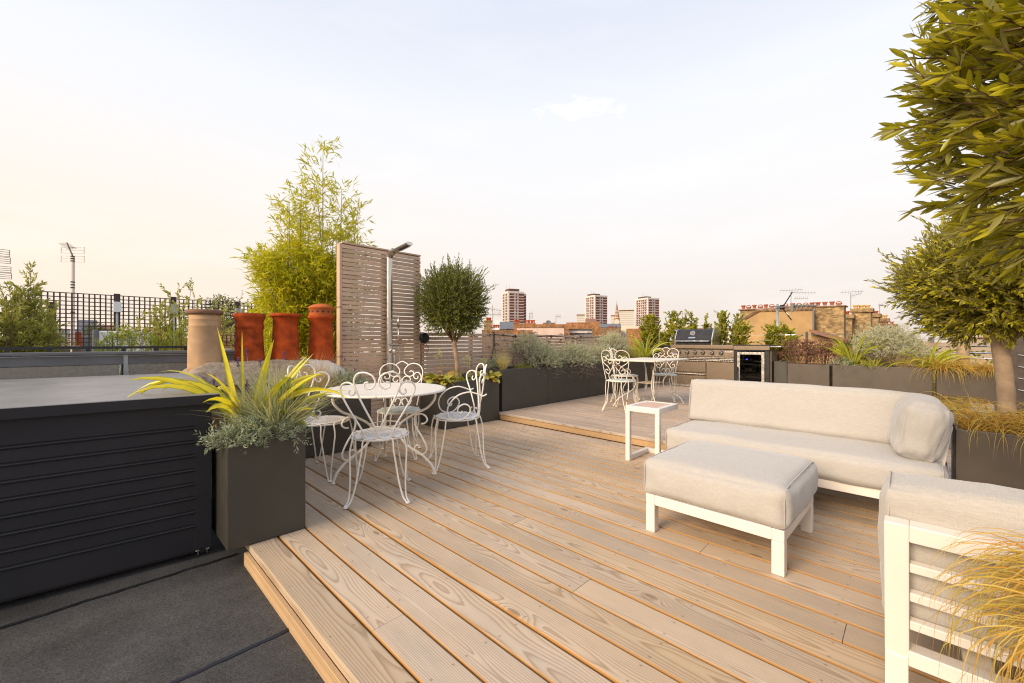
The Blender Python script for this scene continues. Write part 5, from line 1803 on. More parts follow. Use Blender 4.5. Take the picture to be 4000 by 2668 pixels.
# ---- bamboo and the shrubs behind
bt = thing('bamboo', 'tall golden green bamboo clump behind the chimney pots', 'bamboo', (2.15, 5.75, -.1))
lv = MB()
tips = [(1262, 565, 5.6), (1180, 745, 5.7), (1400, 815, 5.6), (1335, 730, 5.75), (1130, 790, 5.6), (1225, 720, 5.8)]
mids = [(rng.uniform(1130, 1400), rng.uniform(820, 985), rng.uniform(5.5, 6.0)) for _ in range(13)]
tips += mids
tips += [(rng.uniform(1000, 1120), rng.uniform(985, 1090), rng.uniform(5.5, 6.0)) for _ in range(16)] + [(rng.uniform(1100, 1340), rng.uniform(985, 1110), rng.uniform(5.45, 6.1)) for _ in range(24)]
for i, (px, py, Y) in enumerate(tips):
    e = onY(px, py, Y)
    bx = e.x + rng.normal() * .12
    if px < 1120:
        bx = e.x + .28
    p = smooth_path([(bx, Y, -.1), (bx + (e.x - bx) * .15, Y, (e.z - .1) * .55), (bx + (e.x - bx) * .55, Y + rng.normal() * .03, e.z * .86), e], 8)
    obj('cane', MB().tube(p, np.linspace(.011, .002, len(p)), 6), M['cane'], bt, w=True, smooth=True)
    n = len(p)
    tall = i < 6
    z0 = .55
    for q in range(52 if tall else 38):
        f = (q + rng.random()) / (52 if tall else 38)
        x = f * (n - 1)
        j = min(int(x), n - 2)
        c = p[j].lerp(p[j + 1], x - j)
        if c.z < z0:
            continue
        sp = (.40 if tall else .36) * (1 - .72 * f) + .05
        nl = int((13 if tall else 16) * (1.15 - .45 * f))
        az = rng.random() * 2 * PI
        dirn = np.array([math.cos(az), math.sin(az), .55])
        P_ = np.array(c) + dirn * sp * rng.random((nl, 1)) ** .8 + rng.normal(size=(nl, 3)) * .022
        Dn = unit(dirn * .8 + rng.normal(size=(nl, 3)) * .6 + np.array([0, 0, .1 if tall else -.25]))
        leaves(lv, P_, Dn, rng.uniform(.07, .14, nl), rng.uniform(.013, .02, nl), curve=.2)
# fill low in the clump
n = 3600
P_ = np.stack([rng.uniform(onY(1020, 1300, 5.6).x, onY(1335, 1300, 5.6).x, n), rng.uniform(5.45, 6.1, n), rng.uniform(.4, 1.75, n)], 1)
leaves(lv, P_, rng.normal(size=(n, 3)) + np.array([0, 0, -.3]), rng.uniform(.08, .14, n), rng.uniform(.014, .02, n), curve=.2)
obj('foliage', lv, M['bamboo'], bt, w=True)

Yb = 6.6
c = onY(985, 1045, Yb)
bush('privet_shrub', 'grey green shrub peeping out left of the bamboo', (c.x + .1, Yb, -.1), (.42, .42), c.z + .12, 20, 8, .045, .016, 'shrub2', lo=.4, tl=.16, tw=12, stemr=.007)
c = onY(760, 1080, 8.6)
bush('privet_shrub', 'open loose shrub against the trellis above the buff pot', (c.x, 8.6, .3), (.55, .5), c.z - .25, 22, 8, .055, .02, 'shrub2', lo=.35, tl=.2, tw=9, stemr=.008)
c = onY(640, 1235, 8.8)
bush('privet_shrub', 'thin low shrub with few leaves before the trellis', (c.x, 8.8, .3), (.7, .4), c.z - .25, 12, 6, .055, .02, 'shrub2', lo=.45, tl=.18, tw=6, stemr=.007)
c = onY(35, 1100, 6.7)
bush('olive_bush', 'dense silvery green bush cut by the left picture edge', (c.x - .1, 6.7, .3), (.44, .42), c.z - .22, 74, 9, .06, .014, 'shrub2', lo=.15, tl=.2, tw=13, stemr=.009)
c = onY(82, 1030, 6.7)
bush('olive_bush', 'single upright leader shoot above the left hand bush', (c.x + .04, 6.72, .9), (.08, .08), c.z - .9, 4, 7, .06, .015, 'shrub2', lo=.35, tl=.12, tw=9, stemr=.006)


def conifer(px, top, w, Y, label):
    c = onY(px, top, Y)
    t = thing('conifer', label, 'conifer', (c.x, Y, .45), group='small conifers before the white panel')
    obj('stem', MB().tube([(c.x, Y, .45), (c.x, Y, c.z - .03)], [.012, .003], 6), M['twig'], t, w=True)
    lv_ = MB()
    h = c.z - .45
    n_ = 170
    z_ = rng.random(n_)
    az = rng.random(n_) * 2 * PI
    rr = w * .75 * (1 - z_) ** .8 * rng.random(n_) ** .4
    P_ = np.stack([c.x + rr * .5 * np.cos(az), Y + rr * .5 * np.sin(az), .45 + z_ * h * .97], 1)
    D_ = np.stack([np.cos(az), np.sin(az), np.full(n_, 1.3)], 1)
    leafy(lv_, None, P_, D_, .06, 8, .026, .010, .6, .2, up=.3)
    obj('foliage', lv_, M['conifer'], t, w=True)


cl = ['leftmost', 'second', 'third', 'tallest', 'fifth', 'sixth', 'seventh', 'eighth', 'rightmost']
for k_, (px, top, w) in enumerate(((390, 1335, .10), (418, 1312, .13), (440, 1300, .14), (458, 1284, .15), (515, 1302, .14), (590, 1300, .15), (620, 1318, .13), (675, 1290, .16), (708, 1262, .17))):
    conifer(px, top, w, 7.0, cl[k_] + ' small feathery conifer behind the black rail, counted from the left')
# ================================================================== left neighbours
gp = thing('glass_parapet', 'low weathered glass parapet in a grey metal frame behind the roof hatch', 'parapet', (-.2, 5.7, -.1))
xa, xb = -4.5, onY(1005, 1370, 5.7).x
xm = onY(491, 1380, 5.7).x
zt = 1.0
for a, b in ((xa, xm - .02), (xm + .02, xb)):
    f = MB()
    obj('panel', MB().box(a + .002, b - .03, 5.70, 5.72, .1, zt - .10), M['dirty'], gp, w=True)
f = MB().box(xa, xb, 5.66, 5.76, zt + .0, zt + .03).box(xa, xb, 5.694, 5.74, zt - .098, zt - .001).box(xa, xb, 5.68, 5.74, .0, .1)
obj('frame', f, M['lead'], gp, w=True, bevel=.004)
obj('mullion', MB().box(xm - .016, xm + .016, 5.685, 5.73, .1, zt - .002), M['galv'], gp, w=True)
obj('bead', MB().box(xa, xb, 5.688, 5.6935, zt - .012, zt - .004), M['galv'], gp, w=True)
mb = MB().box(xb - .06, xb, 5.66, 7.6, .0, zt + .03)
obj('return_wall', mb, M['lead'], gp, w=True, bevel=.004)
# low black rail behind it
rl_ = thing('black_rail', 'low black metal rail with stubby posts in front of the conifers', 'railing', (-.3, 6.2, 0))
zr = onY(300, 1356, 6.2).z
ob = MB().box(-5.5, onY(735, 1357, 6.2).x + .3, 6.18, 6.22, zr - .02, zr + .006)
obj('top_bar', ob, M['dark'], rl_, w=True)
for x in np.arange(-5.4, onY(735, 1357, 6.2).x + .2, .27):
    obj('post', MB().box(x - .018, x + .018, 6.185, 6.215, zr - .5, zr - .021), M['dark'], rl_, w=True)
# neighbour's terrace
obj('neighbour_terrace', MB().box(-30, 1.5, 6.9, 20, -.2, .28), M['felt'], kind='structure')
TY = 17.0
tr_ = None
zb_, zt_ = onY(300, 1353, TY).z, onY(300, 1146, TY).z
zt2 = onY(900, 1175, TY).z


def trellis(px0, px1, label):
    a, b = onY(px0, 1200, TY).x, onY(px1, 1200, TY).x
    t = thing('trellis', label, 'trellis', ((a + b) / 2, TY, .28), group='dark square trellis panels on the neighbouring roof')
    g = MB()
    s = .116
    n = max(2, round((b - a) / s))
    for i in range(n + 1):
        x = a + (b - a) * i / n
        g.box(x - .016, x + .016, TY - .012, TY + .002, zb_, zt_)
    m = round((zt_ - zb_) / s)
    for i in range(m + 1):
        z = zb_ + (zt_ - zb_) * i / m
        g.box(a - .016, b + .016, TY + .003, TY + .02, z - .012, z + .012)
    obj('lattice', g, M['trellis'], t, w=True)
    return a, b


P3 = [trellis(60, 455, 'dark square trellis panel behind the left hand bush and aerial mast'), trellis(460, 683, 'dark square trellis panel above the white panel'),
      trellis(700, 932, 'dark square trellis panel half hidden behind the loose shrub and buff pot'), trellis(938, 1080, 'dark square trellis panel behind the sooty terracotta pot')]
for px, top, lab in ((205, 1180, 'short dark timber post in front of the left trellis'), (457, 1148, 'tall dark timber post with a grey flood lamp between trellis panels'), (678, 1160, 'dark timber post carrying a grey box beside the loose shrub'), (926, 1178, 'dark timber post with grey lamp left of the sooty pot')):
    a = onY(px, top, TY - .08)
    t = thing('trellis_post', lab, 'post', (a.x, TY - .08, .28), group='dark posts of the roof trellis')
    obj('post', MB().box(a.x - .07, a.x + .07, TY - .14, TY - .03, .28, a.z), M['trellis'], t, w=True)
    if px > 300:
        z = a.z - .35
        obj('lamp_box', MB().box(a.x - .09, a.x + .09, TY - .3, TY - .145, z - .2, z + .1), M['pvcwhite'] if px < 600 else M['galv'], t, w=True, bevel=.01)
        obj('conduit', MB().tube([(a.x, TY - .17, z - .2), (a.x, TY - .17, .3)], .03, 8), M['galv'], t, w=True)
# white panel with oval vent
a, b = onY(368, 1292, 12), onY(598, 1292, 12)
wp = thing('white_panel', 'white boxy panel with an oval vent behind the conifers', 'panel', ((a.x + b.x) / 2, 12, .28))
obj('casing', MB().box(a.x + .06, b.x, 12, 12.7, .28, a.z), M['pvcwhite'], wp, w=True, bevel=.02)
obj('side_trim', MB().box(a.x - .02, a.x + .055, 11.97, 12.7, .28, a.z + .02), M['lead'], wp, w=True, bevel=.01)
c = onY(487, 1317, 11.985)
ov = MB()
ov.prism([(c.x + .11 * math.cos(t), c.z + .055 * math.sin(t)) for t in np.linspace(0, 2 * PI, 29)[:-1]], 11.97, 11.999)
o = obj('vent', ov, M['black'], wp, w=True)
ov = MB().tube([(c.x + .12 * math.cos(t), 11.965, c.z + .062 * math.sin(t)) for t in np.linspace(0, 2 * PI, 33)[:-1]], .012, 6, closed=True)
for k in range(4):
    x = c.x - .06 + k * .04
    ov.tube([(x, 11.965, c.z - .045), (x + .01, 11.965, c.z + .045)], .005, 5)
obj('vent_grille', ov, M['galv'], o)
# wooden bench back
bz = onY(200, 1357, 7.4)
be = thing('wooden_bench', 'weathered wooden bench back showing behind the black rail', 'bench', (bz.x, 7.6, .28))
x0_, x1_ = onY(118, 1357, 7.6).x, onY(298, 1357, 7.6).x
zt_b = onY(200, 1357, 7.6).z
obj('backrest', MB().box(x0_ + .05, x1_ - .05, 7.6, 7.63, zt_b - .16, zt_b - .01).box(x0_ + .05, x1_ - .05, 7.6, 7.63, zt_b - .32, zt_b - .18), M['greywood'], be, w=True, bevel=.004)
for x in (x0_, x1_):
    obj('leg', MB().box(x - .04, x + .04, 7.58, 7.66, .28, zt_b + .02), M['greywood'], be, w=True, bevel=.01)
obj('seat', MB().box(x0_ + .04, x1_ - .04, 7.15, 7.58, .68, .71), M['greywood'], be, w=True, bevel=.004)


def yagi(mb, p, d, n, L, el=.25, up=Vector((0, 0, 1)), r=.006):
    """boom with cross elements"""
    d = Vector(d).normalized()
    s = d.cross(up).normalized()
    mb.tube([p, p + d * L], r * 1.3, 5)
    for i in range(n):
        q = p + d * L * (i + .5) / n
        mb.tube([q - s * el * .5, q + s * el * .5], r * .7, 4)


# aerial mast on the left
am_ = onY(285, 1330, 21)
t = thing('aerial_mast', 'pale aerial mast with black bands and a grid aerial above the trellis', 'aerial', (am_.x, 21, -2))
top = onY(284, 1000, 21)
obj('mast', MB().tube([(am_.x, 21, -2), (top.x, 21, top.z)], .055, 12), M['stone'], t, w=True, smooth=True)
for py in (1002, 1011, 1020, 1102, 1113, 1124, 1220):
    z = onY(284, py, 21).z
    obj('band', MB().tube([(top.x, 21, z - .02), (top.x, 21, z + .02)], .06, 12), M['black'], t, w=True)
ar = MB()
rt = Vector((ST, -CT, 0))
fw_ = Vector((CT, ST, 0))
for zc in (1012, 978):
    cz = onY(284, zc, 21).z
    for dz in (-.09, .02, .11):
        ar.tube([Vector((top.x, 21, cz + dz)) - rt * .42, Vector((top.x, 21, cz + dz - .02)) + rt * .42], .008, 4)
    for s in (-.40, .40):
        ar.tube([Vector((top.x, 21, cz - .1)) + rt * s, Vector((top.x, 21, cz + .12)) + rt * s], .008, 4)
ar.tube([Vector((top.x, 21, top.z)), Vector((top.x, 21, top.z + .45)) - rt * .1 - fw_ * .1], .022, 6)
for k in range(9):
    q = Vector((top.x, 21, top.z + .18)) - fw_ * (.025 * k) + Vector((0, 0, .02 * k)) - rt * (.012 * k)
    ar.tube([q - rt * .2 + Vector((0, 0, .06)), q + rt * .14 + Vector((0, 0, .08))], .006, 4)
obj('aerial', ar, M['aer'], t, w=True)
# aerial cut by the left edge
e = onY(40, 1030, 13)
t = thing('grid_aerial', 'wide grid aerial cut by the left picture edge', 'aerial', (e.x - .6, 13, -2))
obj('mast', MB().tube([(e.x - .6, 13, -2), (e.x - .6, 13, onY(30, 975, 13).z)], .03, 8), M['aer'], t, w=True)
ar = MB()
for g, (ya, yb, n) in enumerate(((978, 1003, 4), (1007, 1030, 4), (1043, 1065, 4), (1068, 1090, 4))):
    xr = onY(38 + g * 2.5, 1000, 13).x
    for i in range(n):
        z = onY(38, ya + (yb - ya) * i / (n - 1), 13).z
        ar.tube([(xr - 1.2, 13, z + .02), (xr, 13, z)], .0065, 4)
    ar.tube([(xr, 13, onY(38, ya, 13).z), (xr, 13, onY(38, yb, 13).z)], .0065, 4)
obj('reflector', ar, M['aer'], t, w=True)


# ================================================================== generic town pieces
def house(name, label, cat, px0, px1, ytop, d, depth, wall, roof=None, rh=0, base=-11, group=None, chim=(), flat_edge=None, extra=None):
    """terrace block facing the camera: picture columns px0..px1, wall top at row ytop, distance d"""
    c = onD((px0 + px1) / 2, ytop, d)
    w = (px1 - px0) / F * d
    yaw = math.atan2(c.y, c.x) - PI / 2
    t = thing(name, label, cat, (c.x, c.y, base), yaw, group)
    h = c.z - base
    obj('wall', MB().box(-w / 2, w / 2, 0, depth, 0, h), M[wall], t)
    if roof:
        o = .1
        if rh:
            rf = MB()
            rf.prism([(-o, h + .003), (depth + o, h + .003), (depth / 2, h + rh)], -w / 2 - o, w / 2 + o, f=lambda a, b, y: (y, a, b))
        else:
            rf = MB().box(-w / 2 - o, w / 2 + o, -o, depth + o, h + .003, h + .25)
        obj('roof', rf, M[roof], t)
    return t, w, h, c


def pots(px_list, ytop, ybot, d, mat, label, group, r=.12, kind=None):
    for k, px in enumerate(px_list):
        kd = kind[k] if kind else 't'
        a, b = onD(px, ybot, d), onD(px, ytop, d)
        h = b.z - a.z
        m = MB()
        if kd == 't':
            m.lathe([(r * .8, 0), (r * .85, h * .62), (r * 1.18, h * .66), (r * 1.2, h), (r * .9, h), (r * .8, h * .5)], n=14)
        else:      # hooded pot: half round vent with a dark opening
            m.tube([(-r * .95, 0, h * .1)] + [(-r * 1.05 * math.cos(t), 0, h * .35 + h * .62 * math.sin(t)) for t in np.linspace(.1, PI - .1, 9)] + [(r * .95, 0, h * .1)], r * .2, 6)
            m.lathe([(r * .9, 0), (r * 1.05, h * .45), (r * .5, h * .46)], n=14)
        o = obj('chimney_pot', m, M[mat])
        o.location = a
        o.rotation_euler = (0, 0, math.atan2(a.y, a.x) - PI / 2)
        tag(o, label[k] if isinstance(label, list) else label, 'chimney pot', group)


def stack(label, px0, px1, ytop, ybot, d, mat='ybrick', depth=.7, cap=True, group=None):
    c = onD((px0 + px1) / 2, ybot, d)
    w = (px1 - px0) / F * d
    h = (ybot - ytop) / F * d
    t = thing('brick_chimney', label, 'chimney', c, math.atan2(c.y, c.x) - PI / 2, group)
    obj('brickwork', MB().box(-w / 2, w / 2, 0, depth, -3, h - (.12 if cap else 0)), M[mat], t)
    if cap:
        obj('corbel', MB().box(-w / 2 - .05, w / 2 + .05, -.05, depth + .05, h - .119, h), M[mat], t)
    return t


def aerial(label, px, ybot, ytop, d, arms, group='roof aerials on the skyline'):
    b, tp = onD(px, ybot, d), onD(px, ytop, d)
    t = thing('roof_aerial', label, 'aerial', b, group=group)
    mb = MB().tube([b, tp], .018 * d / 30, 6)
    obj('mast', mb, M['aer'], t, w=True)
    ar_ = MB()
    for py, dx0, dx1, n, tilt in arms:
        p0, p1 = onD(px + dx0, py, d), onD(px + dx1, py + tilt, d)
        ar_.tube([p0, p1], .012 * d / 30, 5)
        for i in range(n):
            q = p0.lerp(p1, (i + .5) / n)
            ar_.tube([q - Vector((0, 0, .005 * d)) + fw_ * .05, q + Vector((0, 0, .005 * d)) - fw_ * .05], .006 * d / 30, 4)
    obj('arms', ar_, M['aer'], t, w=True)


S5 = lambda x: 1900 + x / 3.3586
Y5 = lambda y: 1080 + y / 3.3586
S6 = lambda x: 2850 + x / 3.617
Y6 = lambda y: 1100 + y / 3.617

# ---- centre skyline: roofs just beyond the slat fence
t, w, h, c = house('terrace_house', 'pink rendered roof wall with brick edging beyond the slat fence', 'house', S5(400), S5(1015), Y5(668), 46, 8, 'pink')
pr = MB().prism([(w / 2, h + .02), (w / 2 + .45, h + .1), (w / 2 + 1.15, h - 3.4), (w / 2 + .7, h - 3.4)], -.25, .6)
pr.box(-w / 2 - .2, w / 2 + .2, -.1, .5, h + .003, h + .35)
obj('parapet', pr, M['obrick'], t, fix=True)
t, w, h, c = house('terrace_house', 'dark glazed roof wall right of the pink one beyond the fence', 'house', S5(1050), S5(1380), Y5(690), 47, 8, 'slate')
obj('parapet', MB().box(-w / 2, w / 2 + .9, -.1, .6, h + .003, h + .75).prism([(w / 2 + .2, h), (w / 2 + .75, h), (w / 2 + 1.3, h - 3), (w / 2 + .75, h - 3)], -.15, .5), M['obrick'], t, fix=True)
obj('roof_rail', MB().box(-w / 2 + .2, w / 2, -.16, -.08, h - .45, h - .25), M['stone'], t)
house('terrace_house', 'low brick parapet house below the pink roof wall', 'house', S5(345), S5(605), Y5(705), 40, 6, 'obrick')
house('terrace_house', 'grey slate roofed house left of the pink wall', 'house', S5(180), S5(356), Y5(692), 52, 7, 'rbrick', 'slate', 1.1)
house('terrace_house', 'brown brick terrace behind the ball olive', 'house', S5(-60), S5(200), Y5(700), 38, 7, 'rbrick')
house('terrace_house', 'long pale flat roofed building in front of the right tower', 'house', S5(1740), S5(2360), Y5(652), 120, 14, 'cream')
house('terrace_house', 'yellow brick parapet wall behind the silver bushes', 'house', S5(1840), S5(2080), Y5(684), 60, 8, 'obrick')
house('terrace_house', 'red hipped roof house between the left and middle towers', 'house', S5(1300), S5(1440), Y5(644), 130, 10, 'rbrick', 'tile', 2.4)
house('terrace_house', 'brown brick terrace at the foot of the church spire', 'house', S5(1450), S5(1760), Y5(668), 110, 12, 'rbrick', 'slate', 1.2)
house('terrace_house', 'pale terrace roofs far beyond the barbecue hood', 'house', 2700, 2900, 1288, 140, 12, 'cream', 'tile', .8)
stack('slim brick chimney with four pots in front of the left tower', S5(358), S5(430), Y5(602), Y5(665), 50, 'obrick')
pots([S5(x) for x in (374, 391, 407, 423)], Y5(566), Y5(601), 50.3, 'terra', 'slim orange pot on the chimney before the left tower', 'orange pots before the left tower', .075)
stack('broad brick chimney topped by a crowd of pots right of the left tower', S5(500), S5(645), Y5(612), Y5(670), 50, 'obrick')
pots([S5(x) for x in (520, 545, 562, 588, 606, 626)], Y5(572), Y5(612), 50.3, 'terra', ['low orange pot at the left end of the broad chimney', 'tall hooded orange pot on the broad chimney', 'second hooded orange pot on the broad chimney'] + ['plain orange pot on the broad chimney, right group'] * 3, 'orange pots on the broad chimney', .09)
stack('drum shaped brick chimney carrying a satellite dish', S5(745), S5(898), Y5(606), Y5(650), 50, 'obrick')
e = onD(S5(812), Y5(615), 49.3)
ds = thing('satellite_dish', 'grey satellite dish on the drum shaped chimney', 'satellite dish', e, math.atan2(e.y, e.x) - PI / 2)
dm = MB()
dm.lathe([(.001, 0), (.2, .02), (.34, .07), (.36, .08), (.34, .085), (.2, .035), (.001, .015)], n=24)
o = obj('dish', dm, M['lead'], ds, smooth=True)
o.rotation_euler = (R(80), 0, R(20))
obj('arm', MB().tube([(0, 0, -.3), (0, -.25, -.1), (0, -.4, 0)], .02, 6), M['aer'], ds)
pots([S5(x) for x in (100, 126, 156)], Y5(634), Y5(674), 40, 'terra', ['orange pot left of the left tower, first of three', 'orange pot left of the left tower, middle of three', 'wide orange pot left of the left tower, last of three'], 'orange pots left of the left tower', .1)
pots([S5(x) for x in (10, 30, 50)], Y5(540), Y5(576), 40, 'terra', 'orange pot peeping out right of the ball olive', 'orange pots at the edge of the ball olive', .1)
stack('yellow brick chimney at the edge of the ball olive', S5(-30), S5(72), Y5(576), Y5(700), 40.5, 'ybrick')
pots([S5(x) for x in (1612, 1648, 1700)], Y5(652), Y5(668), 100, 'terra', 'small red pot at the foot of the spire', 'red pots at the foot of the spire', .22)
aerial('bent aerial left of the left tower', S5(80), Y5(690), Y5(372), 42, [(Y5(428), -8, 36, 7, 6), (Y5(497), 2, 34, 7, 0)])
aerial('twin armed aerial right of the left tower', S5(564), Y5(610), Y5(484), 52, [(Y5(487), 0, 15, 3, 0), (Y5(530), 0, 14, 3, 1)])
aerial('short aerial between the towers', S5(912), Y5(640), Y5(522), 52, [(Y5(525), -2, 19, 5, 0)])
aerial('aerial above the shrubs left of the barbecue hood', 2665, 1245, 1222, 40, [(1224, -22, 30, 8, -1)])

# ---- tower blocks


def tower(label, pxl, pxc, pxr, ytop, ybase, d, floors, plant, pr_=None, winL=4, setback=None):
    """slab tower seen on its corner: narrow left face pxl..pxc, broad right face pxc..pxr"""
    c = onD(pxc, ytop, d)
    wl, wr = (pxc - pxl) / F * d, (pxr - pxc) / F * d
    yaw0 = math.atan2(c.y, c.x) - PI / 2
    al = math.atan2(wl, wr) if wl < wr else R(42)
    al = max(R(20), min(R(46), al))
    A, B_ = wl / math.sin(al), wr / math.cos(al)     # real widths of the left and right faces
    t = thing('tower_block', label, 'tower block', (c.x, c.y, -12), yaw0 + al, 'brown and white tower blocks on the skyline')
    h = c.z + 12
    # local: corner at origin, right face runs +x, left face runs +y
    obj('wall', MB().box(0, B_, 0, A, 0, h - 1.5), M['towerbrick'], t)
    fh = (ybase - ytop) / F * d / floors
    bd = MB()
    for k in range(int(h / fh) + 1):
        z = h - 1.5 - k * fh
        if z < 1:
            break
        bd.box(-.12, B_ + .12, -.12, A + .12, z - .62, z + .0)
    obj('floor_bands', bd, M['towerwhite'], t)
    obj('parapet', MB().box(-.3, B_ + .3, -.3, A + .3, h - 1.49, h), M['towerwhite'], t)
    cr = MB().box(-.22, 1.1, -.22, 1.1, 0, h - 1.5).box(-.22, .9, A - 1.3, A + .22, 0, h - 1.5).box(-.2, .3, A * .52, A * .52 + .5, 0, h - 1.5)
    obj('corner_piers', cr, M['towerwhite'], t)
    wi = MB().box(-.16, -.14, 0, 1.5, 0, 1.35)
    wm = wi.mesh('window')
    wm.materials.append(M['pvcwhite'])
    gm = MB().box(-.19, -.161, .18, 1.32, .15, 1.2).mesh('pane')
    gm.materials.append(M['glasspane'])
    w2 = MB().box(0, 1.5, -.16, -.14, 0, 1.35).mesh('window')
    w2.materials.append(M['pvcwhite'])
    g2 = MB().box(.18, 1.32, -.19, -.161, .15, 1.2).mesh('pane')
    g2.materials.append(M['glasspane'])
    for k in range(int(floors) + 1):
        z = h - 1.5 - k * fh - fh + .25
        for i in range(winL):
            y = 1.6 + (A - 3.4) * i / max(1, winL - 1) * .92
            o_ = obj('window', wm, None, t); o_.location = (0, y, z)
            p_ = obj('pane', gm, None, o_)
        for x in (B_ * .42, B_ * .60):
            o_ = obj('window', w2, None, t); o_.location = (x - .7, 0, z)
            p_ = obj('pane', g2, None, o_)
    a, b, ph = plant
    k0 = B_ / (pxr - pxc)
    pb = MB().box(max(.5, (a - pxc) * k0), min((b - pxc) * k0, B_), A * .2, A * .8, h + .003, h + ph)
    obj('plant_room', pb, M['towerplant'], t)
    mm_ = MB()
    for i in range(3):
        mm_.tube([(B_ * (.1 + .2 * i), A * .5, h), (B_ * (.1 + .2 * i), A * .5, h + ph + 5 - i)], .08, 4)
    obj('roof_masts', mm_, M['aer'], t)
    if setback:
        wS = (setback - pxr) / F * d / math.cos(al)
        obj('rear_wing', MB().box(B_ + .01, B_ + wS, 3, A, 0, h - 3.2), M['towerbrick'], t)
        b2 = MB()
        for k in range(int(h / fh)):
            z = h - 3.2 - k * fh
            if z < 1:
                break
            b2.box(B_ + .01, B_ + wS + .1, 2.9, A, z - .62, z)
        obj('rear_bands', b2, M['towerwhite'], t)
        obj('rear_parapet', MB().box(B_ + .31, B_ + wS + .2, 2.8, A, h - 3.19, h - 1.4), M['towerwhite'], t)


tower('largest and leftmost brown and white tower block', S5(203), S5(288), S5(495), Y5(190), Y5(650), 400, 12.6, (S5(313), S5(452), 2.8), setback=S5(543))
tower('middle brown and white tower block, left of the church spire', S5(1293), S5(1424), S5(1584), Y5(242), Y5(640), 470, 12, (S5(1380) + 14, S5(1518), 1.9), winL=5)
tower('right hand brown and white tower block behind the kitchen shrubs', S5(1955), S5(2119), S5(2260), Y5(276), Y5(650), 500, 11.5, (S5(2050) + 22, S5(2192), 1.9), winL=6)


def slab(label, px0, px1, ytop, d, rows, cols):
    c = onD((px0 + px1) / 2, ytop, d)
    w = (px1 - px0) / F * d
    t = thing('office_slab', label, 'office block', (c.x, c.y, -12), math.atan2(c.y, c.x) - PI / 2, 'cream slab blocks on the skyline')
    h = c.z + 12
    obj('wall', MB().box(-w / 2, w / 2, 0, 14, 0, h), M['cream'], t)
    g = MB()
    for r in range(rows):
        for q in range(cols):
            x, z = -w / 2 + w * (q + .2) / cols, h - 5 - r * 3.1
            if z > 1:
                g.box(x, x + w / cols * .55, -.06, -.01, z, z + 1.5)
    o = obj('window_grid', g, M['glasspane'], t)
    o['kind'] = 'stuff'
    obj('roof_band', MB().box(-w / 2 - .2, w / 2 + .2, -.2, 14.2, h - 2.6, h - 1.0), M['towerplant'], t)


slab('cream slab block half hidden left of the middle tower', S5(1186), S5(1300), Y5(490), 640, 18, 14)
slab('cream slab block with brown roof band left of the right tower', S5(1742), S5(1930), Y5(432), 620, 22, 18)
slab('small cream slab block just left of the church spire', S5(1636), S5(1690), Y5(500), 640, 18, 7)
house('apartment_block', 'small blue white modern block left of the left tower', 'apartment block', S5(112), S5(185), Y5(572), 420, 12, 'pvcwhite')
house('apartment_block', 'small grey green block on the skyline left of the middle tower', 'apartment block', S5(1020), S5(1105), Y5(624), 420, 12, 'slate')

# ---- church spire
c = onD(S5(1711), Y5(660), 300)
sp = thing('church_spire', 'brown stone church spire between the middle and right towers', 'church', (c.x, c.y, -10), R(20))
hw = (1757 - 1665) / 3.3586 / F * 300 / 2
zt0 = c.z + 10
ztop = onD(S5(1711), Y5(345), 300).z + 10
zk = onD(S5(1711), Y5(580), 300).z + 10
m = MB().lathe([(hw * .98, 0), (hw * .98, zt0), (hw * 1.04, zt0 + .2), (hw * .86, zk), (.12, ztop), (.02, ztop + 2.5)], n=8)
obj('spire', m, M['spire'], sp)
bd = MB()
for f in (.25, .5, .75):
    z = zk + (ztop - zk) * f * .7
    r = hw * .86 + (.12 - hw * .86) * f * .7
    bd.lathe([(r * 1.0, z - .3), (r * 1.06, z), (r * .98, z + .4)], n=8)
obj('stone_bands', bd, M['stone'], sp)
cf = MB()
a0 = math.atan2(-c.y, -c.x) - R(20)
q = Vector((math.cos(a0), math.sin(a0), 0)) * hw * .95
cf.tube([(q.x, q.y, zt0 + 3.4), (q.x * 1.06, q.y * 1.06, zt0 + 3.4)], 2.0, 20)
obj('clock_face', cf, M['stone'], sp)

# ---- right hand neighbours: rendered wall and long stacks, all in planes parallel to the kitchen
WX = 33.0


def wpt(cx, cy, X=WX):
    return onX(S6(cx), Y6(cy), X)


rw = thing('rendered_house', 'ochre rendered gable wall behind the kitchen shrubs', 'house', (WX, wpt(700, 400).y, -8))
outl = [wpt(1178, 395), wpt(420, 415), wpt(150, 565), wpt(60, 600)]
outl = [(p.y, p.z) for p in outl]
outl += [(outl[-1][0], -8), (outl[0][0], -8)]
obj('wall', MB().prism(outl, WX, WX + 6, f=lambda a, b, y: (y, a, b)), M['ochre'], rw, w=True, fix=True)
cp = MB()
for (p0, p1) in ((outl[0], outl[1]), (outl[1], outl[2])):
    cp.tube([(WX, p0[0], p0[1] + .04), (WX, p1[0], p1[1] + .04)], .12, 6)
obj('coping', cp, M['rbrick'], rw, w=True)
a, b = wpt(1188, 400), wpt(1172, 1000)
obj('downpipe', MB().tube([(WX - .1, a.y, a.z), (WX - .1, a.y, 0)], .055, 8), M['lead'], rw, w=True)
dk = MB().box(WX - .05, WX + .1, wpt(915, 900).y, wpt(855, 900).y, -2, wpt(880, 715).z)
obj('doorway', dk, M['black'], rw, w=True)
bx = WX + .6
M['farpot'] = plain('weathered_red_clay', (.36, .095, .035), .9, 0, .2, 5)
lg = thing('brick_chimney', 'very long brick chimney stack lined with red pots', 'chimney', (bx, wpt(900, 400).y, -4))
a, b = wpt(150, 395, bx), wpt(1600, 335, bx)
yA, yB = a.y, onX(S6(1612), Y6(335), bx).y
zA = a.z
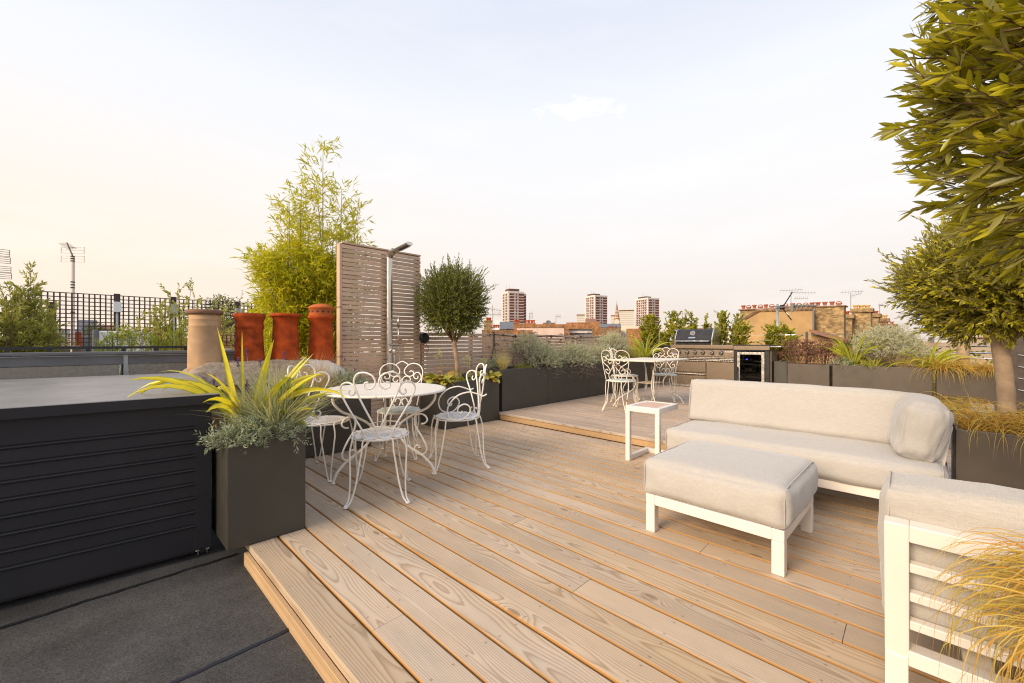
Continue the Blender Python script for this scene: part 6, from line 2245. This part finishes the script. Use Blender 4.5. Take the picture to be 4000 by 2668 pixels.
mb = MB().prism([(yA, -4), (yB, -4), (yB, onX(S6(1612), Y6(350), bx).z), (yA, wpt(150, 408, bx).z)], bx, bx + 1.2, f=lambda p, q_, y: (y, p, q_))
obj('brickwork', mb, M['ybrick'], lg, w=True, fix=True)
mb = MB().prism([(yA + .1, wpt(150, 408, bx).z + .003), (yB - .1, onX(S6(1612), Y6(350), bx).z + .003), (yB - .1, onX(S6(1612), Y6(332), bx).z), (yA + .1, wpt(150, 392, bx).z)], bx - .1, bx + 1.3, f=lambda p, q_, y: (y, p, q_))
obj('cap', mb, M['rbrick'], lg, w=True, fix=True)
PX = [(195, 't'), (270, 'h'), (350, 't'), (435, 'h'), (513, 't'), (597, 'h'), (790, 'h'), (890, 't'), (978, 'h'), (1075, 'h'), (1167, 't'), (1248, 't'), (1345, 't'), (1447, 't'), (1545, 'h')]
nm = ['first', 'second', 'third', 'fourth', 'fifth', 'sixth', 'seventh', 'eighth', 'ninth', 'tenth', 'eleventh', 'twelfth', 'thirteenth', 'fourteenth', 'last']
for k, (cx, kd) in enumerate(PX):
    yb = 385 - (cx - 195) * (385 - 327) / (1545 - 195)
    d_ = (bx + .4) / ray(S6(cx))[0]
    pots([S6(cx)], Y6(yb - 48), Y6(yb), d_, 'farpot', ('hooded red pot, ' if kd == 'h' else 'plain red pot, ') + nm[k] + ' from the left on the long chimney stack', 'red pots on the long chimney stack', .125 if kd == 't' else .14, [kd])


def xstack(label, x0, x1, yt, X, mat, cap=True):
    a, b = onX(S6(x0), Y6(yt), X), onX(S6(x1), Y6(yt), X)
    t = thing('brick_chimney', label, 'chimney', (X, (a.y + b.y) / 2, -4), group='brick chimney stacks on the right skyline')
    z = (a.z + b.z) / 2
    obj('brickwork', MB().box(X, X + 1.6, b.y, a.y, -4, z - .3), M[mat], t, w=True)
    obj('corbel', MB().box(X - .15, X + 1.75, b.y - .12, a.y + .12, z - .299, z), M[mat], t, w=True)


xstack('small brick chimney with one red pot behind the long stack', 1628, 1728, 465, 40, 'ybrick')
xstack('tall yellow brick chimney with three yellow pots', 1732, 1995, 378, 41, 'ybrick')
xstack('brick chimney with two red pots right of the tall yellow one', 1998, 2108, 452, 46, 'ybrick')
xstack('brick chimney with two yellow pots near the middle olive', 2115, 2232, 520, 50, 'rbrick')
xstack('last brick chimney with a red pot, half hidden by the middle olive', 2245, 2345, 598, 54, 'rbrick')
M['yterra'] = plain('yellow_clay', (.55, .34, .10), .85, 0, .15, 6)
pots([S6(1668)], Y6(418), Y6(464), 40.6 / ray(S6(1668))[0], 'terra', 'single red pot on the small chimney behind the long stack', 'red pots on the right skyline', .12)
pots([S6(x) for x in (1783, 1862, 1945)], Y6(332), Y6(378), 41.6 / ray(S6(1862))[0], 'yterra', ['yellow pot at the left of the tall brick chimney', 'yellow pot in the middle of the tall brick chimney', 'yellow pot at the right of the tall brick chimney'], 'yellow pots on the tall brick chimney', .16)
pots([S6(x) for x in (2008, 2068)], Y6(416), Y6(452), 46.6 / ray(S6(2040))[0], 'terra', ['red pot tucked against the tall yellow brick chimney', 'red pot at the right of its twin beyond the tall chimney'], 'red pots on the right skyline', .14)
pots([S6(x) for x in (2140, 2200)], Y6(472), Y6(520), 50.6 / ray(S6(2170))[0], 'yterra', ['slim yellow pot nearest the tall chimney among the far pair', 'slim yellow pot nearest the middle olive'], 'slim yellow pots on the right skyline', .14)
pots([S6(2292)], Y6(566), Y6(598), 54.6 / ray(S6(2292))[0], 'terra', 'red pot almost hidden by the middle olive', 'red pots on the right skyline', .14)
# lean-to roof edge
a, b = wpt(1185, 680, 32.5), wpt(1800, 850, 32.5)
rf = MB().prism([(a.y, a.z), (b.y, b.z), (b.y, b.z - .18), (a.y, a.z - .18)], 31.0, 33, f=lambda p, q_, y: (y, p, q_))
t = thing('lean_to_roof', 'sloping tiled lean to roof right of the ochre wall', 'roof', (32, a.y, 0))
obj('tiles', rf, M['tile'], t, w=True, fix=True)
wl_ = MB().prism([(a.y, a.z - .185), (b.y, b.z - .185), (b.y, -6), (a.y, -6)], 31.6, 32.9, f=lambda p, q_, y: (y, p, q_))
obj('wall', wl_, M['ochre'], t, w=True, fix=True)
# small pale roof seen between shrubs handled above; aerials
aerial('large twin boomed aerial above the long chimney stack', S6(868), Y6(335), Y6(150), 33, [(Y6(130), -45, 45, 8, -5), (Y6(155), -5, 97, 9, 1), (Y6(238), 12, 68, 7, -1)])
aerial('twin armed aerial above the tall yellow brick chimney', S6(1712), Y6(420), Y6(160), 36, [(Y6(152), -40, 50, 7, -4), (Y6(205), 0, 42, 5, -11)])
aerial('small aerial at the edge of the middle olive', S6(2120), Y6(520), Y6(325), 40, [(Y6(328), -6, 16, 3, -3)])
# near aerial post with angled black arm
b0, b1 = onD(S6(678), 1290, 12), onD(S6(676), Y6(318), 12)
t = thing('aerial_post', 'galvanised post holding an angled black aerial beside the kitchen shrubs', 'aerial', (b0.x, b0.y, -1))
obj('post', MB().tube([(b0.x, b0.y, -1), (b1.x, b1.y, b1.z)], .032, 12), M['galv'], t, w=True, smooth=True)
cl_ = MB()
for yy in (352, 372):
    p0, p1 = onD(S6(640), Y6(yy), 11.95), onD(S6(720), Y6(yy - 4), 11.95)
    cl_.tube([p0, p1], .018, 8)
obj('clamp', cl_, M['galv'], t, w=True)
bm_ = MB()
J = onD(S6(745), Y6(370), 11.9)
E1, E2 = onD(S6(885), Y6(150), 11.4), onD(S6(872), Y6(540), 12.3)
bm_.tube([J, E1], .015, 8).tube([J, E2], .015, 8)
hub = MB().tube([J - fw_ * .05, J + fw_ * .05], .055, 14)
hub.tube([onD(S6(745), Y6(330), 11.9) , onD(S6(745), Y6(390), 11.9)], .06, 10)
obj('reflector_arm', bm_, M['black'], t, w=True)
obj('hub', hub, M['black'], t, w=True)
bo_ = MB().tube([onD(S6(700), Y6(362), 11.9), onD(S6(1205), Y6(345), 11.0)], .017, 8)
for cx in (915, 968, 1028, 1103, 1195):
    p = onD(S6(cx), Y6(352), 11.9 - (cx - 700) / 505 * .9)
    bo_.tube([p + Vector((0, 0, .07)) - rt * .03, p, p - Vector((0, 0, .12)) + rt * .05], .014, 5)
    bo_.tube([p - fw_ * .1 + Vector((0, 0, .02)), p + fw_ * .1 + Vector((0, 0, .02))], .03, 6)
p = onD(S6(885), Y6(372), 11.5)
bo_.tube([p - Vector((0, 0, .1)), p + Vector((0, 0, .1))], .045, 8)
obj('boom', bo_, M['aer'], t, w=True)
obj('cable', MB().tube(smooth_path([p - Vector((0, 0, .1)), onD(S6(875), Y6(440), 11.6), onD(S6(840), Y6(468), 11.8), onD(S6(800), Y6(440), 11.9)], 5), .008, 5), M['pvcwhite'], t, w=True)

# ---- wire railing and edge things on the right
wr = thing('wire_railing', 'taut steel wires on dark posts along the right hand roof edge', 'railing', (10.25, 0, UZ))
for z in (1.27, 1.16, 1.05, .94, .85):
    obj('wire', MB().tube([(10.25, 3.4, z), (10.25, -2.6, z)], .004, 6), M['chrome'], wr, w=True)
for y in (3.4, 1.6, rxy(3893, 10.25), -2.6):
    obj('post', MB().box(10.23, 10.27, y - .02, y + .02, UZ, 1.33), M['dark'], wr, w=True)
    if y < 0:
        for z in (1.05, .94, .85):
            obj('tensioner', MB().tube([(10.25, y + .02, z), (10.25, y + .3, z)], .012, 8), M['chrome'], wr, w=True)
a = onX(3985, 1300, 8.4)
dp = thing('dark_post', 'black timber post panel at the right edge behind the middle olive', 'post', (8.4, a.y, UZ))
obj('panel', MB().box(8.38, 8.45, a.y - .22, a.y + .1, UZ, a.z + .1), M['trellis'], dp, w=True, bevel=.005)
wi = MB()
for z in (.9, .75, .6, .45):
    wi.tube([(8.36, a.y - .22, z), (8.36, a.y + .02, z + .06)], .005, 5)
obj('wires', wi, M['galv'], dp, w=True)
pp = onX(3990, 1674, 7.7)
ph_ = thing('plant_pot', 'small black plant pot at the right edge beyond the middle olive trunk', 'plant pot', (7.7, pp.y, UZ))
obj('pot', MB().lathe([(.001, .001), (.075, .001), (.095, .17), (.102, .172), (.102, .185), (.09, .185), (.08, .03), (.001, .03)], n=24), M['rubber'], ph_, smooth=True)
obj('compost', MB().lathe([(.001, .15), (.088, .15)], n=20), M['soil'], ph_)
hd_ = MB()
n = 5200
P_ = np.stack([rng.uniform(13.5, 15, n), rng.uniform(-4.5, 1.5, n), rng.uniform(-2, 1.15, n)], 1)
P_[:, 2] += .25 * np.sin(P_[:, 1] * 2.1)
leaves(hd_, P_, rng.normal(size=(n, 3)), rng.uniform(.08, .14, n), rng.uniform(.05, .08, n))
hg = thing('hedge', 'dark green ivy clad hedge beyond the right hand railing', 'hedge', (14.2, -1.5, -4))
obj('foliage', hd_, M['hedge'], hg, w=True)
hb_ = MB()
for y in np.arange(-4.4, 1.5, .5):
    hb_.tube([(14.2, y, -4), (14.2, y + .1, .7)], .05, 6)
obj('stems', hb_, M['twig'], hg, w=True)


def far_tree(px, top, w, d, label):
    c = onD(px, top, d)
    rad = w / 2 / F * d
    t = thing('garden_tree', label, 'tree', (c.x, c.y, -10))
    obj('trunk', MB().tube([(c.x, c.y, -10), (c.x, c.y, c.z - rad)], [.3, .1], 8), M['twig'], t, w=True)
    lv_ = MB()
    n_ = 2600
    d_ = unit(rng.normal(size=(n_, 3)))
    lump = np.array([1 + .35 * noise.noise(Vector(x) * 2.2 + Vector((px, 0, 0))) for x in d_])
    s_ = (.3 + .7 * rng.random((n_, 1)) ** .5) * lump[:, None]
    P_ = np.array([c.x, c.y, c.z - rad * 1.3]) + d_ * s_ * np.array([rad, rad, rad * 1.3])
    leaves(lv_, P_, d_ + rng.normal(size=(n_, 3)), rad * rng.uniform(.08, .16, n_), rad * .07)
    obj('crown', lv_, M['fartree'], t, w=True)


far_tree(868, 1152, 130, 32, 'rounded garden tree behind the trellis left of the sooty pot')
far_tree(375, 1258, 85, 45, 'small distant tree seen through the trellis')
far_tree(1010, 1240, 60, 34, 'distant tree behind the gap between buff and sooty pots')
# ---- houses glimpsed through the trellis
house('neighbour_house', 'white walled house with red brick piers seen through the trellis', 'house', 215, 285, 1318, 40, 8, 'pvcwhite')
house('neighbour_house', 'red brick pier seen through the trellis right of the aerial mast', 'house', 297, 315, 1296, 39, 2, 'terra')
house('neighbour_house', 'red brick pier seen through the trellis left of the aerial mast', 'house', 213, 224, 1308, 38.6, 2, 'terra')
house('neighbour_house', 'white block seen through the trellis behind the left hand bush', 'house', 110, 196, 1318, 41, 8, 'pvcwhite')
house('neighbour_house', 'grey slate roof seen through the trellis left of the white panel', 'house', 320, 366, 1318, 44, 8, 'lead', 'slate', 2.0)
house('neighbour_house', 'long pale blue shed roof far beyond the trellis', 'house', 185, 282, 1288, 120, 30, 'galv', 'lead', 0)
house('neighbour_house', 'grey warehouse on the horizon behind the left trellis', 'house', 135, 195, 1270, 150, 20, 'slate')
house('neighbour_house', 'orange chimney topped terrace on the horizon through the trellis', 'house', 340, 440, 1284, 90, 8, 'obrick', 'tile', 1.0)
house('neighbour_house', 'tile roofed house seen between the buff and sooty pots', 'house', 868, 925, 1330, 30, 7, 'obrick', 'tile', 1.6)
house('neighbour_house', 'brown roofed terrace low behind the loose shrub', 'house', 590, 700, 1300, 60, 8, 'obrick', 'tile', .8)

# ---- ground and the mass of far roofs
g = MB()
n = 48
ring = [0, 30, 80, 200, 600, 2000, 6000]
v = [(0, 0, -12)]
for r_ in ring[1:]:
    v += [(r_ * math.cos(2 * PI * k / n), r_ * math.sin(2 * PI * k / n), -12) for k in range(n)]
q = [(1 + i * n + k, 1 + i * n + (k + 1) % n, 1 + (i + 1) * n + (k + 1) % n, 1 + (i + 1) * n + k) for i in range(len(ring) - 2) for k in range(n)]
g.add(v, q, tris=[(0, 1 + k, 1 + (k + 1) % n) for k in range(n)])
obj('ground', g, M['ground'], kind='structure')
town = MB()
tr2 = random.Random(4)
for i in range(900):
    r_ = 70 + 1100 * tr2.random() ** 1.3
    a = TH + R(tr2.uniform(-62, 62))
    x, y = r_ * math.cos(a), r_ * math.sin(a)
    w_, d_, h_ = tr2.uniform(6, 22), tr2.uniform(7, 11), tr2.uniform(7.5, 11.6)
    Mx = Matrix.Translation((x, y, -12)) @ Matrix.Rotation(tr2.choice([0, PI / 2]) + tr2.uniform(-.1, .1), 4, 'Z')
    vv = [Mx @ Vector(p) for p in [(-w_ / 2, -d_ / 2, 0), (w_ / 2, -d_ / 2, 0), (w_ / 2, d_ / 2, 0), (-w_ / 2, d_ / 2, 0), (-w_ / 2, -d_ / 2, h_), (w_ / 2, -d_ / 2, h_), (w_ / 2, d_ / 2, h_), (-w_ / 2, d_ / 2, h_), (-w_ / 2, 0, h_ + 2.2), (w_ / 2, 0, h_ + 2.2)]]
    town.add(vv, [(0, 1, 5, 4), (2, 3, 7, 6), (4, 5, 9, 8), (6, 7, 8, 9)], tris=[(1, 2, 6), (3, 0, 4)], ngons=[[1, 6, 9, 5], [3, 4, 8, 7]])
    for s in (-.45, .45):
        cx = s * w_
        vb = [Mx @ Vector((cx + a_, b_, c_)) for a_ in (-.5, .5) for b_ in (-.4, .4) for c_ in (h_ + 1, h_ + 3.2)]
        town.add(vb, [(0, 1, 3, 2), (4, 6, 7, 5), (0, 4, 5, 1), (2, 3, 7, 6), (1, 5, 7, 3)])
tm, nt_, bs_ = new_mat('town_roofs', (.25, .15, .1), .9)
c_ = ramp(nt_, isl(nt_), [(.0, (.30, .16, .09)), (.25, (.14, .13, .13)), (.5, (.24, .13, .08)), (.75, (.33, .26, .19)), (.9, (.5, .46, .42))], 'CONSTANT')
nt_.links.new(c_, bs_.inputs['Base Color'])
obj('town_roofs', town, tm, kind='stuff', label='mass of far terrace roofs reaching to the horizon', cat='town')

# ================================================================== sky, sun, camera
SUN_AZ, SUN_EL = TH + R(129), R(26)
wd = bpy.data.worlds.new('World')
sc.world = wd
wd.use_nodes = True
nt = wd.node_tree
for n_ in list(nt.nodes):
    nt.nodes.remove(n_)
out = nd(nt, 'OutputWorld')
sky = nd(nt, 'TexSky', sky_type='NISHITA', sun_disc=False, sun_elevation=SUN_EL, sun_rotation=PI / 2 - SUN_AZ, air_density=1.0, dust_density=3.0, ozone_density=1.5)
vec = nd(nt, 'TexCoord').outputs['Generated']
xyz = nd(nt, 'SeparateXYZ', {0: vec})
elev = ma(nt, 'MAXIMUM', xyz.outputs[2], 0.0)
grad = ramp(nt, elev, SKY_STOPS)
sdir = (math.cos(TH + R(72)), math.sin(TH + R(72)), 0)     # the afterglow sits beyond the left edge
dt = nd(nt, 'VectorMath', operation='DOT_PRODUCT')
nt.links.new(vec, dt.inputs[0])
dt.inputs[1].default_value = sdir
near = ma(nt, 'MULTIPLY', ramp(nt, dt.outputs['Value'], [(.25, 0), (1, 1)]), ramp(nt, elev, [(0, .6), (.14, .75), (.42, 0)]))
grad = mix(nt, near, grad, SKY_GLOW)
# thin uneven veil plus one wisp of cloud
vn = noise_(nt, vmul(nt, vec, (1.6, 1.6, 7)), 1.5, 5, .55)
grad = mix(nt, ma(nt, 'MULTIPLY', ramp(nt, vn, [(.5, 0), (.75, 1)]), .25), grad, (.97, .96, .95))
cd = Vector((CT + ST * (2270 - 2000) / F, ST - CT * (2270 - 2000) / F, (1334 - 425) / F)).normalized()
cr_ = Vector((ST, -CT, 0))
cu_ = cr_.cross(cd).normalized()


def vdot(v_):
    q_ = nd(nt, 'VectorMath', operation='DOT_PRODUCT')
    nt.links.new(vec, q_.inputs[0])
    q_.inputs[1].default_value = v_
    return q_.outputs['Value']


ea = ma(nt, 'DIVIDE', ma(nt, 'SUBTRACT', vdot(cr_), cd.dot(cr_)), .125)
eb = ma(nt, 'DIVIDE', vdot(cu_), .026)
er = ma(nt, 'SQRT', ma(nt, 'ADD', ma(nt, 'MULTIPLY', ea, ea), ma(nt, 'MULTIPLY', eb, eb)))
cn = noise_(nt, vmul(nt, vec, (22, 22, 70)), 1.0, 6, .62)
cl_f = ma(nt, 'MULTIPLY', ramp(nt, ma(nt, 'ADD', ma(nt, 'MULTIPLY', er, -.42), ma(nt, 'MULTIPLY', cn, 1.0)), [(.2, 0), (.5, 1)]), ramp(nt, vdot(cd), [(.9, 0), (.95, 1)]))
grad = mix(nt, cl_f, grad, (1.0, .97, .93))
scaled = nd(nt, 'VectorMath', operation='SCALE')
nt.links.new(sky.outputs[0], scaled.inputs[0])
scaled.inputs['Scale'].default_value = .10
full = mix(nt, .9, scaled.outputs[0], grad)
bg = nd(nt, 'Background', {'Color': full, 'Strength': SKY_STRENGTH})
nt.links.new(bg.outputs[0], out.inputs[0])
wd.cycles.sampling_method = 'AUTOMATIC'

sun = bpy.data.lights.new('sun', 'SUN')
sun.energy, sun.angle, sun.color = SUN_E, R(28), (1.0, .80, .56)
so = bpy.data.objects.new('sun', sun)
COL.objects.link(so)
so.rotation_euler = Vector((-math.cos(SUN_AZ) * math.cos(SUN_EL), -math.sin(SUN_AZ) * math.cos(SUN_EL), -math.sin(SUN_EL))).to_track_quat('-Z', 'Y').to_euler()

cam = bpy.data.cameras.new('camera')
cam.sensor_width, cam.lens, cam.clip_start, cam.clip_end = 36, 36 * F / 4000, .05, 8000
co = bpy.data.objects.new('camera', cam)
COL.objects.link(co)
co.location, co.rotation_euler = (0, 0, H), (PI / 2, 0, TH - PI / 2)
sc.camera = co
sc.view_settings.view_transform = 'Standard'
sc.view_settings.look = 'None'
sc.view_settings.exposure = EXPOSURE
sc.view_settings.gamma = 1
sc.render.engine = 'CYCLES'
sc.cycles.use_denoising = True
sc.cycles.filter_width = 1.15
sc.cycles.max_bounces = 8
sc.cycles.transparent_max_bounces = 12
